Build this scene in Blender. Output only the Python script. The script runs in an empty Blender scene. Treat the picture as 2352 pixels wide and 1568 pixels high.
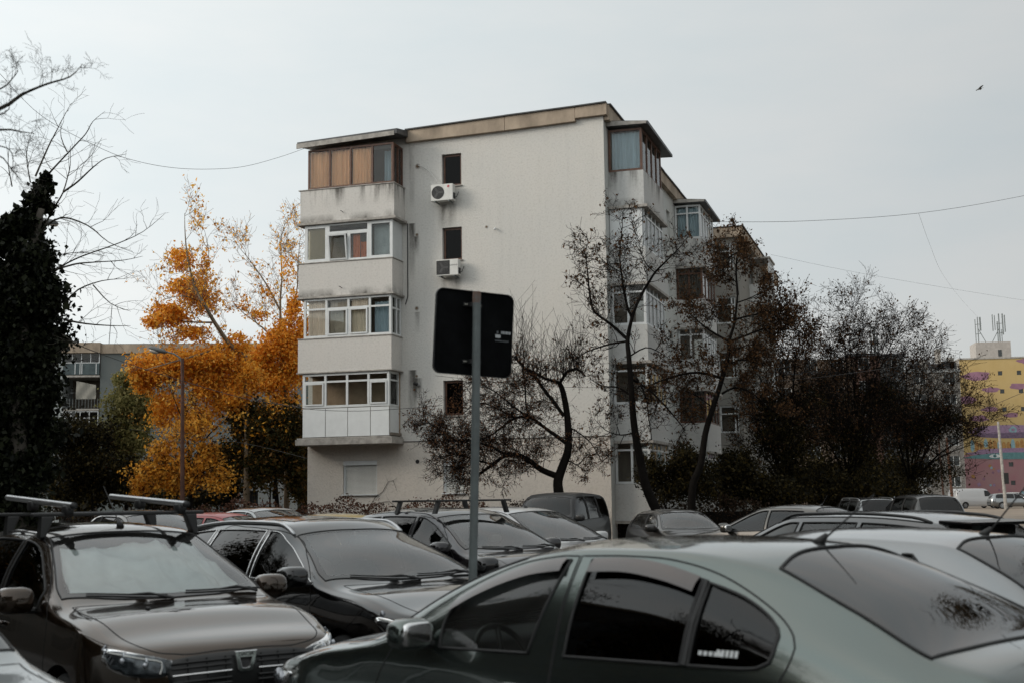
import bpy, bmesh, math, random
import numpy as np
from mathutils import Vector, Matrix, noise
from mathutils.geometry import delaunay_2d_cdt

SC = bpy.context.scene
COL = SC.collection
R = math.radians

# ---------------------------------------------------------------- camera
HC = 1.68
FPX, CPX, CPY = 2940.0, 1176.0, 784.0          # focal length and centre, in units of a 2352 px wide frame
PITCH, ROLL = math.atan2(1141 - 784, FPX), 0.0135
fwd = np.array([0, math.cos(PITCH), math.sin(PITCH)])
up0 = np.array([0, -math.sin(PITCH), math.cos(PITCH)])
rt0 = np.array([1.0, 0, 0])
rt = rt0 * math.cos(ROLL) - up0 * math.sin(ROLL)
upv = up0 * math.cos(ROLL) + rt0 * math.sin(ROLL)
CAMP = np.array([0, 0, HC])
cam = bpy.data.objects.new('camera', bpy.data.cameras.new('camera'))
COL.objects.link(cam)
cam.matrix_world = Matrix(((rt[0], upv[0], -fwd[0], 0), (rt[1], upv[1], -fwd[1], 0), (rt[2], upv[2], -fwd[2], HC), (0, 0, 0, 1)))
cam.data.sensor_width = 36.0
cam.data.lens = 36.0 * FPX / 2352.0
cam.data.clip_start = 0.05
cam.data.clip_end = 3000
cam.data.dof.use_dof = True
cam.data.dof.focus_distance = 38.0
cam.data.dof.aperture_fstop = 3.2
SC.camera = cam

# ---------------------------------------------------------------- sky, sun, exposure
VEIL0, VEIL1 = 2.5, 14.2
SUN_EL, SUN_AZ = 22.0, -105.0      # degrees; azimuth measured clockwise from the view direction (+Y)
W = bpy.data.worlds.new('World'); SC.world = W; W.use_nodes = True
nt = W.node_tree; nt.nodes.clear()
def N(nt, t, **kw):
    n = nt.nodes.new(t)
    for k, v in kw.items(): setattr(n, k, v)
    return n
sky = N(nt, 'ShaderNodeTexSky', sky_type='NISHITA', sun_disc=False)
sky.sun_elevation = R(SUN_EL); sky.sun_rotation = R(SUN_AZ)
sky.air_density = 1.0; sky.dust_density = 1.5; sky.ozone_density = 2.0; sky.altitude = 100
hs = N(nt, 'ShaderNodeHueSaturation'); hs.inputs['Saturation'].default_value = 0.55
_sv = Vector((math.sin(R(SUN_AZ)) * math.cos(R(SUN_EL)), math.cos(R(SUN_AZ)) * math.cos(R(SUN_EL)), math.sin(R(SUN_EL))))
L_ = nt.links.new
tc = N(nt, 'ShaderNodeTexCoord'); mp = N(nt, 'ShaderNodeMapping'); mp.inputs['Scale'].default_value = (1.1, 1.1, 3.6)
mp.inputs['Rotation'].default_value = (R(8), R(-12), R(25))
nz = N(nt, 'ShaderNodeTexNoise'); nz.inputs['Scale'].default_value = 1.9; nz.inputs['Detail'].default_value = 7; nz.inputs['Roughness'].default_value = 0.55
# thin high cloud, brighter towards the sun (forward scattering)
dt = N(nt, 'ShaderNodeVectorMath', operation='DOT_PRODUCT'); dt.inputs[1].default_value = tuple(_sv); L_(tc.outputs['Generated'], dt.inputs[0])
br = N(nt, 'ShaderNodeMapRange'); br.inputs['From Min'].default_value = -1; br.inputs['From Max'].default_value = 1; br.inputs['To Min'].default_value = VEIL0; br.inputs['To Max'].default_value = VEIL1
L_(dt.outputs['Value'], br.inputs['Value'])
mod = N(nt, 'ShaderNodeMapRange'); mod.inputs['From Min'].default_value = .3; mod.inputs['From Max'].default_value = .7; mod.inputs['To Min'].default_value = .93; mod.inputs['To Max'].default_value = 1.06
L_(tc.outputs['Generated'], mp.inputs[0]); L_(mp.outputs[0], nz.inputs['Vector']); L_(nz.outputs['Fac'], mod.inputs['Value'])
ml = N(nt, 'ShaderNodeMath', operation='MULTIPLY'); L_(br.outputs[0], ml.inputs[0]); L_(mod.outputs[0], ml.inputs[1])
vc = N(nt, 'ShaderNodeValToRGB'); vc.color_ramp.elements[0].position = .35; vc.color_ramp.elements[1].position = .72
vc.color_ramp.elements[0].color = (.90, .975, .985, 1); vc.color_ramp.elements[1].color = (.98, .965, .93, 1); L_(nz.outputs['Fac'], vc.inputs[0])
vs = N(nt, 'ShaderNodeVectorMath', operation='SCALE'); L_(vc.outputs[0], vs.inputs[0]); L_(ml.outputs[0], vs.inputs['Scale'])
veil = N(nt, 'ShaderNodeMix', data_type='RGBA'); veil.inputs[0].default_value = 0.82
bg = N(nt, 'ShaderNodeBackground'); bg.inputs['Strength'].default_value = 0.108
wo = N(nt, 'ShaderNodeOutputWorld')
L_(sky.outputs[0], hs.inputs['Color']); L_(hs.outputs[0], veil.inputs[6]); L_(vs.outputs[0], veil.inputs[7])
L_(veil.outputs[2], bg.inputs['Color']); L_(bg.outputs[0], wo.inputs['Surface'])
sd = bpy.data.lights.new('sun', 'SUN'); sd.energy = 1.5; sd.angle = R(22); sd.color = (1.0, 0.90, 0.78)
sun = bpy.data.objects.new('sun', sd); COL.objects.link(sun)
sun.rotation_euler = _sv.to_track_quat('Z', 'Y').to_euler()
sun.location = (-40, 0, 40)
SC.view_settings.view_transform = 'Standard'; SC.view_settings.look = 'None'
SC.view_settings.exposure = 0.10; SC.view_settings.gamma = 1.0; SC.view_settings.use_curve_mapping = False
SC.cycles.max_bounces = 8; SC.cycles.transparent_max_bounces = 16

# ---------------------------------------------------------------- geometry from picture directions
def ray(px, py): return fwd * FPX + rt * (px - CPX) - upv * (py - CPY)
def at(px, py, Y): d = ray(px, py); return CAMP + d * (Y / d[1])
def crop(x0, y0, s): return lambda x, y: ((x0 + x / s) * .91875, (y0 + y / s) * .91875)
c4 = crop(720, 230, 2.613); c5 = crop(720, 700, 2.613); c6 = crop(1400, 230, 2.613); c7 = crop(1400, 700, 2.613)
c1 = crop(0, 1100, 2.584); c2 = crop(700, 1100, 2.584); c3 = crop(1500, 1100, 2.219); c8 = crop(700, 1150, 5.113); c9 = crop(1040, 1180, 3.36)
c10 = crop(0, 700, 2.6136); c11 = crop(0, 100, 1.96); c12 = crop(1900, 700, 2.6136); c13 = crop(2200, 1100, 6.533)

# ---------------------------------------------------------------- object helpers
def link(o, parent=None):
    COL.objects.link(o)
    if parent is not None: o.parent = parent
    return o
def thing(name, label, cat, loc=(0, 0, 0), rz=0, group=None):
    o = bpy.data.objects.new(name, None); link(o)
    o.empty_display_size = .2
    o.location = loc; o.rotation_euler = (0, 0, rz); o['label'] = label; o['category'] = cat
    if group: o['group'] = group
    return o
def tag(o, label=None, cat=None, group=None, kind=None):
    if label: o['label'] = label
    if cat: o['category'] = cat
    if group: o['group'] = group
    if kind: o['kind'] = kind
    return o
def mesh_np(name, V, F, m, parent=None, smooth=False, loc=None):
    V = np.asarray(V, np.float32).reshape(-1, 3); F = np.asarray(F, np.int32)
    k = F.shape[1]
    me = bpy.data.meshes.new(name)
    me.vertices.add(len(V)); me.vertices.foreach_set('co', V.ravel())
    me.loops.add(F.size); me.loops.foreach_set('vertex_index', F.ravel())
    me.polygons.add(len(F)); me.polygons.foreach_set('loop_start', np.arange(0, F.size, k, dtype=np.int32))
    me.polygons.foreach_set('loop_total', np.full(len(F), k, np.int32))
    if smooth: me.polygons.foreach_set('use_smooth', np.ones(len(F), bool))
    me.update(calc_edges=True); me.validate()
    if m: me.materials.append(m)
    o = bpy.data.objects.new(name, me)
    if loc is not None: o.location = loc
    return link(o, parent)
class MB:
    """collects boxes, tubes and polygons; build() links them as one mesh object"""
    def __init__(s): s.v = []; s.f = []; s.mi = []; s.cur = 0
    def add(s, vs, fs):
        n = len(s.v); s.v += [tuple(map(float, v)) for v in vs]
        for f in fs: s.f.append([n + i for i in f]); s.mi.append(s.cur)
        return s
    def box(s, x0, x1, y0, y1, z0, z1):
        v = [(x0, y0, z0), (x1, y0, z0), (x1, y1, z0), (x0, y1, z0), (x0, y0, z1), (x1, y0, z1), (x1, y1, z1), (x0, y1, z1)]
        return s.add(v, [(0, 3, 2, 1), (4, 5, 6, 7), (0, 1, 5, 4), (1, 2, 6, 5), (2, 3, 7, 6), (3, 0, 4, 7)])
    def obox(s, c, ax, ay, az):
        c = np.array(c); ax, ay, az = map(np.array, (ax, ay, az)); v = []
        for k in (-1, 1):
            for (i, j) in ((-1, -1), (1, -1), (1, 1), (-1, 1)): v.append(c + ax * i + ay * j + az * k)
        return s.add(v, [(0, 3, 2, 1), (4, 5, 6, 7), (0, 1, 5, 4), (1, 2, 6, 5), (2, 3, 7, 6), (3, 0, 4, 7)])
    def quad(s, a, b, c, d): return s.add([a, b, c, d], [(0, 1, 2, 3)])
    def tube(s, pts, r, n=6, caps=True):
        pts = [np.array(p, float) for p in pts]
        rs = r if hasattr(r, '__len__') else [r] * len(pts)
        base = len(s.v); prev = None; rings = []
        for i, p in enumerate(pts):
            t = pts[min(i + 1, len(pts) - 1)] - pts[max(i - 1, 0)]; t = t / (np.linalg.norm(t) + 1e-9)
            if prev is None: a = np.cross(t, [0, 0, 1.0]) if abs(t[2]) < .9 else np.cross(t, [1.0, 0, 0])
            else: a = prev - t * (prev @ t)
            a /= (np.linalg.norm(a) + 1e-9); prev = a; b = np.cross(t, a)
            rings.append([p + (a * math.cos(2 * math.pi * k / n) + b * math.sin(2 * math.pi * k / n)) * rs[i] for k in range(n)])
        vs = [q for rg in rings for q in rg]; fs = []
        for i in range(len(pts) - 1):
            for k in range(n): fs.append((i * n + k, i * n + (k + 1) % n, (i + 1) * n + (k + 1) % n, (i + 1) * n + k))
        if caps: fs.append(tuple(range(n - 1, -1, -1))); fs.append(tuple((len(pts) - 1) * n + k for k in range(n)))
        return s.add(vs, fs)
    def sq(s, c, r, e=.5, n=16, m=10, rot=None):
        """superellipsoid"""
        f = lambda w, p: math.copysign(abs(w) ** p, w)
        vs = []; fs = []
        for j in range(m + 1):
            ph = -math.pi / 2 + math.pi * j / m
            for i in range(n):
                t = 2 * math.pi * i / n
                v = Vector((r[0] * f(math.cos(ph), e) * f(math.cos(t), e), r[1] * f(math.cos(ph), e) * f(math.sin(t), e), r[2] * f(math.sin(ph), e)))
                if rot is not None: v = rot @ v
                vs.append((c[0] + v[0], c[1] + v[1], c[2] + v[2]))
        for j in range(m):
            for i in range(n): fs.append((j * n + i, j * n + (i + 1) % n, (j + 1) * n + (i + 1) % n, (j + 1) * n + i))
        return s.add(vs, fs)
    def build(s, name, m, parent=None, smooth=False, bevel=0, loc=None, autos=False):
        me = bpy.data.meshes.new(name); me.from_pydata(s.v, [], s.f)
        for q in (m if isinstance(m, (list, tuple)) else [m]): me.materials.append(q)
        if isinstance(m, (list, tuple)): me.polygons.foreach_set('material_index', s.mi)
        if smooth or autos: me.polygons.foreach_set('use_smooth', [True] * len(me.polygons))
        me.validate(); me.update()
        o = bpy.data.objects.new(name, me); link(o, parent)
        if loc is not None: o.location = loc
        if autos: me.set_sharp_from_angle(angle=R(35))
        if bevel:
            b = o.modifiers.new('bevel', 'BEVEL'); b.width = bevel; b.segments = 2; b.limit_method = 'ANGLE'
        return o

def letters(txt, size, loc, rot, m, parent, name='lettering', ext=.0008, res=3):
    cu = bpy.data.curves.new('text', 'FONT'); cu.body = txt; cu.size = size; cu.extrude = ext; cu.align_x = 'CENTER'; cu.align_y = 'CENTER'; cu.resolution_u = res
    t = bpy.data.objects.new('text', cu); COL.objects.link(t); bpy.context.view_layer.update()
    me = bpy.data.meshes.new_from_object(t.evaluated_get(bpy.context.evaluated_depsgraph_get())); bpy.data.objects.remove(t)
    me.materials.clear(); me.materials.append(m)
    o = bpy.data.objects.new(name, me); link(o, parent); o.location = loc; o.rotation_euler = rot; return o

# ---------------------------------------------------------------- materials
MATS = {}
def mat(name, col, rough=.6, metal=0.0, var=0.0, vscale=3.0, bump=0.0, bscale=60.0, coat=0.0, spec=.5, trans=None, back=None, col2=None, thr=(.35, .7), dist=.01, stretch=(1, 1, 1), emit=0):
    if name in MATS: return MATS[name]
    m = bpy.data.materials.new(name); m.use_nodes = True; t = m.node_tree; b = t.nodes['Principled BSDF']
    b.inputs['Base Color'].default_value = (*col, 1); b.inputs['Roughness'].default_value = rough; b.inputs['Metallic'].default_value = metal
    b.inputs['Coat Weight'].default_value = coat; b.inputs['Coat Roughness'].default_value = .03; b.inputs['Specular IOR Level'].default_value = spec
    lk = t.links.new
    tcn = N(t, 'ShaderNodeTexCoord'); mpn = N(t, 'ShaderNodeMapping'); mpn.inputs['Scale'].default_value = stretch
    lk(tcn.outputs['Object'], mpn.inputs[0])
    if var or col2:
        nn = N(t, 'ShaderNodeTexNoise'); nn.inputs['Scale'].default_value = vscale; nn.inputs['Detail'].default_value = 7; nn.inputs['Roughness'].default_value = .62
        lk(mpn.outputs[0], nn.inputs['Vector'])
        r_ = N(t, 'ShaderNodeValToRGB'); r_.color_ramp.elements[0].position = thr[0]; r_.color_ramp.elements[1].position = thr[1]
        c2_ = col2 if col2 else tuple(max(0, c * (1 - var)) for c in col)
        c1_ = col if col2 else tuple(c * (1 + var * .6) for c in col)
        r_.color_ramp.elements[0].color = (*c2_, 1); r_.color_ramp.elements[1].color = (*c1_, 1)
        lk(nn.outputs['Fac'], r_.inputs[0]); lk(r_.outputs[0], b.inputs['Base Color'])
        rr = N(t, 'ShaderNodeMapRange'); rr.inputs['To Min'].default_value = min(1, rough * 1.25); rr.inputs['To Max'].default_value = rough * .8
        lk(nn.outputs['Fac'], rr.inputs['Value']); lk(rr.outputs[0], b.inputs['Roughness'])
    if bump:
        bn = N(t, 'ShaderNodeTexNoise'); bn.inputs['Scale'].default_value = bscale; bn.inputs['Detail'].default_value = 4
        lk(mpn.outputs[0], bn.inputs['Vector'])
        bb = N(t, 'ShaderNodeBump'); bb.inputs['Strength'].default_value = bump; bb.inputs['Distance'].default_value = dist
        lk(bn.outputs['Fac'], bb.inputs['Height']); lk(bb.outputs[0], b.inputs['Normal'])
    MATS[name] = m; return m
def glass(name, tint=(.55, .6, .6), ior=1.5, rough=.0, refl=1.0, film=0.0):
    """thin pane: fresnel mix of a tinted see-through layer and a mirror"""
    if name in MATS: return MATS[name]
    m = bpy.data.materials.new(name); m.use_nodes = True; t = m.node_tree; t.nodes.clear(); lk = t.links.new
    fr = N(t, 'ShaderNodeFresnel'); fr.inputs['IOR'].default_value = ior
    tr = N(t, 'ShaderNodeBsdfTransparent'); tr.inputs[0].default_value = (*tint, 1)
    gl = N(t, 'ShaderNodeBsdfGlossy'); gl.inputs['Roughness'].default_value = rough; gl.inputs[0].default_value = (refl, refl, refl, 1)
    mx = N(t, 'ShaderNodeMixShader'); o = N(t, 'ShaderNodeOutputMaterial')
    lk(fr.outputs[0], mx.inputs[0]); lk(tr.outputs[0], mx.inputs[1]); lk(gl.outputs[0], mx.inputs[2]); lk(mx.outputs[0], o.inputs[0])
    if film:
        df = N(t, 'ShaderNodeBsdfDiffuse'); df.inputs[0].default_value = (.55, .55, .52, 1); m2 = N(t, 'ShaderNodeMixShader')
        tcn = N(t, 'ShaderNodeTexCoord'); nn = N(t, 'ShaderNodeTexNoise'); nn.inputs['Scale'].default_value = 3.5; nn.inputs['Detail'].default_value = 6; lk(tcn.outputs['Object'], nn.inputs['Vector'])
        mr = N(t, 'ShaderNodeMapRange'); mr.inputs['From Min'].default_value = .3; mr.inputs['From Max'].default_value = .75; mr.inputs['To Min'].default_value = film * .5; mr.inputs['To Max'].default_value = film * 1.8
        lk(nn.outputs['Fac'], mr.inputs['Value']); lk(mr.outputs[0], m2.inputs[0]); lk(mx.outputs[0], m2.inputs[1]); lk(df.outputs[0], m2.inputs[2]); lk(m2.outputs[0], o.inputs[0])
    MATS[name] = m; return m
def leafmat(name, cols, trl=.45, rough=.6):
    if name in MATS: return MATS[name]
    m = bpy.data.materials.new(name); m.use_nodes = True; t = m.node_tree; t.nodes.clear(); lk = t.links.new
    g = N(t, 'ShaderNodeNewGeometry'); cr = N(t, 'ShaderNodeValToRGB')
    cr.color_ramp.interpolation = 'LINEAR'
    while len(cr.color_ramp.elements) < len(cols): cr.color_ramp.elements.new(.5)
    for i, c in enumerate(cols):
        cr.color_ramp.elements[i].position = i / (len(cols) - 1); cr.color_ramp.elements[i].color = (*c, 1)
    lk(g.outputs['Random Per Island'], cr.inputs[0])
    b = N(t, 'ShaderNodeBsdfPrincipled'); b.inputs['Roughness'].default_value = rough; b.inputs['Specular IOR Level'].default_value = .10
    tl = N(t, 'ShaderNodeBsdfTranslucent'); mx = N(t, 'ShaderNodeMixShader'); mx.inputs[0].default_value = trl; o = N(t, 'ShaderNodeOutputMaterial')
    lk(cr.outputs[0], b.inputs['Base Color']); lk(cr.outputs[0], tl.inputs[0])
    lk(b.outputs[0], mx.inputs[1]); lk(tl.outputs[0], mx.inputs[2]); lk(mx.outputs[0], o.inputs[0])
    MATS[name] = m; return m
def paint(name, col, metal=.55, rough=.32, dirt=.25, coat=1.0):
    """car paint: metallic base under clear coat, dusty film, dark where seen from inside"""
    if name in MATS: return MATS[name]
    m = bpy.data.materials.new(name); m.use_nodes = True; t = m.node_tree; b = t.nodes['Principled BSDF']; lk = t.links.new
    tcn = N(t, 'ShaderNodeTexCoord')
    nn = N(t, 'ShaderNodeTexNoise'); nn.inputs['Scale'].default_value = 2.2; nn.inputs['Detail'].default_value = 8; nn.inputs['Roughness'].default_value = .7
    lk(tcn.outputs['Object'], nn.inputs['Vector'])
    r_ = N(t, 'ShaderNodeMapRange'); r_.inputs['From Min'].default_value = .42; r_.inputs['From Max'].default_value = .72; r_.inputs['To Min'].default_value = 0; r_.inputs['To Max'].default_value = dirt * .45
    lk(nn.outputs['Fac'], r_.inputs['Value'])
    mx = N(t, 'ShaderNodeMix', data_type='RGBA'); mx.inputs[6].default_value = (*col, 1); mx.inputs[7].default_value = (.13, .12, .10, 1)
    lk(r_.outputs[0], mx.inputs[0])
    g = N(t, 'ShaderNodeNewGeometry'); mb = N(t, 'ShaderNodeMix', data_type='RGBA'); mb.inputs[7].default_value = (.012, .012, .013, 1)
    lk(g.outputs['Backfacing'], mb.inputs[0]); lk(mx.outputs[2], mb.inputs[6]); lk(mb.outputs[2], b.inputs['Base Color'])
    b.inputs['Metallic'].default_value = metal
    rr = N(t, 'ShaderNodeMapRange'); rr.inputs['To Min'].default_value = rough; rr.inputs['To Max'].default_value = rough + .25
    lk(r_.outputs[0], rr.inputs['Value']); lk(rr.outputs[0], b.inputs['Roughness'])
    inv = N(t, 'ShaderNodeMath', operation='SUBTRACT'); inv.inputs[0].default_value = 1.0
    lk(g.outputs['Backfacing'], inv.inputs[1]); ml = N(t, 'ShaderNodeMath', operation='MULTIPLY'); ml.inputs[1].default_value = coat
    lk(inv.outputs[0], ml.inputs[0]); lk(ml.outputs[0], b.inputs['Coat Weight'])
    b.inputs['Coat Roughness'].default_value = .03; b.inputs['Coat IOR'].default_value = 1.62
    # faint orange peel
    bn = N(t, 'ShaderNodeTexNoise'); bn.inputs['Scale'].default_value = 9; bn.inputs['Detail'].default_value = 2; lk(tcn.outputs['Object'], bn.inputs['Vector'])
    bb = N(t, 'ShaderNodeBump'); bb.inputs['Strength'].default_value = .02; bb.inputs['Distance'].default_value = .02
    lk(bn.outputs['Fac'], bb.inputs['Height']); lk(bb.outputs[0], b.inputs['Coat Normal'])
    MATS[name] = m; return m

def stain_wall(name, base, warm, zones=(), top=None, bottom=None, bump=.5):
    """render plaster with rough relief and weathering streaks that hang from ledges.
    zones: (x, z, half width, length) streak areas in object space; top/bottom: heights of soiled edges"""
    if name in MATS: return MATS[name]
    m = bpy.data.materials.new(name); m.use_nodes = True; t = m.node_tree; b = t.nodes['Principled BSDF']; lk = t.links.new
    b.inputs['Roughness'].default_value = .92; b.inputs['Specular IOR Level'].default_value = .2
    tcn = N(t, 'ShaderNodeTexCoord'); sx = N(t, 'ShaderNodeSeparateXYZ'); lk(tcn.outputs['Object'], sx.inputs[0])
    def math_(op, a, c=None, clamp=False):
        n = N(t, 'ShaderNodeMath', operation=op); n.use_clamp = clamp
        for i, q in enumerate((a, c)):
            if q is None: continue
            if isinstance(q, (int, float)): n.inputs[i].default_value = q
            else: lk(q, n.inputs[i])
        return n.outputs[0]
    def noise_(scale, st, det=6):
        mpn = N(t, 'ShaderNodeMapping'); mpn.inputs['Scale'].default_value = st; lk(tcn.outputs['Object'], mpn.inputs[0])
        n = N(t, 'ShaderNodeTexNoise'); n.inputs['Scale'].default_value = scale; n.inputs['Detail'].default_value = det; n.inputs['Roughness'].default_value = .6
        lk(mpn.outputs[0], n.inputs['Vector']); return n.outputs['Fac']
    big = noise_(.35, (1, 1, .7)); fine = noise_(14, (1, 1, 1), 3); streak = noise_(3.2, (1, 1, .10), 5)
    def rng(x, a, b_, c=0., d=1.):
        n = N(t, 'ShaderNodeMapRange'); lk(x, n.inputs['Value'])
        for k, v in zip(('From Min', 'From Max', 'To Min', 'To Max'), (a, b_, c, d)): n.inputs[k].default_value = v
        return n.outputs[0]
    mx = N(t, 'ShaderNodeMix', data_type='RGBA'); mx.inputs[6].default_value = (*base, 1); mx.inputs[7].default_value = (*warm, 1)
    lk(rng(big, .30, .70), mx.inputs[0])
    soil = rng(fine, .48, .72, 0, .15)
    soil = math_('ADD', soil, rng(streak, .50, .85, 0, .07))
    sd_ = noise_(2.0, (1, 1, .25), 6)
    for (zx, zz, hw, ln) in zones:
        dx = rng(math_('ABSOLUTE', math_('SUBTRACT', sx.outputs['X'], zx)), hw, hw * .4, 0, 1)
        below = rng(sx.outputs['Z'], zz - ln, zz, 0, 1)
        cut = rng(sx.outputs['Z'], zz + .01, zz, 0, 1)
        a = math_('MULTIPLY', math_('MULTIPLY', dx, below), cut)
        soil = math_('ADD', soil, math_('MULTIPLY', a, rng(sd_, .34, .60, 0, 1.0)))
    if top is not None:
        a = rng(sx.outputs['Z'], top - .75, top, 0, 1)
        a = math_('MULTIPLY', a, rng(noise_(2.3, (1, 1, .12), 5),   .46, .64, 0, .95)); soil = math_('ADD', soil, a)
    if bottom is not None:
        a = rng(sx.outputs['Z'], bottom + .30, bottom, 0, 1)
        a = math_('MULTIPLY', a, rng(noise_(1.3, (1, 1, .5), 6), .40, .66, 0, 1.1)); soil = math_('ADD', soil, a)
    soil = math_('MINIMUM', soil, .88)
    m2 = N(t, 'ShaderNodeMix', data_type='RGBA'); lk(soil, m2.inputs[0]); lk(mx.outputs[2], m2.inputs[6]); m2.inputs[7].default_value = (.055, .05, .042, 1)
    lk(m2.outputs[2], b.inputs['Base Color'])
    bb = N(t, 'ShaderNodeBump'); bb.inputs['Strength'].default_value = bump; bb.inputs['Distance'].default_value = .035
    bn = noise_(22, (1, 1, .8), 5); lk(bn, bb.inputs['Height']); lk(bb.outputs[0], b.inputs['Normal'])
    MATS[name] = m; return m

M_pvc = mat('white_pvc', (.62, .64, .64), .35, var=.10, vscale=2)
M_pane = glass('window_glass', (.97, .98, .97), 1.32)
M_wood = mat('brown_frame', (.10, .042, .022), .45, var=.35, vscale=6)
M_curt = mat('curtain_beige', (.95, .78, .63), .9, var=.2, vscale=5, stretch=(1, 1, .1))
M_curt2 = mat('curtain_blue', (.34, .44, .50), .9, var=.2, vscale=5, stretch=(1, 1, .1))
M_curt3 = mat('curtain_brown', (.85, .48, .26), .9, var=.3, vscale=6, stretch=(1, 1, .05))
M_room = mat('room_wall', (.16, .135, .11), .95, var=.2, vscale=1)
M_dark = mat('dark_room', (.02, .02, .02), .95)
M_orange = mat('orange_cloth', (.55, .16, .06), .9, var=.2)
M_conc = mat('concrete_edge', (.36, .34, .31), .9, var=.35, vscale=4, bump=.4, bscale=30)
M_corn = mat('parapet_plaster', (.36, .29, .22), .95, var=.35, vscale=1.2, bump=.5, bscale=14, stretch=(1, 1, .5))
M_tin = mat('roof_sheet', (.06, .062, .065), .5, var=.3, vscale=3)
M_slat = mat('shutter_white', (.66, .66, .63), .5, var=.08, vscale=4)
M_alu = mat('aluminium', (.55, .56, .57), .3, metal=.9, var=.1)
M_black = mat('black_plastic', (.012, .012, .012), .5)
M_steel = mat('galvanised_steel', (.17, .19, .19), .55, metal=.5, var=.25, vscale=8)
M_wire = mat('wire', (.02, .02, .02), .7)
# ================================================================ ground
def sheet(name, pts, z, m, kind='structure'):
    b = MB(); b.add([(x, y, z) for x, y in pts], [tuple(range(len(pts)))]); o = b.build(name, m); o['kind'] = kind; return o
M_asph = mat('asphalt', (.060, .058, .056), .93, var=.35, vscale=.9, bump=.35, bscale=90)
M_soil = mat('soil_and_litter', (.075, .055, .035), .97, var=.5, vscale=2.5, bump=.6, bscale=20)
M_dust = mat('dusty_yard', (.26, .205, .155), .95, var=.25, vscale=.25, bump=.3, bscale=10)
sheet('ground', [(-900, -300), (900, -300), (900, 1500), (-900, 1500)], 0, M_dust)
sheet('parking_lot', [(-60, -30), (60, -30), (60, 44.0), (-60, 37.5)], .004, M_asph)
sheet('lawn', [(-90, 38.2), (9.5, 45.4), (30, 110), (-90, 110)], .008, M_soil)
b = MB(); k0 = np.array([-60, 37.5, 0]); k1 = np.array([9.5, 44.4, 0])
for i in range(34):
    a = k0 + (k1 - k0) * (i / 34); c = k0 + (k1 - k0) * ((i + .98) / 34); d = (c - a) / 2; nrm = np.array([-d[1], d[0], 0]); nrm /= np.linalg.norm(nrm)
    b.obox((a + c) / 2 + np.array([0, 0, .06]), d, nrm * .08, (0, 0, .07))
tag(b.build('kerb', mat('kerbstone', (.3, .29, .27), .9, var=.3), bevel=.01), kind='structure')

# ================================================================ apartment building
TH = R(17.7)
C0 = at(1405, 1141, 44.0); C0[2] = 0
BL = thing('apartment_building', 'five storey pale grey plastered apartment block with glazed balconies at the centre', 'apartment building', C0, -TH)
GX = -11.48
def frame_window(par, x0, x1, z0, z1, y, cols, m, fw=.05, dep=.06, transom=None, axis='x', pane=M_pane, label=None, name='window', pname='pane', only_top=False):
    """window frame mesh in plane y (axis x) or in plane x (axis y), its panes as sub-parts. cols: fractions of mullions"""
    b = MB()
    def bx(a0, a1, c0, c1, d=0.0):
        if axis == 'x': b.box(a0, a1, y - dep / 2 - d, y + dep / 2, c0, c1)
        else: b.box(y - dep / 2, y + dep / 2 + d, a0, a1, c0, c1)
    xs = [x0] + [x0 + (x1 - x0) * c for c in cols] + [x1]
    bx(x0, x0 + fw, z0, z1); bx(x1 - fw, x1, z0, z1)
    bx(x0 + fw, x1 - fw, z0, z0 + fw, .004); bx(x0 + fw, x1 - fw, z1 - fw, z1, .004)
    for c in xs[1:-1]: bx(c - fw / 2, c + fw / 2, z0 + fw, z1 - fw, .002)
    if transom:
        for i in range(len(xs) - 1):
            bx(xs[i] + fw * (.5 if i else 1), xs[i + 1] - fw * (.5 if i < len(xs) - 2 else 1), transom - fw * .4, transom + fw * .4, -.002)
    o = b.build(name, m, par)
    if label: o['label'] = label
    for i in range(len(xs) - 1):
        spans = [(z0 + fw, (transom - fw * .4) if transom else z1 - fw)] + ([(transom + fw * .4, z1 - fw)] if transom else [])
        for (c0, c1) in spans:
            a0, a1 = xs[i] + fw * .5, xs[i + 1] - fw * .5
            p = MB()
            if axis == 'x': p.box(a0, a1, y - .006, y + .006, c0, c1)
            else: p.box(y - .006, y + .006, a0, a1, c0, c1)
            p.build(pname, pane, o)
    return o
def curtain(par, x0, x1, z0, z1, y, m, axis='x', amp=.03, wl=.14, name='curtain'):
    n = max(6, int(abs(x1 - x0) / .03)); V = []; F = []
    for i in range(n + 1):
        x = x0 + (x1 - x0) * i / n; yy = y + amp * math.sin(x / wl * 6.28 + 1.3 * math.sin(x * 5)) + amp * .4 * math.sin(x * 31)
        for z in (z0, z1): V.append((x, yy, z) if axis == 'x' else (yy, x, z))
    for i in range(n): F.append((2 * i, 2 * i + 2, 2 * i + 3, 2 * i + 1))
    return mesh_np(name, V, F, m, par, smooth=True)
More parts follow.
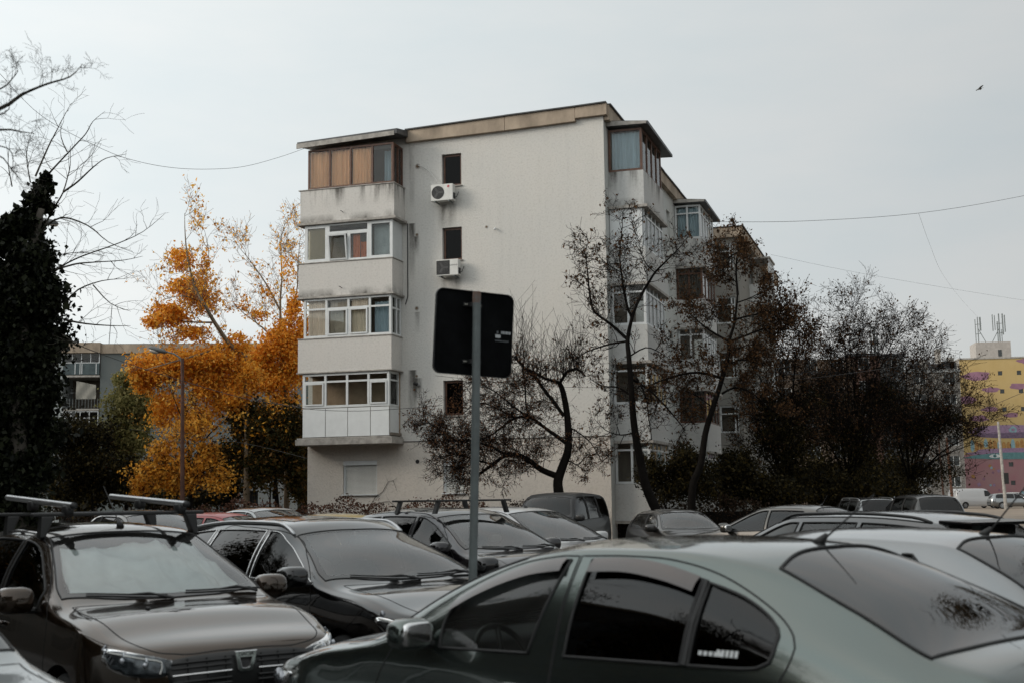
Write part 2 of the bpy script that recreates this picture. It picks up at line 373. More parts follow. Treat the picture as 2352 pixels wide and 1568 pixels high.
def wall_holes(name, x0, x1, z0, z1, holes, y, thick, m, par, axis='x', sgn=1):
    """plaster wall face with real openings and reveals; sgn: direction of the inside"""
    xs = sorted({x0, x1, *[h[0] for h in holes], *[h[1] for h in holes]}); zs = sorted({z0, z1, *[h[2] for h in holes], *[h[3] for h in holes]})
    b = MB(); P = (lambda x, yy, z: (x, yy, z)) if axis == 'x' else (lambda x, yy, z: (yy, x, z))
    for i in range(len(xs) - 1):
        for j in range(len(zs) - 1):
            cx, cz = (xs[i] + xs[i + 1]) / 2, (zs[j] + zs[j + 1]) / 2
            if any(h[0] < cx < h[1] and h[2] < cz < h[3] for h in holes): continue
            b.quad(P(xs[i], y, zs[j]), P(xs[i + 1], y, zs[j]), P(xs[i + 1], y, zs[j + 1]), P(xs[i], y, zs[j + 1]))
    yi = y + sgn * thick
    for h in holes:
        a, c, e, f = h
        b.quad(P(a, y, e), P(c, y, e), P(c, yi, e), P(a, yi, e)); b.quad(P(a, y, f), P(a, yi, f), P(c, yi, f), P(c, y, f))
        b.quad(P(a, y, e), P(a, yi, e), P(a, yi, f), P(a, y, f)); b.quad(P(c, y, e), P(c, y, f), P(c, yi, f), P(c, yi, e))
    return b.build(name, m, par)
WZ = [(-6.11, -5.35, 12.98, 14.18), (-6.11, -5.35, 10.22, 11.44), (-6.11, -5.35, 7.42, 8.65), (-6.11, -5.35, 4.61, 5.87)]
WG = (-6.13, -5.35, 1.87, 2.99); WS = (-10.04, -8.69, 1.87, 3.08)
M_gable = stain_wall('gable_plaster', (.56, .555, .53), (.60, .58, .54), zones=[(-5.92, 12.3, .42, 1.1), (-5.77, 9.55, .42, .9), (-7.1, 11.2, .12, .8), (-7.1, 8.4, .12, .8), (-7.1, 6.0, .2, .9), (-5.7, 4.6, .45, .7), (-7.3, 11.7, .16, 2.2), (-7.3, 6.3, .2, 2.0), (-7.3, 14.7, .14, 2.5)], bump=.55)
M_base = stain_wall('ground_plaster', (.56, .525, .48), (.60, .55, .49), bottom=0.9, bump=.9)
wall_holes('gable_wall', GX, 0, 3.74, 15.0, WZ, 0, .26, M_gable, BL)
wall_holes('ground_floor_wall', GX, 0, 0, 3.70, [WG, WS], -.02, .26, M_base, BL)
b = MB(); b.box(GX - .01, .02, -.035, 0, 3.70, 3.74); b.build('joint_line', mat('dark_joint', (.12, .11, .1), .95), BL)
# side wall with its small windows
SY1 = 22.0
sidew = []
for k in range(5):
    z = 13.0 - 2.75 * k
    if k < 4: sidew.append((11.5, 12.3, z, z + 1.1))
    if k > 0: sidew.append((6.9, 7.7, z, z + 1.1)); 
    if k == 4: sidew += [(9.0, 9.8, z - .1, z + 1.3)]
M_side = stain_wall('side_plaster', (.50, .52, .51), (.52, .52, .49), zones=[(0, 14.9, .01, .01)], bump=.5)
wall_holes('side_wall', 0, SY1, 0, 15.0, sidew, 0, .25, M_side, BL, axis='y', sgn=-1)
for h in sidew:
    frame_window(BL, h[0], h[1], h[2], h[3], -.16, [], M_pvc, .05, .05, axis='y')
# hidden faces, roof slab, dark interior backing
b = MB(); b.box(GX + .02, -.40, 1.2, SY1 - .05, .02, 14.95); b.build('inner_core', M_room, BL)
b = MB(); b.quad((GX, 0, 0), (GX, SY1, 0), (GX, SY1, 15), (GX, 0, 15)); b.quad((GX, SY1, 0), (0, SY1, 0), (0, SY1, 15), (GX, SY1, 15)); b.build('rear_wall', M_side, BL)
b = MB(); b.box(GX, 0, .02, SY1, 14.96, 15.06); b.build('roof_deck', M_tin, BL)
# cornice panels along the gable (they start right of the balcony roof) and along the side
def wedge(x0, x1, y0, y1, zb0, zb1, zt0, zt1):
    return MB().add([(x0, y0, zb0), (x1, y0, zb1), (x1, y1, zb1), (x0, y1, zb0), (x0, y0, zt0), (x1, y0, zt1), (x1, y1, zt1), (x0, y1, zt0)], [(0, 3, 2, 1), (4, 5, 6, 7), (0, 1, 5, 4), (1, 2, 6, 5), (2, 3, 7, 6), (3, 0, 4, 7)])
for (x0, x1, zb0, zb1, zt0, zt1) in ((-7.48, -3.62, 14.74, 14.80, 15.19, 15.31), (-3.61, -.99, 14.80, 14.87, 15.315, 15.38), (-.985, .16, 14.98, 15.0, 15.38, 15.42)):
    wedge(x0, x1, -.17, .02, zb0, zb1, zt0, zt1).build('cornice', M_corn, BL, bevel=.012)
    wedge(x0, x1, -.24, .03, zt0 + .002, zt1 + .002, zt0 + .045, zt1 + .045).build('coping', M_tin, BL)
ys = [.03, 5.0, 5.6, 9.9, 13.6, 17.6, 21.9]
for i in range(6):
    zt = 15.40 - .02 * i
    b = MB(); b.box(.005, .21, ys[i], ys[i + 1] - .01, 14.86, zt); b.build('cornice', M_corn, BL, bevel=.012)
    b = MB(); b.box(-.05, .28, ys[i], ys[i + 1] - .01, zt + .002, zt + .045); b.build('coping', M_tin, BL)
# gable windows
def gable_window(h, m, split=None):
    x0, x1, z0, z1 = h
    o = frame_window(BL, x0 + .03, x1 - .02, z0 + .03, z1 - .02, .15, [], m, .06, .05, pane=glass('dark_glass', (.18, .19, .185), 1.22))
    b = MB(); b.box(x0 - .03, x1 + .05, -.07, .14, z0 - .035, z0 - .002); b.build('sill', M_conc, o)
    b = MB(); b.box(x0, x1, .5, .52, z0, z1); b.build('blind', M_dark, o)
gable_window(WZ[0], M_wood); gable_window(WZ[1], M_wood); gable_window(WZ[2], M_pvc); gable_window(WZ[3], M_wood)
def shutter(h, n):
    x0, x1, z0, z1 = h
    fr = MB(); fr.box(x0, x0 + .07, .04, .11, z0, z1 - .17)
    o = fr.build('roller_shutter', M_pvc, BL); fr = MB(); fr.box(x1 - .05, x1, .04, .11, z0, z1 - .17); fr.build('guide_rail', M_pvc, o)
    b = MB(); b.box(x0, x1, -.01, .16, z1 - .165, z1 - .002); b.build('shutter_box', M_pvc, o, bevel=.01)
    b = MB(); b.box(x0 - .04, x1 + .03, -.12, .12, z0 - .045, z0 - .002); b.build('sill', M_pvc, o)
    h_ = (z1 - .17 - z0) / n; me = None
    for i in range(n):
        if me is None:
            q = MB(); w0, w1 = x0 + .072, x1 - .052
            q.add([(w0, 0, 0), (w1, 0, 0), (w1, -.012, h_ * .5), (w0, -.012, h_ * .5), (w1, .004, h_ * .84), (w0, .004, h_ * .84)], [(0, 1, 2, 3), (3, 2, 4, 5)])
            s_ = q.build('slat', M_slat, o); me = s_.data
        else:
            s_ = bpy.data.objects.new('slat', me); link(s_, o)
        s_.location = (0, .085, z0 + h_ * i)
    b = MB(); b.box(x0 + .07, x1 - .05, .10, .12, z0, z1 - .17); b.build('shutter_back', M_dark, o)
shutter(WS, 25); shutter(WG, 23)
# vent holes and pipe in the gable
for (x, z, r_, dark) in ((-7.06, 13.83, .075, 0), (-7.10, 11.26, .05, 0), (-7.12, 8.54, .06, 0), (-7.14, 6.08, .045, 0), (-7.11, 3.0, .075, 1), (-4.4, 11.35, .04, 0)):
    b = MB(); n = 16; y = -.022 if z < 3.7 else -.002
    b.tube([(x, y, z), (x, y - .012, z)], r_ * 1.35 if not dark else r_, n)
    o = b.build('vent_plug', M_conc if not dark else M_black, BL)
    b = MB(); b.tube([(x, y - .013, z), (x, y - .016, z)], r_ * .8, n); b.build('vent_opening', mat('rust_fill', (.16, .11, .07), .95, var=.3) if not dark else M_black, o)
b = MB(); b.tube([(-7.05, .0, 5.76), (-7.05, -.18, 5.76)], .055, 10); o = b.build('flue_pipe', M_alu, BL)
b = MB(); b.tube([(-7.05, -.17, 5.76), (-7.14, -.26, 5.80)], .06, 10); b.build('flue_cap', M_black, o)
b = MB(); b.tube([(-4.1, .0, 11.28), (-4.06, -.08, 11.26), (-4.04, -.16, 11.20)], .03, 8); b.build('pipe_stub', M_pvc, BL)

# ---- balconies on the gable
M_par = {}
def parapet(x0, x1, z0, z1, yf, xr, dirty, k):
    """front and right faces of a balcony box; object origin at its foot"""
    m = stain_wall('parapet_plaster_%d' % k, (.56, .55, .525), (.59, .565, .53), top=(z1 - z0) if dirty else None, bottom=.0 if dirty or k == 1 else None, bump=.45)
    b = MB(); t = .09; h = z1 - z0
    b.box(x0, x1, 0, t, 0, h); b.box(x1 - t, x1, t, -yf, 0, h); b.box(x0, x0 + t, t, -yf, 0, h)
    b.build('balcony_parapet', m, BL, loc=(0, yf, z0))
    return m
def slab(x0, x1, yf, z, t=.09, ov=.1, y1=0):
    b = MB(); b.box(x0 - ov, x1 + ov, yf - ov, y1, z - t / 2, z + t / 2); return b.build('balcony_slab', M_conc, BL, bevel=.008)
BX0, BX1, BY = -11.34, -7.58, -1.0
def dirty_top(x0, x1, z): pass
parapet(BX0, BX1, 11.80, 13.02, BY, 0, True, 0); parapet(BX0 - .05, BX1 - .08, 9.04, 10.27, BY, 0, False, 1); parapet(BX0 - .06, BX1 - .12, 6.29, 7.48, BY, 0, False, 2)
slab(BX0, BX1, BY, 11.755); slab(BX0 - .03, BX1 - .08, BY, 9.0, .07, .07); slab(BX0 - .05, BX1 - .12, BY, 6.26, .05, .05)
slab(BX0, BX1 - .16, BY, 3.74, .2, .10); slab(BX0, BX1 - .16, BY, 3.87, .05, .06)
for z, xr in ((13.03, 0), (10.28, -.08), (7.49, -.12)):
    b = MB(); b.box(BX0 - .07, BX1 + xr + .03, BY - .03, BY + .12, z, z + .03); b.box(BX1 + xr - .12, BX1 + xr + .03, BY + .12, 0, z, z + .03); b.build('parapet_capping', M_conc, BL)
for z in (11.82, 9.06, 6.31, 3.93): # floors inside
    b = MB(); b.box(BX0 + .1, BX1 - .15, BY + .1, -.003, z, z + .1); b.build('balcony_floor', M_room, BL)
# back wall seen through the glazing: room wall with door
for k, z in enumerate((13.0, 10.3, 7.5, 5.0)):
    b = MB(); b.box(BX0 + .05, BX1 - .2, -.03, -.004, z - 1.1, z + 1.62); b.build('balcony_back_wall', M_room if k != 3 else mat('room_tan', (.30, .22, .15), .9, var=.15), BL)
GLZ0, GLZ1 = -11.05, -7.60
YF = BY + .07
def cols(x0, x1, xs): return [(x - x0) / (x1 - x0) for x in xs]
# level 5, brown wooden frame with curtains
x0, x1 = GLZ0, -7.62
frame_window(BL, x0, x1, 13.06, 14.56, YF, cols(x0, x1, [-10.17, -9.33, -8.46]), M_wood, .07, .07, label='brown wooden balcony glazing')
frame_window(BL, YF + .06, -.02, 13.06, 14.56, x1 - .06, [.5], M_wood, .07, .07, axis='y', label='brown wooden balcony glazing')
for a, c in ((-10.98, -10.2), (-10.13, -9.36), (-9.29, -8.5)): curtain(BL, a, c, 13.1, 14.5, YF + .10, M_curt3)
curtain(BL, -8.2, -7.75, 13.1, 14.4, YF + .5, M_curt2)
curtain(BL, YF + .12, -.1, 13.1, 14.5, x1 - .16, M_curt3, axis='y')
# its lean-to roof
b = MB()
xa, xb, ya = -11.38, -7.38, BY - .22
b.add([(xa, ya, 14.66), (xb, ya, 14.80), (xb, .0, 14.96), (xa, .0, 14.86), (xa, ya, 14.84), (xb, ya, 14.98), (xb, .0, 15.20), (xa, .0, 15.06)],
      [(0, 3, 2, 1), (4, 5, 6, 7), (0, 1, 5, 4), (1, 2, 6, 5), (2, 3, 7, 6), (3, 0, 4, 7)])
b.build('balcony_roof', M_tin, BL)
b = MB(); b.add([(xa - .02, ya - .02, 14.60), (xb - .1, ya - .02, 14.74), (xb - .1, ya - .02, 14.90), (xa - .02, ya - .02, 14.78), (xa - .02, ya + .03, 14.60), (xb - .1, ya + .03, 14.74), (xb - .1, ya + .03, 14.90), (xa - .02, ya + .03, 14.78)],
      [(0, 1, 2, 3), (5, 4, 7, 6), (0, 4, 5, 1), (3, 2, 6, 7), (0, 3, 7, 4), (1, 5, 6, 2)]); b.build('roof_fascia', M_conc, BL)
# level 4, white frame, fixed corners, tilted sash
x0, x1 = -11.17, -7.66
frame_window(BL, x0, -10.22, 10.31, 11.70, YF, [], M_pvc, .12, .07, pane=glass('beige_glass', (.8, .78, .7)))
curtain(BL, -11.05, -10.3, 10.35, 11.6, YF + .12, mat('blind_beige', (.62, .56, .47), .9, var=.1), amp=.002)
frame_window(BL, -8.60, x1, 10.31, 11.70, YF, [], M_pvc, .11, .07)
curtain(BL, -8.5, -7.8, 10.35, 11.6, YF + .25, mat('blind_grey', (.36, .41, .42), .9, var=.2), amp=.002)
frame_window(BL, -10.22, -8.60, 11.36, 11.70, YF, [], M_pvc, .055, .07)
frame_window(BL, -10.22, -9.40, 10.31, 11.36, YF, [], M_pvc, .05, .07)
frame_window(BL, -9.40, -8.60, 10.31, 11.36, YF, [], M_pvc, .075, .08)
curtain(BL, -9.30, -9.02, 10.4, 11.3, YF + .14, M_orange); curtain(BL, -9.02, -8.7, 10.4, 11.0, YF + .2, M_orange)
o = frame_window(BL, -.36, .36, 0, .93, 0, [], M_pvc, .05, .05, label='sash tilted open', name='tilted_sash')
o.location = (-9.80, YF - .05, 10.36); o.rotation_euler = (R(9), 0, 0)
b = MB(); b.box(x1 - .10, x1 - .03, YF + .04, -.01, 10.31, 11.70); b.build('side_panel', M_pvc, BL)
# level 3
x0, x1 = -11.19, -7.72
frame_window(BL, x0, x1, 7.52, 8.97, YF, cols(x0, x1, [-10.28, -9.40, -8.56]), M_pvc, .085, .07, transom=8.57)
for (a, c) in ((-10.22, -9.44), (-9.34, -8.64)): frame_window(BL, a, c, 7.60, 8.53, YF - .045, [], M_pvc, .055, .04)
frame_window(BL, YF + .05, -.01, 7.52, 8.97, x1 - .05, [.55], M_pvc, .08, .07, axis='y', transom=8.50)
curtain(BL, -11.05, -10.35, 7.56, 8.9, YF + .12, M_curt, amp=.02, wl=.09); curtain(BL, -10.2, -9.45, 7.56, 8.9, YF + .14, mat('curtain_taupe', (.55, .46, .38), .9, var=.1), amp=.006); curtain(BL, -9.35, -8.7, 7.56, 8.9, YF + .13, M_curt, amp=.015)
curtain(BL, -8.45, -7.9, 7.56, 8.75, YF + .2, M_curt2, amp=.03, wl=.12)
# level 2, glazed above, four white panels below
x0, x1 = -11.22, -7.80
frame_window(BL, x0, x1, 4.98, 6.23, YF, cols(x0, x1, [-10.31, -9.45, -8.61]), M_pvc, .085, .07, transom=5.98 - .06)
for (a, c) in ((-11.13, -10.37), (-8.54, -7.89)): frame_window(BL, a, c, 5.06, 5.88, YF - .045, [], M_pvc, .055, .04)
frame_window(BL, YF + .05, -.01, 4.98, 6.23, x1 - .05, [], M_pvc, .07, .07, axis='y', transom=5.92)
px_ = [x0, -10.30, -9.42, -8.53, x1]
for i in range(4):
    b = MB(); b.box(px_[i] + .012, px_[i + 1] - .012, YF - .04, YF - .01, 3.93, 4.95); b.build('cladding_panel', mat('panel_white', (.66, .68, .68), .45, var=.06), BL, bevel=.006)
b = MB(); b.box(x0, x1, YF - .009, YF + .03, 3.9, 4.975); b.build('cladding_backing', M_conc, BL)
b = MB(); b.box(x1 - .09, x1 - .02, YF + .035, -.01, 3.93, 4.97); b.build('side_panel', mat('panel_white', (.66, .68, .68), .45), BL, bevel=.006)
for k, zt in enumerate((11.71, 8.98, 6.24)): # head of each glazing, between frame and slab
    b = MB(); b.box(BX0 + .05, BX1 - .12 - .05 * k, YF - .02, YF + .06, zt, zt + .02); b.build('frame_head', M_pvc, BL)
for (x, y, z) in ((-9.6, BY, 12.1), (-9.65, BY, 9.3)):
    b = MB(); b.tube([(x, y + .01, z), (x, y - .10, z + .02), (x - .06, y - .12, z + .05)], .012, 6); b.build('wall_hook', M_black, BL)
b = MB(); b.tube([(BX1 + .12, -.03, z) for z in (11.7, 9.3, 9.0)] + [(BX1 + .03, -.04, 8.7)], .018, 6); b.build('drain_hose', M_wire, BL)

# ---- stacked balconies on the side (near pair and farther pair)
def bay(y0, y1, xo, k0, styles, roof_over=.8):
    for k, st in enumerate(styles):
        zt = 13.08 - 2.75 * k; zb = zt - 1.25; zg = zt + 1.55
        b = MB(); t = .1
        b.box(.003, xo, y0, y0 + t, 0, zt - zb); b.box(xo - t, xo, y0 + t, y1, 0, zt - zb); b.box(.003, xo - t, y1 - t, y1, 0, zt - zb)
        b.build('balcony_parapet', stain_wall('bay_plaster_%d' % (1 if k == 0 else 2), (.50, .51, .50), (.53, .52, .50), top=1.25 if k == 0 else None, bottom=0 if k == 0 else None), BL, loc=(0, 0, zb))
        b = MB(); b.box(.003, xo + .12, y0 - .1, y1 + .12, zb - .10, zb - .005); b.build('balcony_slab', M_conc, BL)
        b = MB(); b.box(.1, .12, y0 + .1, y1 - .1, zt - 1, zg); b.build('balcony_back_wall', M_room, BL)
        fm = M_wood if st == 'b' else M_pvc; fw = .08
        if st == 'o': continue
        if st == 'p':
            b = MB(); b.box(.02, xo - .1, y0 + .03, y0 + .08, zt + .01, zg); b.build('side_panel', mat('panel_white', (.66, .68, .68), .45), BL)
        else:
            frame_window(BL, .02, xo - .04, zt + .01, zg, y0 + .08, [] if (st == 'b' and k0 == 0) else [.48], fm, fw, .07, transom=None if k == 0 and k0 == 0 else zg - .38)
        frame_window(BL, y0 + .13, y1 - .1, zt + .01, zg, xo - .08, [.25, .5, .75] if st == 'b' else [.2, .4, .6, .8], fm, fw, .07, axis='y', transom=None if (st == 'b' and k0 == 0) else zg - .38)
        if k == 0 or st == 'b': curtain(BL, .1, xo * .9, zt, zg - .1, y0 + .22, M_curt2 if k == 0 else mat('curtain_dark', (.07, .06, .05), .9), amp=.03)
        if k == 0:
            zr = zg + .05
            b = MB(); b.add([(0.0, y0 - .15, zr + .02), (xo + .25, y0 - .2, zr - .02), (xo + .25, y1 + roof_over, zr - .06), (0.0, y1 + roof_over, zr + .0),
                             (0.0, y0 - .15, zr + .26), (xo + .25, y0 - .2, zr + .10), (xo + .25, y1 + roof_over, zr + .04), (0.0, y1 + roof_over, zr + .24)],
                            [(0, 3, 2, 1), (4, 5, 6, 7), (0, 1, 5, 4), (1, 2, 6, 5), (2, 3, 7, 6), (3, 0, 4, 7)]); b.build('balcony_roof', M_tin, BL)
            b = MB(); b.add([(0.0, y0 - .21, zr + .03), (xo + .2, y0 - .24, zr + .0), (xo + .2, y0 - .24, zr + .09), (0.0, y0 - .21, zr + .22)], [(0, 1, 2, 3)]); b.build('roof_fascia', M_conc, BL)
bay(.55, 4.2, 1.28, 0, ['b', 'p', 'w', 'w', 'w'])
bay(13.4, 17.2, 1.22, 1, ['w', 'b', 'w', 'b', 'w'], .4)
# ground floor shop-like window and shutter low on the side
shz = [(-.0, 0)]
b = MB(); b.box(.01, .06, 4.8, 5.6, 2.0, 3.3); b.build('roller_shutter', M_slat, BL)

# ---- farther block of the same row, stepping outwards
Y2 = 21.6
B2 = thing('apartment_building', 'far block of the pale apartment row, behind the bare trees at its right end', 'apartment building', tuple(C0 + np.array([math.cos(-TH) * 0 - math.sin(-TH) * Y2, math.sin(-TH) * 0 + math.cos(-TH) * Y2, 0])), -TH)
xo = 1.72; LY = 16.5
h2 = []
for k in range(5):
    z = 13.0 - 2.75 * k
    for y in (2.0, 4.6, 7.4, 10.0, 12.8): h2.append((y, y + (1.4 if y in (4.6, 10.0) else .9), z, z + 1.2))
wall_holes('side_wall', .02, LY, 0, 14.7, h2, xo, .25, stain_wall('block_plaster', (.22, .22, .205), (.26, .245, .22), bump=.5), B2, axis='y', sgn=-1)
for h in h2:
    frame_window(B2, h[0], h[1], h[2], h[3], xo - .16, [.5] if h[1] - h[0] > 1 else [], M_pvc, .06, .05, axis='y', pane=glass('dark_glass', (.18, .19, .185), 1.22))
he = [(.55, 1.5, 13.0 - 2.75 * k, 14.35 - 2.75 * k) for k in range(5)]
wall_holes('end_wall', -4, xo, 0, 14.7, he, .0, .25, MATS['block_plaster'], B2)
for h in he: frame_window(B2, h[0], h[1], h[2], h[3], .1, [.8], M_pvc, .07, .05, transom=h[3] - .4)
b = MB(); b.box(-10, xo - .3, .4, LY, 0, 14.6); b.build('inner_core', M_room, B2)
b = MB(); b.box(-10, xo + .30, -.22, LY + .1, 14.62, 15.14); b.build('cornice', M_corn, B2, bevel=.02)
b = MB(); b.box(-10, xo + .36, -.28, LY + .16, 15.145, 15.19); b.build('coping', M_tin, B2)
for k in (0, 2, 3):
    z = 11.7 - 2.75 * k
    b = MB(); b.box(xo + .003, xo + 1.1, 4.2, 6.6, z, z + 1.15); b.build('balcony_parapet', MATS['bay_plaster_2'], B2)
    frame_window(B2, 4.25, 6.55, z + 1.16, z + 2.5, xo + 1.05, [.33, .66], M_pvc, .07, .06, axis='y', transom=z + 2.15)
    b = MB(); b.box(xo + .003, xo + 1.15, 4.15, 6.65, z + 2.51, z + 2.6); b.build('balcony_roof', M_conc, B2)

# ================================================================ air conditioners (hang on the wall: things of their own)
def bpt(x, y, z):
    return (C0[0] + x * math.cos(TH) + y * math.sin(TH), C0[1] - x * math.sin(TH) + y * math.cos(TH), z)
def aircon(x, z, w, h, label, grille_round, logo):
    t = thing('air_conditioner', label, 'air conditioner', bpt(x, -.02, z), -TH, 'air conditioners on the gable wall')
    d = .30; y0 = -.42
    m = mat('aircon_shell', (.62, .62, .59), .5, var=.12, vscale=3)
    b = MB(); b.box(0, w, y0, y0 + d, 0, h); b.build('casing', m, t, bevel=.012)
    cx, cz, r_ = w * .32, h * .5, h * .40
    b = MB(); b.tube([(cx, y0 - .002, cz), (cx, y0 - .012, cz)], r_, 28)
    if not grille_round: b.box(cx - r_ * 1.1, cx + r_ * 1.1, y0 - .006, y0 - .001, cz - r_ * 1.1, cz + r_ * 1.1)
    g_ = b.build('fan_grille', mat('grille_dark', (.03, .03, .03), .7), t)
    b = MB()
    for q in range(1, 7):
        rr = r_ * q / 6.5; n = 28
        pts = [(cx + rr * math.cos(a), y0 - .016, cz + rr * math.sin(a)) for a in np.linspace(0, 2 * math.pi, n)]
        b.tube(pts, .0025, 4, False)
    b.build('grille_wire', mat('grille_wire', (.12, .12, .12), .5), g_)
    b = MB()
    for a in range(3):
        an = a * 2.094; b.obox((cx + math.cos(an) * r_ * .45, y0 - .0135, cz + math.sin(an) * r_ * .45), (math.cos(an) * r_ * .42, 0, math.sin(an) * r_ * .42), (0, .001, 0), (-math.sin(an) * r_ * .16, 0, math.cos(an) * r_ * .16))
    b.build('fan_blade', mat('fan_grey', (.06, .06, .06), .6), t)
    if logo == 'red':
        b = MB(); b.tube([(w * .80, y0 - .002, h * .84), (w * .80, y0 - .006, h * .84)], .045, 20); o = b.build('badge', mat('badge_red', (.45, .03, .05), .5), t)
        b = MB(); b.box(w * .80 - .012, w * .80 - .004, y0 - .009, y0 - .0065, h * .84 - .022, h * .84 + .022); b.box(w * .80 - .004, w * .80 + .018, y0 - .009, y0 - .0065, h * .84 - .022, h * .84 - .014); b.build('badge_mark', M_pvc, o)
    else:
        letters(logo, .062, (w * .80, y0 - .004, h * .62), (R(90), 0, 0), mat('letter_grey', (.12, .12, .12), .6), t)
    for s_ in (.18, .82):
        b = MB(); b.box(w * s_ - .02, w * s_ + .02, y0 - .02, .02, -.045, -.005); b.build('bracket', M_steel, t)
    b = MB(); b.box(w + .002, w + .03, y0 + .05, y0 + .2, .06, h * .45); b.tube([(w + .03, y0 + .12, .1), (w + .10, y0 + .14, .12), (w + .13, y0 + .25, .3), (w + .08, -.02, .36)], .014, 6); b.build('valve_and_pipe', M_black, t)
aircon(-6.37, 12.36, .84, .60, 'air conditioner with round fan grille and red badge under the top gable window', True, 'red')
aircon(-6.19, 9.60, .84, .58, 'air conditioner with square grille under the second gable window from the top', False, 'DAEWOO')
pts = [bpt(-7.04 + .9 * t_, -.04 - .1 * t_, 13.86 - .9 * t_ + .18 * math.sin(t_ * 3.1)) for t_ in np.linspace(0, 1, 10)]
b = MB(); b.tube(pts, .014, 6); tag(b.build('hose', mat('hose_pale', (.5, .5, .48), .6)), 'pale hose running from the wall hole to the top air conditioner', 'hose')

# ================================================================ unseen blocks added round the car park, to darken the cars and be mirrored
def added_block(x0, x1, y0, y1, h, m, label, faces):
    t = thing('apartment_building', label, 'apartment building', (x0, y0, 0))
    b = MB(); b.box(0, x1 - x0, 0, y1 - y0, 0, h); b.build('wall', m, t); b = MB(); b.box(-.3, x1 - x0 + .3, -.3, y1 - y0 + .3, h + .002, h + .5); b.build('cornice', M_corn, t)
    ln = (x1 - x0) if faces in 'ns' else (y1 - y0); wm = None
    for f in range(int((h - 1.5) / 2.75)):
        for k in range(int(ln / 3.2)):
            a = 1.0 + 3.2 * k; z = 1.6 + 2.75 * f
            if wm is None:
                b = MB(); (b.box(0, 1.5, 0, .04, 0, 1.4) if faces in 'ns' else b.box(0, .04, 0, 1.5, 0, 1.4)); o = b.build('window', mat('window_dark', (.03, .035, .035), .15), t); wm = o.data
            else: o = bpy.data.objects.new('window', wm); link(o, t)
            o.location = (a, y1 - y0 + .005, z) if faces == 'n' else (x1 - x0 + .005, a, z)
M_out = mat('outer_block_plaster', (.10, .095, .085), .95, var=.3, vscale=.4)
added_block(-34, -21, -34, 16, 14.5, M_out, 'long grey-brown block added left of the car park, unseen, for reflections', 'e')
added_block(-44, -31, 17, 62, 12.5, M_out, 'lower grey-brown block added further along the left, unseen, for reflections', 'e')
added_block(-14, 44, -52, -40, 14.5, M_out, 'long grey-brown block added behind the viewer, unseen, for reflections', 'n')
# ================================================================ cars
def pchip(tab):
    xs = np.array([a for a, _ in tab], float); ys = np.array([b_ for _, b_ in tab], float)
    h = np.diff(xs); d = np.diff(ys) / h; m = np.zeros(len(xs))
    for i in range(1, len(xs) - 1):
        if d[i - 1] * d[i] > 0:
            w1 = 2 * h[i] + h[i - 1]; w2 = h[i] + 2 * h[i - 1]; m[i] = (w1 + w2) / (w1 / d[i - 1] + w2 / d[i])
    m[0] = d[0]; m[-1] = d[-1]
    def f(x):
        x = np.clip(np.asarray(x, float), xs[0], xs[-1]); i = np.clip(np.searchsorted(xs, x) - 1, 0, len(h) - 1)
        t = (x - xs[i]) / h[i]; t2 = t * t; t3 = t2 * t
        return (2 * t3 - 3 * t2 + 1) * ys[i] + (t3 - 2 * t2 + t) * h[i] * m[i] + (-2 * t3 + 3 * t2) * ys[i + 1] + (t3 - t2) * h[i] * m[i + 1]
    return f
def inside(poly, x, y):
    c = False; n = len(poly); j = n - 1
    for i in range(n):
        xi, yi = poly[i]; xj, yj = poly[j]
        if (yi > y) != (yj > y) and x < (xj - xi) * (y - yi) / (yj - yi + 1e-12) + xi: c = not c
        j = i
    return c
def smooth_poly(pts, step=.03, closed=True):
    """points (x,y) with optional third item 0 = corner; Catmull-Rom between"""
    n = len(pts); out = []
    g = lambda i: np.array(pts[i % n][:2], float) if closed else np.array(pts[min(max(i, 0), n - 1)][:2], float)
    corner = lambda i: len(pts[i % n]) > 2 if closed else (i <= 0 or i >= n - 1 or len(pts[i]) > 2)
    for i in range(n if closed else n - 1):
        p1, p2 = g(i), g(i + 1); p0 = g(i - 1) if not corner(i) else p1 * 2 - p2; p3 = g(i + 2) if not corner(i + 1) else p2 * 2 - p1
        k = max(1, int(np.linalg.norm(p2 - p1) / step))
        for q in range(k):
            t = q / k
            out.append(tuple(.5 * ((2 * p1) + (p2 - p0) * t + (2 * p0 - 5 * p1 + 4 * p2 - p3) * t * t + (3 * p1 - p0 - 3 * p2 + p3) * t ** 3)))
    if not closed: out.append(tuple(g(n - 1)))
    return out
M_glassf = glass('car_glass_clear', (.66, .72, .70), 1.52, film=.02)
M_screen = glass('windscreen_glass', (.84, .88, .86), 1.95, film=.012)
M_glasst = glass('car_glass_tinted', (.04, .045, .045), 1.48)
M_glassh = glass('car_glass_half', (.25, .28, .27), 1.52)
M_frit = mat('black_glass_edge', (.008, .008, .008), .12, coat=.5)
M_rub = mat('black_rubber', (.015, .015, .015), .6)
M_seam = mat('panel_gap', (.006, .006, .006), .8)
M_int = mat('seat_cloth', (.035, .035, .036), .85, var=.3, vscale=10)
M_chrome = mat('chrome', (.75, .75, .75), .12, metal=1.0)
M_refl = mat('lamp_reflector', (.30, .31, .33), .25, metal=1.0, var=.3, vscale=12)
M_lens = glass('lamp_lens', (.88, .92, .94), 1.32)
M_red = mat('tail_lamp_red', (.30, .015, .012), .15, coat=.8)
M_tyre = mat('tyre', (.02, .02, .02), .85, bump=.3, bscale=80)
M_rim = mat('rim_silver', (.35, .36, .37), .35, metal=.9)

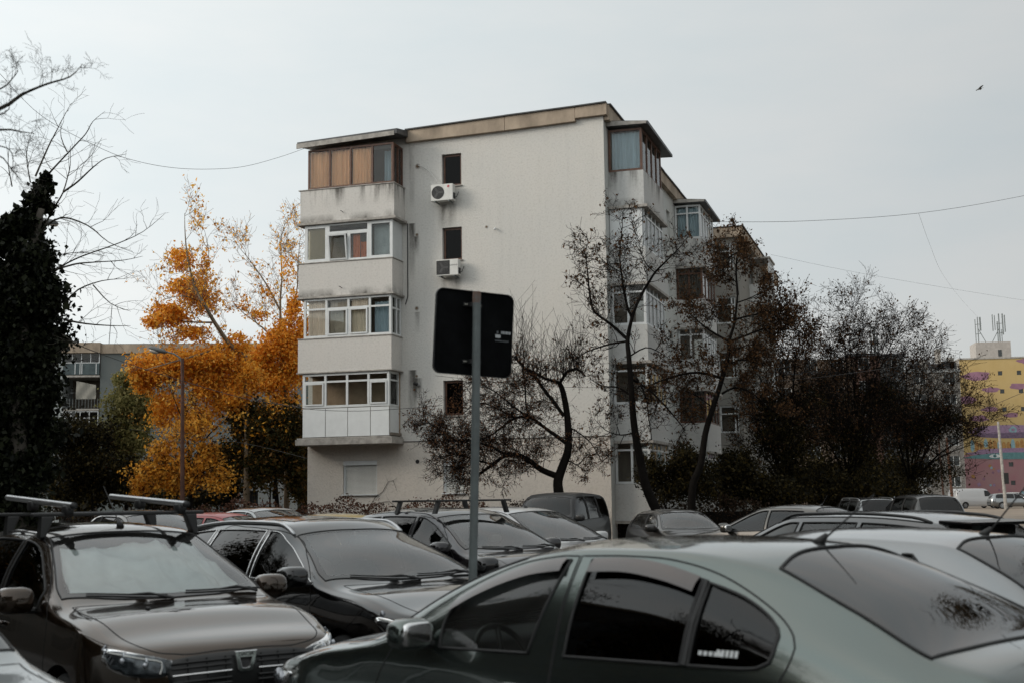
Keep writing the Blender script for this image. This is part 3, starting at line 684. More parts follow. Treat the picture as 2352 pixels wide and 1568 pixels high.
class Car:
    def __init__(s, name, label, pose, spec, pnt, hi=True, cat='car', group=None, tint=None, rear_tint=None):
        s.sp = sp = spec; s.hi = hi; s.paint = pnt
        X, Y, ph = pose
        s.root = thing(name, label, cat, (X, Y, 0), R(ph), group)
        s.N = 120 if hi else 56; s.sub = [2, 3, 3, 3, 2, 4, 4, 3, 5, 5] if hi else [1, 1, 1, 2, 1, 2, 2, 1, 2, 3]
        s.tint = tint or M_glassf; s.rtint = rear_tint or s.tint
        s.hull(); s.polys = []
    def hull(s):
        sp = s.sp; L = sp['L']
        t = np.linspace(0, 1, s.N); w = .88; s.x = x = L * ((3 * t * t - 2 * t ** 3) * w + t * (1 - w)); s.x[-1] = L
        Y, ys, zs, yr, zr, zc = (pchip(sp[k])(x) for k in ('Y', 'ys', 'zs', 'yr', 'zr', 'zc'))
        s.fn = {k: pchip(sp[k]) for k in ('Y', 'ys', 'zs', 'yr', 'zr', 'zc')}
        ys = np.minimum(ys, Y - .012); yr = np.minimum(yr, ys - .03); zr = np.minimum(zr, zc - .02); zs = np.minimum(zs, zr - .03)
        zb = np.full_like(x, sp.get('zb', .2)) + .10 * np.exp(-x / .15) + .15 * np.exp(-(L - x) / .2)
        hgt = zs - zb; one = np.ones_like(x)
        P = [(Y - .14, zb), (Y - .03, zb + .04), (Y - .004, zb + hgt * .30), (Y, zb + hgt * .62), (ys + .004, zs - .035), (ys - .012, zs + .004)]
        gl = zr - zs
        P += [(ys * .55 + yr * .45 + .02 * np.clip(gl / .3, 0, 1), zs + gl * .5), (yr, zr), (yr - .055, zr + (zc - zr) * .38), (yr * .5, zr + (zc - zr) * .86), (0 * one, zc)]
        PY = np.array([p[0] for p in P]); PZ = np.array([p[1] for p in P])   # (11, N)
        rows = []; s.jn = [0]
        K = len(P)
        for a in range(K - 1):
            p0 = (PY[max(a - 1, 0)], PZ[max(a - 1, 0)]); p1 = (PY[a], PZ[a]); p2 = (PY[a + 1], PZ[a + 1]); p3 = (PY[min(a + 2, K - 1)], PZ[min(a + 2, K - 1)])
            if a == K - 2: p3 = (-PY[K - 2], PZ[K - 2])
            for q in range(s.sub[a]):
                u = q / s.sub[a]; r_ = []
                for c in (0, 1): r_.append(.5 * (2 * p1[c] + (p2[c] - p0[c]) * u + (2 * p0[c] - 5 * p1[c] + 4 * p2[c] - p3[c]) * u * u + (3 * p1[c] - p0[c] - 3 * p2[c] + p3[c]) * u ** 3))
                rows.append((x, r_[0], r_[1]))
            s.jn.append(len(rows))
        rows.append((x, PY[-1], PZ[-1])); s.M = len(rows)
        G = np.array(rows).transpose(2, 0, 1).copy()      # (N, M, 3)
        for _ in range(2 if s.hi else 1):
            A = G.copy(); A[1:-1] = (G[:-2] + 2 * G[1:-1] + G[2:]) / 4; A[1:-1, :, 0] = G[1:-1, :, 0]
            B_ = A.copy(); B_[:, 1:-1] = (A[:, :-2] + 2 * A[:, 1:-1] + A[:, 2:]) / 4; G = B_
        # the middle of windscreen and backlight bows forward/back of the corners through zc vs zr; nothing more to do
        s.G = G
        du = np.gradient(G, axis=0); dv = np.gradient(G, axis=1)
        Nn = np.cross(du, dv); Nn /= np.linalg.norm(Nn, axis=2, keepdims=True) + 1e-9
        if Nn[s.N // 2, s.jn[3], 1] < 0: Nn = -Nn
        s.Nn = Nn
    # inverse maps into (u, v) index space
    def u_of(s, x): return float(np.interp(x, s.x, np.arange(s.N)))
    def col(s, u):
        i = min(int(u), s.N - 2); f = u - i; return s.G[i] * (1 - f) + s.G[i + 1] * f
    def side(s, x, z):
        u = s.u_of(x); c = s.col(u)[:, 2]; c = np.maximum.accumulate(c + np.arange(s.M) * 1e-6); return (u, float(np.interp(z, c, np.arange(s.M))))
    def top(s, x, y):
        u = s.u_of(x); c = s.col(u)[:, 1]; j0 = s.jn[5]
        cc = c[j0:][::-1]; cc = np.maximum.accumulate(cc + np.arange(len(cc)) * 1e-6); v = np.interp(abs(y), cc, np.arange(len(cc))); return (u, float(s.M - 1 - v))
    def ev(s, uv, off=0.0, sgn=1):
        u, v = uv; i = min(max(int(u), 0), s.N - 2); j = min(max(int(v), 0), s.M - 2); f, g = u - i, v - j
        def bl(A): return (A[i, j] * (1 - f) + A[i + 1, j] * f) * (1 - g) + (A[i, j + 1] * (1 - f) + A[i + 1, j + 1] * f) * g
        p = bl(s.G); n = bl(s.Nn); n = n / (np.linalg.norm(n) + 1e-9)
        if v >= s.M - 1.0001: n = np.array([n[0], 0, n[2]])
        p = p + n * off
        return np.array([p[0], p[1] * sgn, p[2]]), np.array([n[0], n[1] * sgn, n[2]])
    def S(s, pts, closed=True, step=.03): return [s.side(*p) for p in smooth_poly(pts, step, closed)]
    def T(s, pts, closed=True, step=.03): return [s.top(*p) for p in smooth_poly(pts, step, closed)]
    def region(s, tg, uv): s.polys.append((tg, uv))
    def run(s, central, mats):
        """triangulate the half domain with every outline as a constraint; later regions win"""
        su, sv = .03, .03
        nodes = [(i * su, j * sv) for i in range(s.N) for j in range(s.M)]
        edges = []; E0 = len(nodes)
        for i in range(s.N - 1):
            edges.append((i * s.M, (i + 1) * s.M)); edges.append((i * s.M + s.M - 1, (i + 1) * s.M + s.M - 1))
        for tg, uv in s.polys:
            n0 = len(nodes); n = len(uv)
            for (u, v) in uv: nodes.append((min(max(u, 0), s.N - 1) * su, min(max(v, 0), s.M - 1) * sv))
            edges += [(n0 + k, n0 + (k + 1) % n) for k in range(n)]
        ov, oe, of, *_ = delaunay_2d_cdt([Vector(p) for p in nodes], edges, [], 0, 1e-6)
        ov = np.array([(p[0] / su, p[1] / sv) for p in ov])
        P = np.array([s.ev(q)[0] for q in ov]); NN = np.array([s.ev(q)[1] for q in ov])
        bb = [(tg, uv, min(p[0] for p in uv), max(p[0] for p in uv), min(p[1] for p in uv), max(p[1] for p in uv)) for tg, uv in s.polys]
        groups = {}
        for f in of:
            c = ov[list(f)].mean(axis=0); tg = 'body'
            for (k, uv, a, b_, c_, d_) in bb:
                if a <= c[0] <= b_ and c_ <= c[1] <= d_ and inside(uv, c[0], c[1]): tg = k
            groups.setdefault(tg, []).append(tuple(f))
        s.parts = {}
        for tg, fs in groups.items():
            if tg == 'hole': continue
            m, off, nm, lab, thick = mats.get(tg, mats.get(tg.rstrip('0123456789'), (s.paint, 0, tg, None, 0)))
            both = tg in central or tg == 'body'
            idx = sorted({i for f in fs for i in f}); mp_ = {a: k for k, a in enumerate(idx)}
            V = P[idx] + NN[idx] * off; Nv = NN[idx]
            F = [tuple(mp_[i] for i in f) for f in fs]
            def mk(Vv, Nvv, FF, name):
                me = bpy.data.meshes.new(name); me.from_pydata([tuple(v) for v in Vv], [], FF); me.materials.append(m)
                me.polygons.foreach_set('use_smooth', [True] * len(me.polygons)); me.update()
                me.normals_split_custom_set_from_vertices([tuple(n) for n in Nvv])
                o = bpy.data.objects.new(name, me); link(o, s.root)
                if lab: o['label'] = lab
                return o
            # orientation: make face normals agree with hull normals
            def orient(Vv, Nvv, FF):
                out = []
                for f in FF:
                    a, b_, c_ = (Vv[i] for i in f[:3]); n = np.cross(b_ - a, c_ - a)
                    out.append(f if n @ Nvv[f[0]] >= 0 else f[::-1])
                return out
            F = orient(V, Nv, F)
            Vm = V * [1, -1, 1]; Nm = Nv * [1, -1, 1]; Fm = [f[::-1] for f in F]
            if both:
                V2 = [tuple(v) for v in V]; N2 = [tuple(n) for n in Nv]; mm = {}
                for k, v in enumerate(Vm):
                    if abs(v[1]) < 1e-5: mm[k] = k
                    else: mm[k] = len(V2); V2.append(tuple(v)); N2.append(tuple(Nm[k]))
                s.parts[tg] = [mk(V2, N2, F + [tuple(mm[i] for i in f) for f in Fm], nm)]
            else: s.parts[tg] = [mk(V, Nv, F, nm), mk(Vm, Nm, Fm, nm)]
    def curve(s, uv, off, sgn=1): return [s.ev(q, off, sgn)[0] for q in uv]
    def seam(s, uv, sides=(1, -1), w=.005, closed=False, name='panel_gap', m=None, off=.0012):
        for g in sides:
            b = MB(); q = [s.ev(p, off, g) for p in uv]; n = len(q); vs = []
            for k in range(n):
                a = q[(k - 1) % n if closed else max(k - 1, 0)][0]; c = q[(k + 1) % n if closed else min(k + 1, n - 1)][0]
                t = c - a; t /= np.linalg.norm(t) + 1e-9; sd_ = np.cross(t, q[k][1]); vs += [q[k][0] - sd_ * w / 2, q[k][0] + sd_ * w / 2]
            fs = [(2 * k, 2 * k + 1, 2 * ((k + 1) % n) + 1, 2 * ((k + 1) % n)) for k in range(n if closed else n - 1)]
            b.add(vs, fs); b.build(name, m or M_seam, s.root)
    def trim(s, uv, r_=.006, sides=(1, -1), m=None, name='window_trim', closed=True, off=.002, nn=6):
        for g in sides:
            b = MB(); q = s.curve(uv, off, g); b.tube(q + ([q[0]] if closed else []), r_, nn, not closed)
            b.build(name, m or M_rub, s.root, smooth=True)
    def bvh(s):
        from mathutils.bvhtree import BVHTree
        if hasattr(s, '_b'): return s._b
        V = []; F = []
        for g in (1, -1):
            n0 = len(V)
            V += [(p[0], p[1] * g, p[2]) for p in s.G.reshape(-1, 3)]
            for i in range(s.N - 1):
                for j in range(s.M - 1): a = n0 + i * s.M + j; F.append((a, a + s.M, a + s.M + 1, a + 1))
        for i in (0, s.N - 1):   # end caps
            c = [i * s.M + j for j in range(s.M)]; d = [s.N * s.M + k for k in c[::-1]][1:]
            F.append(tuple(c + d))
        s._b = BVHTree.FromPolygons(V, F); return s._b
    def caps(s):
        b = MB()
        for i in (0, s.N - 1):
            c = [tuple(p) for p in s.G[i]]; d = [(p[0], -p[1], p[2]) for p in s.G[i][::-1][1:]]
            b.add(c + d, [tuple(range(len(c + d))) if i else tuple(range(len(c + d)))[::-1]])
        b.build('end_panel', s.paint, s.root)
    def decal(s, poly, off, m, name, parent=None, front=True, step=.04, thick=.02, mirror=False, smooth=True, ang=0):
        """patch projected along the car's axis on nose or tail, standing proud by off, with a rim"""
        res = []
        for g in ((1, -1) if mirror else (1,)):
            pl = [(p[0] * g, p[1]) for p in smooth_poly(poly, step)]
            xs = [p[0] for p in pl]; zs_ = [p[1] for p in pl]; nodes = list(pl); n = len(pl)
            for a in np.arange(min(xs), max(xs), step):
                for c in np.arange(min(zs_), max(zs_), step):
                    if inside(pl, a, c) and min((a - q[0]) ** 2 + (c - q[1]) ** 2 for q in pl) > (step * .4) ** 2: nodes.append((a, c))
            ov, oe, of, *_ = delaunay_2d_cdt([Vector(p) for p in nodes], [(k, (k + 1) % n) for k in range(n)], [], 0, 1e-6)
            T_ = s.bvh(); V = []; x0 = -2 if front else s.sp['L'] + 2; d = Vector((1 if front else -1, 0, 0))
            if ang:      # patch wraps round the corner: outline given in (distance across the diagonal, z)
                ca, sa = math.cos(R(ang)), math.sin(R(ang)); d = Vector((ca, -sa * g, 0)); q_ = Vector((sa, ca * g, 0))
                for p in ov:
                    o_ = q_ * (p[0] * g) - d * 3; o_.z = p[1]; h = T_.ray_cast(o_, d); w_ = h[0] if h[0] is not None else o_ + d * 3
                    V.append(tuple(w_ - d * off))
            lastx = 0.2
            for p in (ov if not ang else []):
                h = T_.ray_cast(Vector((x0, p[0], p[1])), d)
                xx = h[0][0] if h[0] is not None else lastx; lastx = xx
                V.append((xx - d[0] * off, p[0], p[1]))
            F = [tuple(f) for f in of if inside(pl, sum(ov[i][0] for i in f) / 3, sum(ov[i][1] for i in f) / 3)]
            n0 = len(V); cnt = {}
            for f in F:
                for k in range(3): e = (f[k], f[(k + 1) % 3]); cnt[e] = 1
            rim = [e for e in cnt if (e[1], e[0]) not in cnt]
            V2 = V + [(v[0] + d[0] * thick, v[1] + d[1] * thick, v[2]) for v in V]
            F2 = F + [(e[1], e[0], e[0] + n0, e[1] + n0) for e in rim]
            me = bpy.data.meshes.new(name); me.from_pydata(V2, [], F2); me.materials.append(m)
            if smooth: me.polygons.foreach_set('use_smooth', [len(f) == 3 for f in F2])
            me.update(); me.validate()
            o = bpy.data.objects.new(name, me); link(o, parent or s.root); res.append(o)
        return res
    def diag(s, t, z, g=1, ang=45, off=0):
        ca, sa = math.cos(R(ang)), math.sin(R(ang)); d = Vector((ca, -sa * g, 0)); o_ = Vector((sa, ca * g, 0)) * t - d * 3; o_.z = z
        h = s.bvh().ray_cast(o_, d); w_ = h[0] if h[0] is not None else o_ + d * 3; return tuple(w_ - d * off)
    def front_x(s, y, z):
        h = s.bvh().ray_cast(Vector((-2, y, z)), Vector((1, 0, 0))); return h[0][0] if h[0] is not None else .3
    def top_z(s, x, y):
        h = s.bvh().ray_cast(Vector((x, y, 4)), Vector((0, 0, -1))); return h[0][2] if h[0] is not None else 1.0
    # ---- furniture of the car
    def wheels(s, xf, xr, r_=.31, w=.2):
        tpl = None
        for x in (xf, xr):
            for g in (1, -1):
                y = (s.sp['W'] / 2 - .03 - w / 2) * g
                if tpl is None:
                    b = MB(); n = 28; prof = [(r_ * .68, -w / 2), (r_ * .93, -w / 2), (r_, -w / 2 + .03), (r_, w / 2 - .03), (r_ * .93, w / 2), (r_ * .68, w / 2)]
                    vs = [(a * math.cos(2 * math.pi * k / n), q, a * math.sin(2 * math.pi * k / n)) for k in range(n) for (a, q) in prof]
                    fs = [(k * 6 + i, k * 6 + (i + 1) % 6, ((k + 1) % n) * 6 + (i + 1) % 6, ((k + 1) % n) * 6 + i) for k in range(n) for i in range(6)]
                    b.add(vs, fs); wh = b.build('wheel', M_tyre, s.root, smooth=True)
                    b = MB(); rr = r_ * .68
                    b.tube([(0, w * .46, 0), (0, w * .30, 0)], rr * .25, 12)
                    b.tube([(0, w * .1, 0), (0, w * .08, 0)], rr * .98, 24)
                    for k in range(7):
                        a = 2 * math.pi * k / 7; b.obox((math.cos(a) * rr * .6, w * .38, math.sin(a) * rr * .6), (math.cos(a) * rr * .4, 0, math.sin(a) * rr * .4), (0, .012, 0), (-math.sin(a) * .028, 0, math.cos(a) * .028))
                    rm = b.build('rim', M_rim, wh); tpl = (wh, rm)
                    o, ri = wh, rm
                else:
                    o = tpl[0].copy(); link(o, s.root); ri = tpl[1].copy(); link(ri, o)
                o.location = (x, y, r_); o.rotation_euler = (0, .3 * x, 0 if g > 0 else math.pi)
    def cabin(s, xd, rows, seatc=M_int, lhd=True, steer=True, z0=.30, yw=.36, zb=.98):
        b = MB(); W2 = s.sp['W'] / 2 - .10; L = s.sp['L']
        b.box(.9, L - .35, -W2, W2, .26, .34)
        b.box(xd - .35, xd - .28, -W2 + .04, W2 - .04, .34, zb - .12)
        if s.sp.get('deckbox'): b.box(s.sp['deckbox'], L - .3, -W2 + .08, W2 - .08, .34, zb - .10)
        b.build('cabin_floor', M_int, s.root)
        b = MB(); b.sq((xd, 0, zb - .16), (.30, W2 - .08, .13), .35, 24, 8); o = b.build('dashboard', mat('dash_plastic', (.03, .03, .032), .65), s.root, smooth=True)
        if steer:
            y = -yw if lhd else yw
            b = MB(); n = 24; rot = Matrix.Rotation(R(62), 3, 'Y'); cx, cz = xd + .38, zb - .14
            pts = []
            for k in range(n + 1):
                a = 2 * math.pi * k / n; v = rot @ Vector((.185 * math.cos(a), .185 * math.sin(a), 0)); pts.append((cx + v[0], y + v[1], cz + v[2]))
            b.tube(pts, .017, 8, False)
            b.tube([(cx, y, cz), (xd + .1, y, cz - .12)], .03, 8)
            for a in (0.2, 2.94, 4.71): v = rot @ Vector((.18 * math.cos(a), .18 * math.sin(a), 0)); b.tube([(cx, y, cz), (cx + v[0], y + v[1], cz + v[2])], .016, 6)
            b.build('steering_wheel', M_black, s.root, smooth=True)
        for ri_, x in enumerate(rows):
            ysq = (-yw, yw) if ri_ == 0 else (-.36, .36)
            for y in ysq:
                b = MB(); wv = .25 if ri_ == 0 else .33
                b.sq((x, y, z0 + .15), (.27, wv, .12), .4, 14, 8)
                rot = Matrix.Rotation(R(17), 3, 'Y'); b.sq((x + .30, y, z0 + .48), (.09, wv - .01, .33), .45, 14, 8, rot)
                o = b.build('seat', seatc, s.root, smooth=True)
                b = MB(); b.sq((x + .43, y, z0 + .87), (.05, .13, .095), .5, 12, 8, rot); b.tube([(x + .40, y - .05, z0 + .70), (x + .43, y - .05, z0 + .86)], .007, 5); b.tube([(x + .40, y + .05, z0 + .70), (x + .43, y + .05, z0 + .86)], .007, 5)
                b.build('headrest', seatc, o, smooth=True)
    def mirrors(s, x, z, m=None, r_=(.085, .12, .085), out=.10):
        for g in (1, -1):
            y = (s.fn['ys'](x) + out) * g
            b = MB(); b.sq((x, y, z), r_, .62, 18, 12); o = b.build('side_mirror', m or s.paint, s.root, smooth=True)
            b = MB(); b.sq((x + r_[0] * .78, y, z), (r_[0] * .30, r_[1] * .84, r_[2] * .80), .5, 16, 8); b.build('mirror_glass', M_chrome, o, smooth=True)
            b = MB(); b.tube([(x + .01, y - g * out * 1.3, z - r_[2] * .85), (x, y - g * .02, z - r_[2] * .7)], .022, 8); b.build('mirror_stalk', M_black, o)
    def antenna(s, x, y=0, lean=.35, L=.26, h=.04):
        z = s.top_z(x, y); b = MB()
        b.tube([(x - .045, y, z - .01), (x - .02, y, z + .012), (x + .01, y, z + h)], [.030, .022, .010], 8)
        o = b.build('antenna_base', M_black, s.root, smooth=True)
        b = MB(); b.tube([(x + .01, y, z + h - .01), (x + .01 + L * math.sin(lean), y, z + h + L * math.cos(lean))], [.005, .0028], 6); b.build('antenna_rod', M_black, o)
    def wipers(s, x, ys_=(-.55, .1), w=.5, dirn=1):
        for y0 in ys_:
            pts = []; n = 8; cx = s.sp['cowl'][0]
            for k in range(n + 1):
                y = y0 + w * k / n * dirn; xx = cx + .02 + .035 * (k / n) + .13 * (abs(y) / .7) ** 2.2
                pts.append((xx, y, s.top_z(xx, y) + .012))
            b = MB(); b.tube(pts, .006, 6); q = pts[0]; b.tube([(q[0] - .05, q[1] - .03 * dirn, s.top_z(q[0] - .05, q[1]) + .01), (pts[2][0] - .015, pts[2][1], pts[2][2] + .012), pts[4]], [.012, .008, .006], 6); b.build('wiper', M_black, s.root)
    def handles(s, xs, dz=-.12):
        for x in xs:
            for g in (1, -1):
                uv = s.side(x, float(s.fn['zs'](x)) + dz); p, n = s.ev(uv, .022, g)
                b = MB(); b.sq(p, (.095, .012, .016), .5, 12, 6); o = b.build('door_handle', s.paint, s.root, smooth=True)
    def rails(s, x0, x1, inset=.03, h=.045, m=None, r_=.014, flush=False):
        for g in (1, -1):
            pts = []; n = 26
            for k in range(n + 1):
                x = x0 + (x1 - x0) * k / n; e = max(0, min(1, math.sin(math.pi * k / n) * 3.2)); y = (float(s.fn['yr'](x)) - inset) * g
                pts.append((x, y, s.top_z(x, y) + h * e ** .6))
            b = MB(); b.tube(pts, r_, 8)
            if h > .03:
                for k in (2, 13, 24): p = pts[k]; b.obox((p[0], p[1], p[2] - h / 2), (.03, 0, 0), (0, .010, 0), (0, 0, h / 2))
            b.build('roof_rail', m or M_alu, s.root, smooth=True)
    def plate(s, z, rear=False, txt=None):
        x = (s.sp['L'] + .012) if rear else -.02
        b = MB(); b.box(x - .006, x + .006, -.26, .26, z - .055, z + .055); b.build('number_plate', mat('plate_white', (.65, .65, .62), .4), s.root)

def mkspec(L=4.3, W=1.76, H=1.50, nz=.78, cowl=(1.2, 1.0), wst=(2.05, 1.42), rfe=(3.5, 1.44), blb=(4.1, 1.05), deck=None, belt=(.93, .97), yr=.59, rs=.075, tail=.9, sharp=1.0):
    cx, cz = cowl; wx, wz = wst; rx, rz = rfe; bx, bz = blb
    hw = W / 2
    zc = [(0, nz - .16), (.015, nz - .10), (.05, nz - .035), (.13, nz + .005), (.35, nz + .055), (cx * .6, nz + (cz - nz) * .72), (cx - .02, cz - .012), (cx + .06, cz + .03)]
    zc += [((cx + wx) / 2, (cz + wz) / 2 + .045), (wx - .05, wz - .012), (wx + .18, wz + (H - wz) * .7), ((wx + rx) / 2, H), (rx - .1, rz + .012), (rx + .03, rz - .015)]
    if deck: zc += [((rx + bx) / 2, (rz + bz) / 2 + .03), (bx - .03, bz + .01), (bx + .10, bz - .01), (L - .08, deck), (L - .02, deck - .07), (L, deck - .16)]
    else: zc += [((rx + bx) / 2 + .02, (rz + bz) / 2 + .02), (bx, bz), (min(bx + .08, L - .04), tail), (L, tail - .12)]
    zc = sorted(zc); zc = [zc[0]] + [q for p, q in zip(zc, zc[1:]) if q[0] > p[0] + .004]
    fz = pchip(zc)
    side_top = wz - .05
    zr = [(0, nz - .20), (.1, nz - .05), (.35, nz + .015), (cx * .6, float(fz(cx * .6)) - .045), (cx, cz - .05), (cx + .16, cz - .015), ((cx + wx) / 2 + .12, (cz + wz) / 2 - .03), (wx + .08, side_top), (wx + .3, H - rs - .01), ((wx + rx) / 2, H - rs), (rx - .05, rz - .055), (rx + .05, rz - .085)]
    if deck: zr += [((rx + bx) / 2, (rz + bz) / 2 - .03), (bx, bz - .045), (L - .08, deck - .04), (L, deck - .2)]
    else: zr += [((rx + bx) / 2, (rz + bz) / 2 - .02), (bx, bz - .04), (L, tail - .18)]
    zr = sorted(zr); zr = [zr[0]] + [q for p, q in zip(zr, zr[1:]) if q[0] > p[0] + .004]
    yrt = [(0, .26), (.05, .50), (.15, hw - .22), (.4, hw - .13), (cx, hw - .12), (cx + .2, hw - .115), ((cx + wx) / 2 + .12, (hw - .12 + yr) / 2 + .005), (wx + .1, yr), ((wx + rx) / 2, yr + .012), (rx, yr - .02)]
    yrt += [((rx + bx) / 2, yr + .02), (bx, hw - .19 if deck else yr + .03), (L - .05, hw - .2 if deck else hw - .26), (L, hw - .34)]
    yrt = sorted(yrt); yrt = [yrt[0]] + [q for p, q in zip(yrt, yrt[1:]) if q[0] > p[0] + .004]
    frz = pchip(zr)
    b0, b1 = belt
    zs = [(0, nz - .26), (.1, nz - .14), (.4, nz - .03), (cx * .6, min(b0 - .05, float(frz(cx * .6)) - .045)), (cx, b0 - .01), (cx + .5, b0), (rx, b1), (L - .3, b1 - .02), (L, b1 - .2)]
    Yt = [(0, .34), (.012, .46), (.04, .58), (.09, .68), (.18, hw - .115), (.34, hw - .045), (.6, hw - .01), (.9, hw), (L - .9, hw), (L - .4, hw - .03), (L - .15, hw - .10), (L - .05, hw - .18), (L, hw - .27)]
    ys = [(a, b_ - .035 - (.02 if .8 < a < L - .6 else 0)) for a, b_ in Yt]
    return dict(L=L, W=W, H=H, zc=zc, zr=zr, yr=yrt, zs=zs, ys=ys, Y=Yt, nz=nz, cowl=cowl, wst=wst, rfe=rfe, blb=blb)

def auto_windows(c, xa, xe, pillars, zlo=.028, zhi=.040, pw=.07, rake=.10):
    """side glass outlines between belt and rail"""
    fs, fr = c.fn['zs'], c.fn['zr']
    lo = lambda x: float(fs(x)) + zlo
    hi = lambda x: float(fr(x)) - zhi
    xs = [xa] + list(pillars) + [xe]; out = []
    for k in range(len(xs) - 1):
        a = xs[k] + (pw / 2 if k else 0); b_ = xs[k + 1] - (pw / 2 if k < len(xs) - 2 else 0)
        n = 7; t = []
        for q in range(n + 1):
            x = a + (b_ - a) * q / n
            if hi(x) - lo(x) > .05: t.append((x, hi(x)))
        if k == len(xs) - 2: t = [(x, z) for x, z in t if x < b_ - rake - .02]; t += [(b_ - rake, hi(b_ - rake) - .03), (b_ - rake * .15, (hi(b_ - rake) + lo(b_)) / 2), (b_ - .02, lo(b_) + .02, 0)]
        if t[0][0] > a + .01: t = [(a, lo(a) + .012, 0)] + t
        else: t = [(a, lo(a), 0)] + [(t[0][0], t[0][1], 0)] + t[1:]
        if k < len(xs) - 2: t[-1] = (*t[-1][:2], 0)
        out.append(t + [(b_ - (.02 if k == len(xs) - 2 else 0), lo(b_), 0), ((a + b_) / 2, lo((a + b_) / 2))])
    return out

def standard_car(name, label, pose, spec, pnt, hi=False, wins=None, xa=None, xe=None, pillars=(), doors=(), windscreen=True, rear_glass=None, tint=None, rear_tint=None, side_tint=None, trim_m=None, axles=None, rows=None, lamps=True, group=None, cat='car', mirror=True, trunk=True, visors=False, mir_z=None, mirror_kw={}, seams=True, cabin_kw={}, gutter=True, screen_m=None):
    c = Car(name, label, pose, spec, pnt, hi, cat, group, tint, rear_tint)
    L, H = spec['L'], spec['H']; cx, cz = spec['cowl']; wx, wz = spec['wst']; rx, rz = spec['rfe']; bx, bz = spec['blb']
    xa = xa or cx + .42; xe = xe or rx - .05
    axles = axles or (L * .205, L * .79)
    yr = lambda x: float(c.fn['yr'](x))
    # doors (regions), arches (holes)
    nwin = wins or auto_windows(c, xa, xe, pillars)
    for k, d in enumerate(doors): c.region('door%d' % k, c.S(d))
    for ax in axles:
        c.region('hole', [c.side(ax + .355 * math.cos(a), .32 + .355 * math.sin(a)) for a in np.linspace(-.15, math.pi + .15, 22)])
    if hi or seams:
        hood = [(.035, 0, 0), (.06, .40), (.17, .60), (.6, .68), (cx + .02, .70, 0), (cx - .04, .4), (cx - .07, 0, 0)]
        c.region('hood', c.T(hood))
    for k, w_ in enumerate(nwin): c.region('win%d' % k, c.S(w_, step=.03 if hi else .06))
    ws = None
    if windscreen:
        n = 6; edge = [(cx + .17 + (wx + .05 - cx - .17) * q / n, yr(cx + .17 + (wx + .05 - cx - .17) * q / n) - .035) for q in range(n + 1)]
        ws = [(cx + .0, 0, 0), (cx + .03, .35), (cx + .12, .6), (edge[0][0], edge[0][1], 0)] + edge[1:-1] + [(edge[-1][0], edge[-1][1], 0), (wx + .01, .3), (wx - .01, 0, 0)]
        c.region('frit', c.T(ws))
        mcx, mcy = (cx + wx) / 2, 0
        ins = [(mcx + (p[0] - mcx) * .90 + .01, p[1] * .925 if p[1] else 0, *p[2:]) for p in ws]
        c.region('screen', c.T(ins))
    if rear_glass: c.region('rearscreen', c.T(rear_glass))
    st = side_tint or [c.tint] * len(nwin)
    mats = {'body': (pnt, 0, 'body', None, 0), 'door': (pnt, 0, 'door', None, 0), 'hood': (pnt, .0, 'hood', None, 0), 'frit': (M_frit, .001, 'windscreen_border', None, 0),
            'screen': (screen_m or M_screen, .0, 'windscreen', None, 0), 'rearscreen': (c.rtint, -.002, 'rear_window', None, 0)}
    for k in range(len(nwin)): mats['win%d' % k] = (st[min(k, len(st) - 1)], -.006, 'side_window', None, 0)
    c.run({'body', 'hood', 'frit', 'screen', 'rearscreen'}, mats)
    c.caps()
    for k, w_ in enumerate(nwin): c.trim(c.S(w_, step=.04), (.0055 if trim_m else .008) if hi else .010, m=trim_m, name='window_trim')
    for d in doors: c.seam(c.S(d), w=.008 if hi else .012, closed=True)
    if hi or seams: c.seam(c.T(hood, closed=False), w=.008)
    if ws is not None: c.trim(c.T(ws, closed=False), .006, closed=False, name='windscreen_seal')
    if rear_glass: c.trim(c.T(rear_glass, closed=False), .007, closed=False, name='rear_window_seal')
    # roof gutter
    g_ = [c.side(x, float(c.fn['zr'](x)) + .002) for x in np.linspace(wx + .05, rx - .25, 20)]
    if gutter: c.seam([(u, c.jn[7] + 1.0 if hi else c.jn[7] + .6) for u, v in g_], w=.012, name='roof_gutter')
    c.wheels(*axles)
    for ax in axles:
        for g in (1, -1):
            b = MB(); a_ = np.linspace(0, math.pi, 12); y1 = (spec['W'] / 2 - .045) * g; y0 = (spec['W'] / 2 - .30) * g
            for k in range(11):
                p = lambda a, y: (ax + .37 * math.cos(a), y, .32 + .37 * math.sin(a)); b.quad(p(a_[k], y0), p(a_[k + 1], y0), p(a_[k + 1], y1), p(a_[k], y1))
            b.build('wheel_arch', M_rub, c.root)
    c.cabin(cx + .18, rows or (cx + 1.05, cx + 1.95), zb=cz, **cabin_kw)
    if mirror: c.mirrors(xa + .02, (mir_z or cz + .03), **mirror_kw)
    if doors and hi: c.handles([max(p[0] for p in d) - .18 for d in doors])
    return c
# ---------------------------------------------------------------- the individual cars
P_sage = paint('paint_sage_silver', (.10, .122, .112), .9, .17, .08)
P_silver = paint('paint_silver', (.22, .23, .235), .85, .22, .15)
P_brown = paint('paint_brown', (.040, .023, .011), .85, .12, .08)
P_dkgrey = paint('paint_dark_grey', (.008, .008, .0085), .70, .12, .08)
P_black = paint('paint_black', (.003, .003, .0035), .0, .5, .02, .35)
P_plum = paint('paint_charcoal', (.014, .012, .015), .70, .22, .25)
P_white = paint('paint_white', (.42, .42, .42), .0, .35, .15)
P_red = paint('paint_red', (.26, .008, .010), .0, .35, .05, .5)
P_yellow = paint('paint_yellow', (.42, .27, .03), .0, .30, .10)
P_taupe = paint('paint_taupe', (.075, .066, .056), .8, .28, .2)

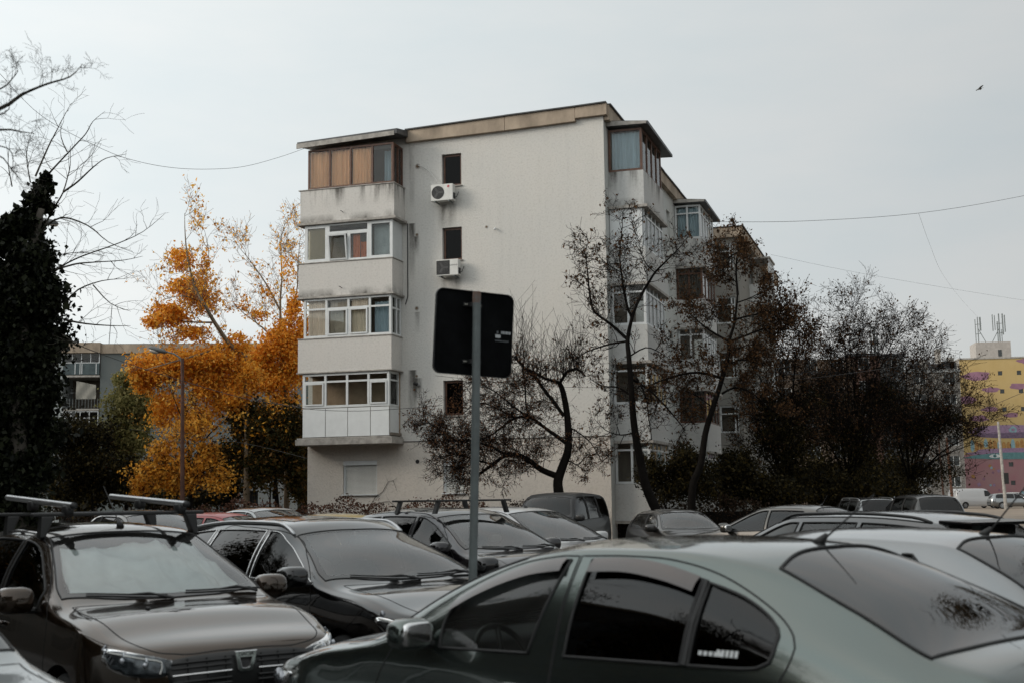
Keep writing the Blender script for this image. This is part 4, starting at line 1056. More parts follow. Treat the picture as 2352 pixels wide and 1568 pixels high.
# ---- A: sage silver liftback, nearest right
spA = mkspec(L=4.57, W=1.77, H=1.485, nz=.76, cowl=(1.12, .985), wst=(2.02, 1.405), rfe=(3.50, 1.445), blb=(4.28, 1.09), deck=1.035, belt=(.915, .955), yr=.59, rs=.068)
spA['zr'] = [(0, .56), (.1, .71), (.35, .78), (.7, .87), (1.12, .94), (1.30, 1.01), (1.57, 1.16), (1.81, 1.27), (2.1, 1.36), (2.5, 1.412), (2.97, 1.41), (3.3, 1.372), (3.53, 1.315), (3.91, 1.175), (4.25, 1.045), (4.45, 1.0), (4.57, .85)]
spA['yr'] = [(0, .26), (.05, .50), (.15, .66), (.4, .75), (1.12, .765), (1.30, .755), (1.57, .70), (1.81, .65), (2.1, .605), (2.6, .60), (3.1, .595), (3.53, .59), (3.91, .63), (4.3, .68), (4.5, .68), (4.57, .56)]
winA = [[(1.69, .945, 0), (1.695, 1.10), (1.78, 1.185), (2.03, 1.312), (2.2, 1.358), (2.41, 1.383, 0), (2.30, .962, 0)],
        [(2.53, .965, 0), (2.545, 1.385, 0), (2.78, 1.388), (3.0, 1.362), (3.195, 1.32, 0), (3.185, .98, 0)],
        [(3.225, .98, 0), (3.235, 1.308, 0), (3.42, 1.255), (3.57, 1.18), (3.625, 1.12), (3.62, 1.05), (3.56, .995)]]
doorA = [[(1.25, .30, 0), (1.22, .60), (1.30, .86), (1.42, 1.02), (1.70, 1.20), (2.03, 1.345), (2.3, 1.395), (2.455, 1.402, 0), (2.46, .9), (2.46, .30, 0)],
         [(2.47, .30, 0), (2.47, 1.403, 0), (2.75, 1.408), (3.02, 1.395), (3.29, 1.335), (3.56, 1.215), (3.69, 1.12), (3.705, 1.04), (3.64, .92), (3.45, .80), (3.30, .62), (3.2, .30, 0)]]
rgA = [(3.47, 0, 0), (3.46, .3), (3.50, .52, 0), (3.72, .565), (3.98, .605), (4.22, .645, 0), (4.26, .35), (4.28, 0, 0)]
A = standard_car('parked_car', 'sage silver liftback saloon nearest on the right, rain visors over its side windows', (-1.0, 8.26, -45), spA, P_sage, True, wins=winA, xa=1.60, doors=doorA, rear_glass=rgA, side_tint=[M_glassf, M_glasst, M_glasst], rear_tint=glass('rear_glass_tint', (.05, .055, .055), 1.9, film=.006), gutter=False, axles=(.93, 3.51), rows=(2.1, 3.0), mir_z=1.02, mirror_kw=dict(r_=(.075, .115, .075), out=.12))
A.antenna(3.40, 0, .95, .30)
for g in (1, -1):
    q = [A.ev(A.side(x, z), .004, g)[0] for x, z in ((3.205, .98), (3.21, 1.15), (3.215, 1.316))]; b = MB(); b.tube(q, .016, 6); b.build('window_divider', M_black, A.root)

M_visor = glass('visor_smoke', (.12, .10, .09), 1.7, .08)
for tp in ([(1.72, 1.17), (1.86, 1.245), (2.03, 1.312), (2.2, 1.358), (2.39, 1.383)], [(2.56, 1.383), (2.78, 1.388), (3.0, 1.362), (3.18, 1.322)]):
    sm = smooth_poly(tp, .04, False)
    for g in (1, -1):
        V = []; F = []
        for x, z in sm:
            a = A.ev(A.side(x, z + .008), .010, g)[0]; c_ = A.ev(A.side(x, z - .030), .026, g)[0]; d_ = A.ev(A.side(x, z - .062), .030, g)[0]; V += [a, c_, d_]
        for k in range(len(sm) - 1): F += [(3 * k, 3 * k + 3, 3 * k + 4, 3 * k + 1), (3 * k + 1, 3 * k + 4, 3 * k + 5, 3 * k + 2)]
        mesh_np('rain_visor', V, F, mat('visor_plastic', (.06, .045, .04), .12, coat=.6), A.root, smooth=True)
for k, (x, z, w_, h_) in enumerate(((3.33, 1.035, .065, .018), (3.41, 1.040, .055, .028))): # stickers in the quarter light
    p, n = A.ev(A.side(x, z), .001, -1); q = A.ev(A.side(x + .05, z), .001, -1)[0]; ax = (q - p) / np.linalg.norm(q - p); uz = np.cross(ax, n); uz = uz if uz[2] > 0 else -uz
    b = MB(); 
    for j in range(5): b.obox(p + ax * (j - 2) * w_ * .4, ax * w_ * .14, n * .0006, uz * h_ * .5)
    b.build('window_sticker', mat('sticker_white', (.6, .62, .62), .6), A.root)
lamp = [(.52, .58, 0), (.56, .65), (.70, .70), (.86, .725), (.92, .72), (.88, .67), (.76, .61), (.6, .57)]
A.decal(lamp, .002, MATS['lamp_bowl'] if 'lamp_bowl' in MATS else mat('lamp_bowl', (.10, .105, .11), .22, metal=.9, var=.7, vscale=22), 'headlight', mirror=True, step=.03, ang=45)
for g in (1, -1):
    for t_ in (.66, .80): b = MB(); b.sq(A.diag(t_, .67, g, 45, -.002), (.03, .03, .05), 1.0, 16, 10); b.build('bulb_bowl', M_refl, A.root, smooth=True)
A.decal(lamp, .009, M_lens, 'headlight_lens', mirror=True, step=.03, ang=45)
A.seam([A.side(x, z) for x, z in ((.55, .86), (.9, .905), (1.2, .95), (1.30, .99))], w=.006)

# ---- B: second silver car behind it
spB = mkspec(L=4.5, W=1.76, H=1.475, nz=.76, cowl=(1.15, .98), wst=(2.05, 1.39), rfe=(3.48, 1.43), blb=(4.1, 1.10), deck=1.05, belt=(.92, .955), yr=.59)
rgB = [(3.46, 0, 0), (3.45, .3), (3.50, .515, 0), (3.75, .57), (4.04, .60, 0), (4.08, .3), (4.10, 0, 0)]
Bc = standard_car('parked_car', 'light silver saloon just behind the sage liftback, only its roof and rear window showing', (.35, 9.78, -47.4), spB, P_silver, True, pillars=(2.5, 3.2), rear_glass=rgB, rear_tint=MATS['rear_glass_tint'], gutter=False)
Bc.antenna(3.42, 0, .75, .50)

# ---- C: dark wagon with roof rails
spC = mkspec(L=4.8, W=1.80, H=1.49, nz=.78, cowl=(1.2, .98), wst=(2.1, 1.40), rfe=(4.35, 1.41), blb=(4.68, 1.06), tail=.95, belt=(.93, 1.0), yr=.60)
rgC = [(4.38, 0, 0), (4.38, .35), (4.40, .52, 0), (4.62, .57, 0), (4.64, 0, 0)]
Cc = standard_car('parked_car', 'dark grey estate car with black roof rails and rear spoiler, behind the two silver saloons', (2.3, 16.44, -58.6), spC, paint('paint_graphite', (.06, .062, .064), .7, .26, .12), True, pillars=(2.55, 3.4), xe=4.3, rear_glass=rgC)
Cc.rails(2.2, 4.25, .03, .03, M_black, .016)
b = MB(); b.add([(4.3, -.52, 1.405), (4.3, .52, 1.405), (4.66, .46, 1.385), (4.66, -.46, 1.385), (4.3, -.52, 1.36), (4.3, .52, 1.36), (4.64, .46, 1.355), (4.64, -.46, 1.355)], [(0, 1, 2, 3), (7, 6, 5, 4), (0, 3, 7, 4), (1, 5, 6, 2), (3, 2, 6, 7), (0, 4, 5, 1)]); b.build('rear_spoiler', MATS['paint_graphite'], Cc.root, bevel=.01)

# ---- D: taupe saloon further back
spD = mkspec(L=4.5, W=1.76, H=1.47, nz=.76, cowl=(1.2, .98), wst=(2.05, 1.38), rfe=(3.45, 1.42), blb=(4.05, 1.08), deck=1.04, belt=(.92, .96), yr=.58)
Dc = standard_car('parked_car', 'taupe saloon parked beyond the dark grey estate, right of the dark tree trunks', (3.76, 27.6, -47), spD, P_taupe, False, pillars=(2.5,), rear_glass=rgB, side_tint=[M_glassh])
Dc.antenna(3.3, 0, .6, .2)

# ---- E: brown hatchback with roof bars, front left
spE = mkspec(L=4.10, W=1.74, H=1.535, nz=.825, cowl=(1.06, 1.03), wst=(1.98, 1.465), rfe=(3.6, 1.45), blb=(3.98, 1.05), tail=.95, belt=(.95, 1.0), yr=.585)
wE = None
doorE = [[(1.12, .30, 0), (1.12, .6), (1.22, .90), (1.45, 1.12), (1.8, 1.33), (2.1, 1.43), (2.3, 1.445, 0), (2.32, .9), (2.32, .30, 0)], [(2.33, .30, 0), (2.33, .9), (2.31, 1.447, 0), (2.8, 1.45), (3.15, 1.40), (3.32, 1.1), (3.22, .8), (3.05, .55), (3.0, .30, 0)]]
E_ = standard_car('parked_car', 'brown hatchback front left with silver roof bars and a crumpled sunshade behind its windscreen', (-1.68, 8.09, 128), spE, P_brown, True, doors=doorE, pillars=(2.33, 3.15), xe=3.55, side_tint=[M_glassh, M_glasst], axles=(.83, 3.42), mirror_kw=dict(r_=(.08, .125, .09), out=.13), mir_z=1.04, cabin_kw=dict(lhd=True, steer=False))
E_.antenna(2.14, 0, .9, .40, .05)
E_.wipers(1.06, (-.62, .05), .52)
# crumpled foil sunshade behind the glass
V = []; F = []; nx, ny = 30, 60; rng = random.Random(5)
cr = [(rng.uniform(-1, 1), rng.uniform(0, 1), rng.uniform(0, 6.28), rng.uniform(8, 26)) for _ in range(9)]
for i in range(nx + 1):
    for j in range(ny + 1):
        u = i / nx; y = -1 + 2 * j / ny
        x = 1.17 + .80 * u + .06 * y * y * (1 - u); yy = y * (.64 - .12 * u)
        z0_ = E_.top_z(x, yy) - .035
        f = 0
        for (a, c_, th_, fr) in cr: d = (y - a) * math.cos(th_) + (u - c_) * math.sin(th_); f += .034 * abs(math.sin(d * fr * .35)) * math.exp(-((y - a) ** 2 + (u - c_) ** 2) * 2)
        f += .016 * math.sin(y * 46) * math.exp(-((y + .72) ** 2) * 18) + .05 * noise.noise(Vector((y * 2, u * 3, 1)))
        zt = z0_ - f
        V.append((x, yy, zt))
for i in range(nx):
    for j in range(ny): a = i * (ny + 1) + j; F.append((a, a + 1, a + ny + 2, a + ny + 1))
mesh_np('sunshade', V, F, mat('sunshade_foil', (.80, .84, .85), .45, metal=.1, var=.12, vscale=3), E_.root, smooth=True)
# grille, lamps, badge
E_.decal([(-.50, .73, 0), (-.30, .755), (0, .765), (.30, .755), (.50, .73, 0), (.47, .60), (.40, .54, 0), (0, .53), (-.40, .54, 0), (-.47, .60)], .004, mat('grille_black', (.012, .012, .012), .35), 'grille', step=.04)
gr = [o for o in E_.root.children if o.name.startswith('grille')][0]
for z, m_, r_ in ((.715, M_black, .007), (.685, M_black, .007), (.645, M_chrome, .0065), (.605, M_black, .007), (.575, M_black, .007)):
    for (a, c_) in ((-.46, -.09), (.09, .46)):
        b = MB(); b.tube([(E_.front_x(y, z) - .014, y, z + .01 * (1 - (y / .5) ** 2)) for y in np.linspace(a, c_, 10)], r_, 6)
        b.build('grille_bar', m_, gr)
for y in (-.36, -.24, -.12, .12, .24, .36): b = MB(); b.tube([(E_.front_x(y, z) - .010, y, z) for z in (.55, .65, .74)], .006, 5); b.build('grille_strut', M_black, gr)
xb = E_.front_x(0, .7) - .03
b = MB(); oc = [(-.075, .765), (.075, .765), (.052, .655), (.034, .64), (-.034, .64), (-.052, .655)]; ic = [(-.040, .722), (.040, .722), (.024, .668), (.018, .662), (-.018, .662), (-.024, .668)]
n = 6; V = [(xb, *p) for p in oc] + [(xb, *p) for p in ic] + [(xb + .02, *p) for p in oc] + [(xb + .02, *p) for p in ic]
F = []
for k in range(n): j = (k + 1) % n; F += [(k, j, n + j, n + k), (k, k + 12, j + 12, j), (n + k, n + j, 18 + j, 18 + k)]
b.add(V, F); bd = b.build('badge', M_chrome, gr, bevel=.003)
letters('DACIA', .034, (xb - .002, 0, .744), (R(90), 0, R(-90)), mat('letter_dark', (.03, .03, .03), .4), gr)
lampE = [(.35, .735, 0), (.44, .765), (.60, .795), (.73, .808), (.79, .80), (.77, .745), (.68, .685), (.52, .65), (.37, .65)]
for o in E_.decal(lampE, .002, mat('lamp_bowl', (.10, .105, .11), .22, metal=.9, var=.7, vscale=22), 'headlight', mirror=True, step=.03, ang=45):
    g = 1 if sum(v.co.y for v in o.data.vertices) > 0 else -1
    for (t_, z, r_) in ((.48, .72, .042), (.62, .745, .050)):
        q = E_.diag(t_, z, g, 45, -.002); b = MB(); b.sq(q, (.014, .014, r_), 1.0, 16, 10); b.build('bulb_bowl', mat('bowl_chrome', (.42, .44, .46), .15, metal=1.0), o, smooth=True)
        q = E_.diag(t_, z, g, 45, .022); b = MB(); b.sq(q, (.015, .015, r_ * .35), 1.0, 10, 8); b.build('bulb', mat('bulb_glass', (.45, .47, .5), .08, metal=.6), o, smooth=True)
    dr = [(.40, .665), (.40, .73), (.50, .755), (.62, .775), (.74, .79)]
    b = MB(); b.tube([E_.diag(t_, z, g, 45, .010) for t_, z in smooth_poly(dr, .03, False)], .0045, 6); b.build('daytime_light_strip', M_slat, o)
    for k in range(5):
        b = MB(); b.tube([E_.diag(.70 + .02 * k, .72 + .02 * k, g, 45, .01), E_.diag(.685 + .02 * k, .755 + .018 * k, g, 45, .01)], .006, 5); b.build('light_bar', M_refl, o)
E_.decal(lampE, .010, M_lens, 'headlight_lens', mirror=True, step=.03, ang=45)
E_.decal([(-.62, .50), (.62, .50), (.66, .40), (.5, .30), (-.5, .30), (-.66, .40)], .003, MATS['grille_black'], 'lower_intake')
for y in (-.33, .30): # washer jets
    b = MB(); b.sq((.80, y, E_.top_z(.80, y) + .004), (.018, .016, .010), .8, 10, 6); b.build('washer_jet', M_black, E_.root, smooth=True)
# roof carrier: two black cross bars on feet, two silver bars along
rk = None
b = MB(); b.box(2.07, 2.13, -.66, .66, 1.585, 1.612); b.box(2.87, 2.93, -.66, .66, 1.585, 1.612); rk = b.build('roof_carrier', M_black, E_.root, bevel=.008)
for x in (2.10, 2.90):
    for g in (1, -1):
        b = MB(); b.add([(x - .05, .61 * g, 1.43), (x + .05, .61 * g, 1.43), (x + .05, .57 * g, 1.43), (x - .05, .57 * g, 1.43), (x - .035, .60 * g, 1.59), (x + .035, .60 * g, 1.59), (x + .035, .50 * g, 1.59), (x - .035, .50 * g, 1.59)], [(0, 3, 2, 1), (4, 5, 6, 7), (0, 1, 5, 4), (1, 2, 6, 5), (2, 3, 7, 6), (3, 0, 4, 7)])
        b.build('carrier_foot', M_black, rk, bevel=.012)
for y in (.40, -.47):
    b = MB(); b.tube([(1.98, y, 1.662), (3.55, y, 1.735)], .0225, 12); b.build('carrier_bar', M_alu, rk, smooth=False, autos=True)
    b = MB()
    for x in (2.10, 2.90): b.sq((x, y, 1.63 + .045 * (x - 2.1)), (.06, .035, .04), .5, 12, 8); b.build('bar_clamp', M_black, rk, smooth=True); b = MB()
    b.tube([(1.955, y, 1.661), (1.985, y, 1.662)], .025, 12); b.build('bar_end_cap', M_black, rk, smooth=True)

# ---- F: dark grey crossover with panorama roof
spF = mkspec(L=4.62, W=1.86, H=1.53, nz=.80, cowl=(1.16, 1.00), wst=(2.06, 1.40), rfe=(4.05, 1.46), blb=(4.45, 1.08), tail=.98, belt=(.95, 1.04), yr=.60)
doorF = [[(1.35, .30, 0), (1.36, .7), (1.42, .94), (1.6, 1.10), (1.95, 1.30), (2.25, 1.40), (2.52, 1.425, 0), (2.42, .9), (2.42, .30, 0)], [(2.43, .30, 0), (2.43, .9), (2.53, 1.426, 0), (2.9, 1.44), (3.3, 1.42), (3.5, 1.1), (3.42, .85), (3.25, .6), (3.2, .30, 0)]]
F_c = standard_car('parked_car', 'dark grey crossover with glass roof and silver roof rails, just left of the sign pole', (-.1, 10.2, 131), spF, P_dkgrey, True, doors=doorF, xa=1.42, pillars=(2.48, 3.42), xe=4.1, trim_m=M_chrome, side_tint=[M_glasst, M_glasst], axles=(.92, 3.72), mirror_kw=dict(r_=(.10, .12, .085), out=.15), mir_z=1.06)
F_c.rails(2.15, 4.15, .02, .012, M_alu, .018)
F_c.wipers(1.14, (-.66, -.02), .58)
ty = [F_c.T([(2.55, 0, 0), (2.55, .33), (2.60, .40, 0), (3.65, .40, 0), (3.70, 0, 0)])]
for (a, c_) in ((2.42, 2.95), (2.99, 3.62)):
    V = []; F = []
    for i in range(7):
        for j in range(13):
            x = a + (c_ - a) * i / 6; y = -.42 + .84 * j / 12; V.append((x, y, F_c.top_z(x, y) + .004))
    for i in range(6):
        for j in range(12): q = i * 13 + j; F.append((q, q + 1, q + 14, q + 13))
    mesh_np('glass_roof_panel', V, F, M_frit, F_c.root, smooth=True)
lampF = [(.62, .64), (.66, .71), (.80, .765), (.93, .785), (.97, .77), (.93, .72), (.84, .66), (.72, .62)]
F_c.decal(lampF, .003, MATS['lamp_bowl'], 'headlight', mirror=True, step=.03, ang=45)
for g in (1, -1):
    for t_ in (.78, .90): b = MB(); b.sq(F_c.diag(t_, .74 + (t_ - .78) * .5, g, 45, -.004), (.02, .02, .035), 1.0, 14, 8); b.build('bulb_bowl', M_refl, F_c.root, smooth=True)
    b = MB(); b.tube([F_c.diag(q[0], q[1], g, 45, .01) for q in ((.63, .645), (.665, .70), (.80, .755), (.93, .775))], .008, 6); b.build('daytime_light_strip', M_slat, F_c.root)
F_c.decal(lampF, .010, M_lens, 'headlight_lens', mirror=True, step=.04, ang=45)
F_c.decal([(-.42, .72), (.42, .72), (.38, .52), (-.38, .52)], .006, MATS['grille_black'], 'grille')
b = MB(); b.box(1.95, 2.05, -.07, .07, 1.27, 1.36); b.build('interior_mirror', mat('sensor_grey', (.10, .10, .10), .6), F_c.root, bevel=.01)

# ---- G: charcoal people carrier with black roof rack
spG = mkspec(L=4.2, W=1.76, H=1.56, nz=.82, cowl=(1.0, 1.03), wst=(1.95, 1.46), rfe=(3.8, 1.49), blb=(4.1, 1.08), tail=.98, belt=(.96, 1.02), yr=.59)
doorG = [[(1.2, .30, 0), (1.2, .8), (1.5, 1.12), (1.9, 1.38), (2.3, 1.46, 0), (2.3, .3, 0)]]
G_c = standard_car('parked_car', 'charcoal people carrier with black roof rack, half hidden behind the dark grey crossover', (.69, 15.6, 129), spG, P_plum, True, doors=doorG, pillars=(2.35, 3.2), xe=3.75, side_tint=[M_glassh])
G_c.wipers(1.0, (-.6, .0), .5)
b = MB()
b.box(1.97, 2.03, -.66, .66, 1.635, 1.66); b.box(2.85, 2.91, -.66, .66, 1.635, 1.66); rk = b.build('roof_rack', M_black, G_c.root, bevel=.006)
for x in (2.0, 2.88):
    for g in (1, -1): b = MB(); b.obox((x, .57 * g, 1.56), (.035, 0, 0), (0, .02, 0), (0, -.03 * g, .08)); b.build('rack_foot', M_black, rk)
b = MB(); b.sq((2.2, -.55, 1.13), (.03, .1, .05), .6); b.build('parking_card', M_pvc, G_c.root)

# ---- H: white hatchback
spH = mkspec(L=4.1, W=1.74, H=1.54, nz=.82, cowl=(1.05, 1.03), wst=(1.98, 1.46), rfe=(3.6, 1.47), blb=(3.95, 1.08), tail=.98, belt=(.95, 1.0), yr=.585)
H_c = standard_car('parked_car', 'white hatchback with short roof aerial behind the sign pole', (1.73, 18.4, 134.5), spH, P_white, True, pillars=(2.35, 3.1), xe=3.5)
H_c.antenna(2.25, 0, -.9, .16); H_c.wipers(1.05, (-.6, .0), .5)

# ---- I: black boxy off-roader under the trees
spI = mkspec(L=4.4, W=1.80, H=1.80, nz=.98, cowl=(1.0, 1.12), wst=(1.55, 1.68), rfe=(4.1, 1.74), blb=(4.35, 1.15), tail=1.0, belt=(1.05, 1.10), yr=.66)
I_c = standard_car('parked_car', 'black boxy off-roader parked against the pale gable wall', (.30, 31.6, 68), spI, P_black, False, pillars=(2.3, 3.2), xe=4.05, xa=1.25, tint=M_glassh, side_tint=[M_glassh], screen_m=M_glassh)
# ---- J: small dark hatchback, nose to us
spJ = mkspec(L=3.7, W=1.62, H=1.38, nz=.74, cowl=(.9, .94), wst=(1.6, 1.30), rfe=(3.2, 1.32), blb=(3.5, 1.0), tail=.9, belt=(.88, .92), yr=.56)
J_c = standard_car('parked_car', 'small dark hatchback facing us beneath the leaning tree trunks, sky bright in its windscreen', (4.1, 27.2, 103), spJ, paint('paint_old_brown', (.012, .010, .008), .5, .3, .15), False, pillars=(2.1,), xe=3.1)
J_c.decal([(.50, .60), (.66, .60), (.70, .68), (.52, .68)], .01, M_refl, 'headlight', mirror=True)
# ---- rear views at the far right
spK = mkspec(L=4.4, W=1.78, H=1.62, nz=.85, cowl=(1.1, 1.05), wst=(1.9, 1.5), rfe=(4.0, 1.55), blb=(4.30, 1.08), tail=1.0, belt=(.98, 1.05), yr=.62)
rgK = [(4.02, 0, 0), (4.02, .4), (4.04, .56, 0), (4.26, .60, 0), (4.28, 0, 0)]
def rearcar(px, Yd, pnt, label, sc=1.0, rails=False, yaw=0):
    p = at(px, 1141, Yd); c = standard_car('parked_car', label, (p[0], p[1], -90 + yaw), spK, pnt, False, pillars=(2.2, 3.2), xe=3.95, rear_glass=rgK, tint=M_glassh, rear_tint=M_glasst, mirror_kw=dict(r_=(.09, .13, .09), out=.15))
    c.root.location[1] += 4.4 * sc; c.root.scale = (sc, sc, sc)
    c.decal([(.62, .95), (.80, .97), (.80, .80), (.64, .80)], .01, M_red, 'tail_light', mirror=True, front=False)
    c.plate(.75, True)
    if rails: c.rails(2.0, 3.9, .03, .05, M_alu, .018)
    c.antenna(3.6, 0, .5, .2); return c
rearcar(2004, 40.5, P_silver, 'silver estate with roof rails seen from behind, left of the black crossover', .95, True, 4)
rearcar(2146, 38.0, paint('paint_black_dusty', (.008, .008, .008), .3, .3, .4), 'black crossover with dark rear window seen from behind, near the muddy yard', 1.0, False, 3)
# ---- behind the brown hatchback, facing right
spL = mkspec(L=4.2, W=1.7, H=1.45, nz=.76, cowl=(1.1, .97), wst=(1.9, 1.36), rfe=(3.3, 1.40), blb=(3.9, 1.05), deck=1.0, belt=(.92, .95), yr=.57)
def carat(px, Yd, ph, spec, pnt, label, lx=2.5, **kw):
    p = at(px, 1141, Yd); a = R(ph); return standard_car('parked_car', label, (p[0] - lx * math.cos(a), p[1] - lx * math.sin(a), ph), spec, pnt, False, **kw)
carat(500, 27.5, 155, spL, P_red, 'red saloon behind the dark grey crossover, seen as a strip of roof', pillars=(2.35,), rear_glass=rgB and [(3.3, 0, 0), (3.3, .3), (3.34, .5, 0), (3.8, .58, 0), (3.86, 0, 0)])
carat(612, 30.0, 128, spH, P_silver, 'pale silver hatchback right of the red saloon, in front of the low hedge', pillars=(2.3, 3.0), xe=3.5)
carat(335, 24.0, 128, spH, P_taupe, 'beige hatchback seen through the roof bars of the brown hatchback', pillars=(2.3, 3.0), xe=3.5)
carat(775, 22.5, 128, dict(spL), P_yellow, 'yellow car seen only as a strip of roof between two dark cars', pillars=(2.35,))
# ---- bottom left corner: pale car
spM = mkspec(L=4.2, W=1.76, H=1.5, nz=.80, cowl=(1.1, 1.0), wst=(2.0, 1.42), rfe=(3.6, 1.44), blb=(4.0, 1.05), tail=.95, belt=(.93, .98), yr=.59)
Mc = standard_car('parked_car', 'pale silver car cut off at the bottom left corner', (-1.98, 4.52, 132), spM, paint('paint_pale', (.24, .26, .26), .7, .34, .12), True, pillars=(2.4, 3.2), xe=3.5, mirror=False)

# ---- far yard: white van and silver estate, side on
def van(px, Yd):
    p = at(px, 1141, Yd); sp = mkspec(L=5.0, W=1.9, H=1.97, nz=.95, cowl=(.75, 1.15), wst=(1.45, 1.85), rfe=(4.75, 1.92), blb=(4.92, 1.2), tail=1.1, belt=(1.1, 1.15), yr=.74)
    c = standard_car('parked_van', 'white panel van parked in front of the painted wall', (p[0], p[1], 180 + 12), sp, P_white, False, wins=[[(1.05, 1.18, 0), (1.35, 1.6), (1.6, 1.72, 0), (1.85, 1.72, 0), (1.85, 1.18, 0)]], xa=1.0, cat='van', rows=(1.6,), axles=(.95, 4.0), side_tint=[M_glassh])
    c.root.location[0] += 2.3; return c
van(2236, 128)
p = at(2290, 1141, 122)
spW = mkspec(L=4.6, W=1.77, H=1.48, nz=.78, cowl=(1.15, .98), wst=(2.0, 1.38), rfe=(4.2, 1.41), blb=(4.5, 1.05), tail=.95, belt=(.92, .97), yr=.59)
Wc = standard_car('parked_car', 'silver estate car side-on in the yard before the painted wall', (p[0] + 3.9, p[1], 180 - 4), spW, P_silver, False, pillars=(2.45, 3.35), xe=4.15, side_tint=[M_glasst], axles=(.95, 3.6))
carat(2330, 131, 180, spH, P_white, 'white hatchback behind the silver estate in the yard', pillars=(2.3, 3.0), xe=3.5)
carat(2094, 60, 200, spH, paint('paint_pale_blue', (.4, .45, .5), .2, .35, .1), 'pale blue hatchback half hidden by the shrubs, left of the black crossover', pillars=(2.3, 3.0), xe=3.5)
# ================================================================ background buildings
M_grey_bl = stain_wall('far_grey_plaster', (.115, .135, .135), (.15, .16, .155), bump=.3)
M_wdark = mat('window_dark', (.03, .035, .035), .15)
def block(name, label, x0, x1, y0, depth, h, m, cols_, floors, z0=2.3, ph=2.75, w=1.3, wh=1.4, rz=0, parapet=.7, pm=None, frames=True, group=None, skip=()):
    """block whose front face has real window openings; local x along the front, y into the block"""
    t = thing(name, label, 'apartment building', (x0, y0, 0), rz, group); W_ = x1 - x0
    holes = []
    for f in range(floors):
        for c in cols_:
            if (f, c) in skip: continue
            holes.append((c, c + w, z0 + ph * f, z0 + ph * f + wh))
    wall_holes('wall', 0, W_, 0, h, holes, 0, .3, m, t)
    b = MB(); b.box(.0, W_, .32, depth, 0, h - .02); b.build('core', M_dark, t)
    b = MB(); b.quad((0, 0, 0), (0, depth, 0), (0, depth, h), (0, 0, h)); b.quad((W_, 0, 0), (W_, depth, 0), (W_, depth, h), (W_, 0, h)); b.quad((0, depth, 0), (W_, depth, 0), (W_, depth, h), (0, depth, h)); b.build('end_wall', m, t)
    b = MB(); b.box(-.15, W_ + .15, -.15, depth + .15, h, h + parapet); b.build('parapet', pm or m, t)
    for hl in holes:
        b = MB(); 
        if frames:
            for a in (hl[0], (hl[0] + hl[1]) / 2 - .035, hl[1] - .07): b.box(a, a + .07, .12, .18, hl[2], hl[3])
            b.box(hl[0], hl[1], .11, .17, hl[2], hl[2] + .07); b.box(hl[0], hl[1], .11, .17, hl[3] - .07, hl[3])
        else: b.box(hl[0], hl[1], .10, .15, hl[2], hl[2] + .06)
        o = b.build('window', M_pvc if frames else M_conc, t)
        b = MB(); b.box(hl[0], hl[1], .19, .20, hl[2], hl[3]); b.build('pane', M_wdark, o)
    return t
xl = lambda px, Y: (px - 1176) / FPX * Y
# left block: recessed loggia bay and projecting bay
Yl = 105
LB = block('apartment_building', 'grey apartment block with loggias at the left, behind the ivy covered tree', xl(225, Yl), xl(700, Yl), Yl, 14, 13.9, M_grey_bl, [8.0, 11.5, 14.5], 5, pm=M_corn, parapet=.75, rz=R(4))
b = MB(); b.box(-6.5, -3.25, 3.2, 12, 0, 13.9); b.build('wing', M_grey_bl, LB)
b = MB(); b.box(-6.5, -3.2, -.1, 3.2, 0, 13.9) if False else b.box(-3.6, -3.0, -.05, 3.2, 0, 13.9); b.build('pier', mat('pale_pier', (.35, .38, .38), .9), LB)
b = MB(); b.box(-7.0, .05, -.5, 3.5, 13.92, 14.75); b.build('parapet', M_corn, LB)
for f in range(5):
    z = 1.1 + 2.75 * f
    b = MB(); b.box(-3.0, -.02, -.2, 3.2, z - .15, z); o = b.build('loggia_slab', M_conc, LB)
    b = MB(); b.box(-3.0, -.02, 3.0, 3.2, z + .01, z + 2.59); b.build('loggia_wall', M_room, LB)
    if f in (4, 2):
        frame_window(LB, -2.98, -.05, z + 1.0, z + 2.55, -.1, [.25, .5, .75], M_pvc, .06, .06, transom=z + 2.0)
        b = MB(); b.box(-2.98, -.05, -.17, -.11, z + .06, z + .98); b.build('loggia_panel', mat('loggia_teal', (.06, .085, .09), .7, var=.3), LB)
        for q in (.9, 1.3, 1.45, 2.6): b = MB(); b.box(-2.9 + q - .03, -2.9 + q + .03, -.2, -.172, z + .1, z + .95); b.build('balcony_baluster', M_pvc, LB)
    elif f == 3:
        V = []; F = []
        for i in range(9):
            for j in range(7): V.append((-1.9 + 1.6 * i / 8, -.08 + .06 * math.sin(i * 1.3 + j), z + 2.3 - 1.5 * j / 6 - .35 * i / 8 * (1 - j / 6)))
        for i in range(8):
            for j in range(6): a = i * 7 + j; F.append((a, a + 7, a + 8, a + 1))
        mesh_np('hanging_sheet', V, F, mat('sheet_cloth', (.25, .24, .21), .9), LB, smooth=True)
        for k in range(12): b = MB(); b.box(-2.9 + .25 * k, -2.87 + .25 * k, -.12, -.09, z + .03, z + .85); b.build('balcony_baluster', M_steel, LB)
# rods on its roof
b = MB(); b.tube([(xl(243, 106), 106, 14.6), (xl(248, 106), 106, 18.0)], .03, 5); tag(b.build('roof_aerial', M_wire), 'thin upright aerial on the roof of the grey block at the left', 'aerial')

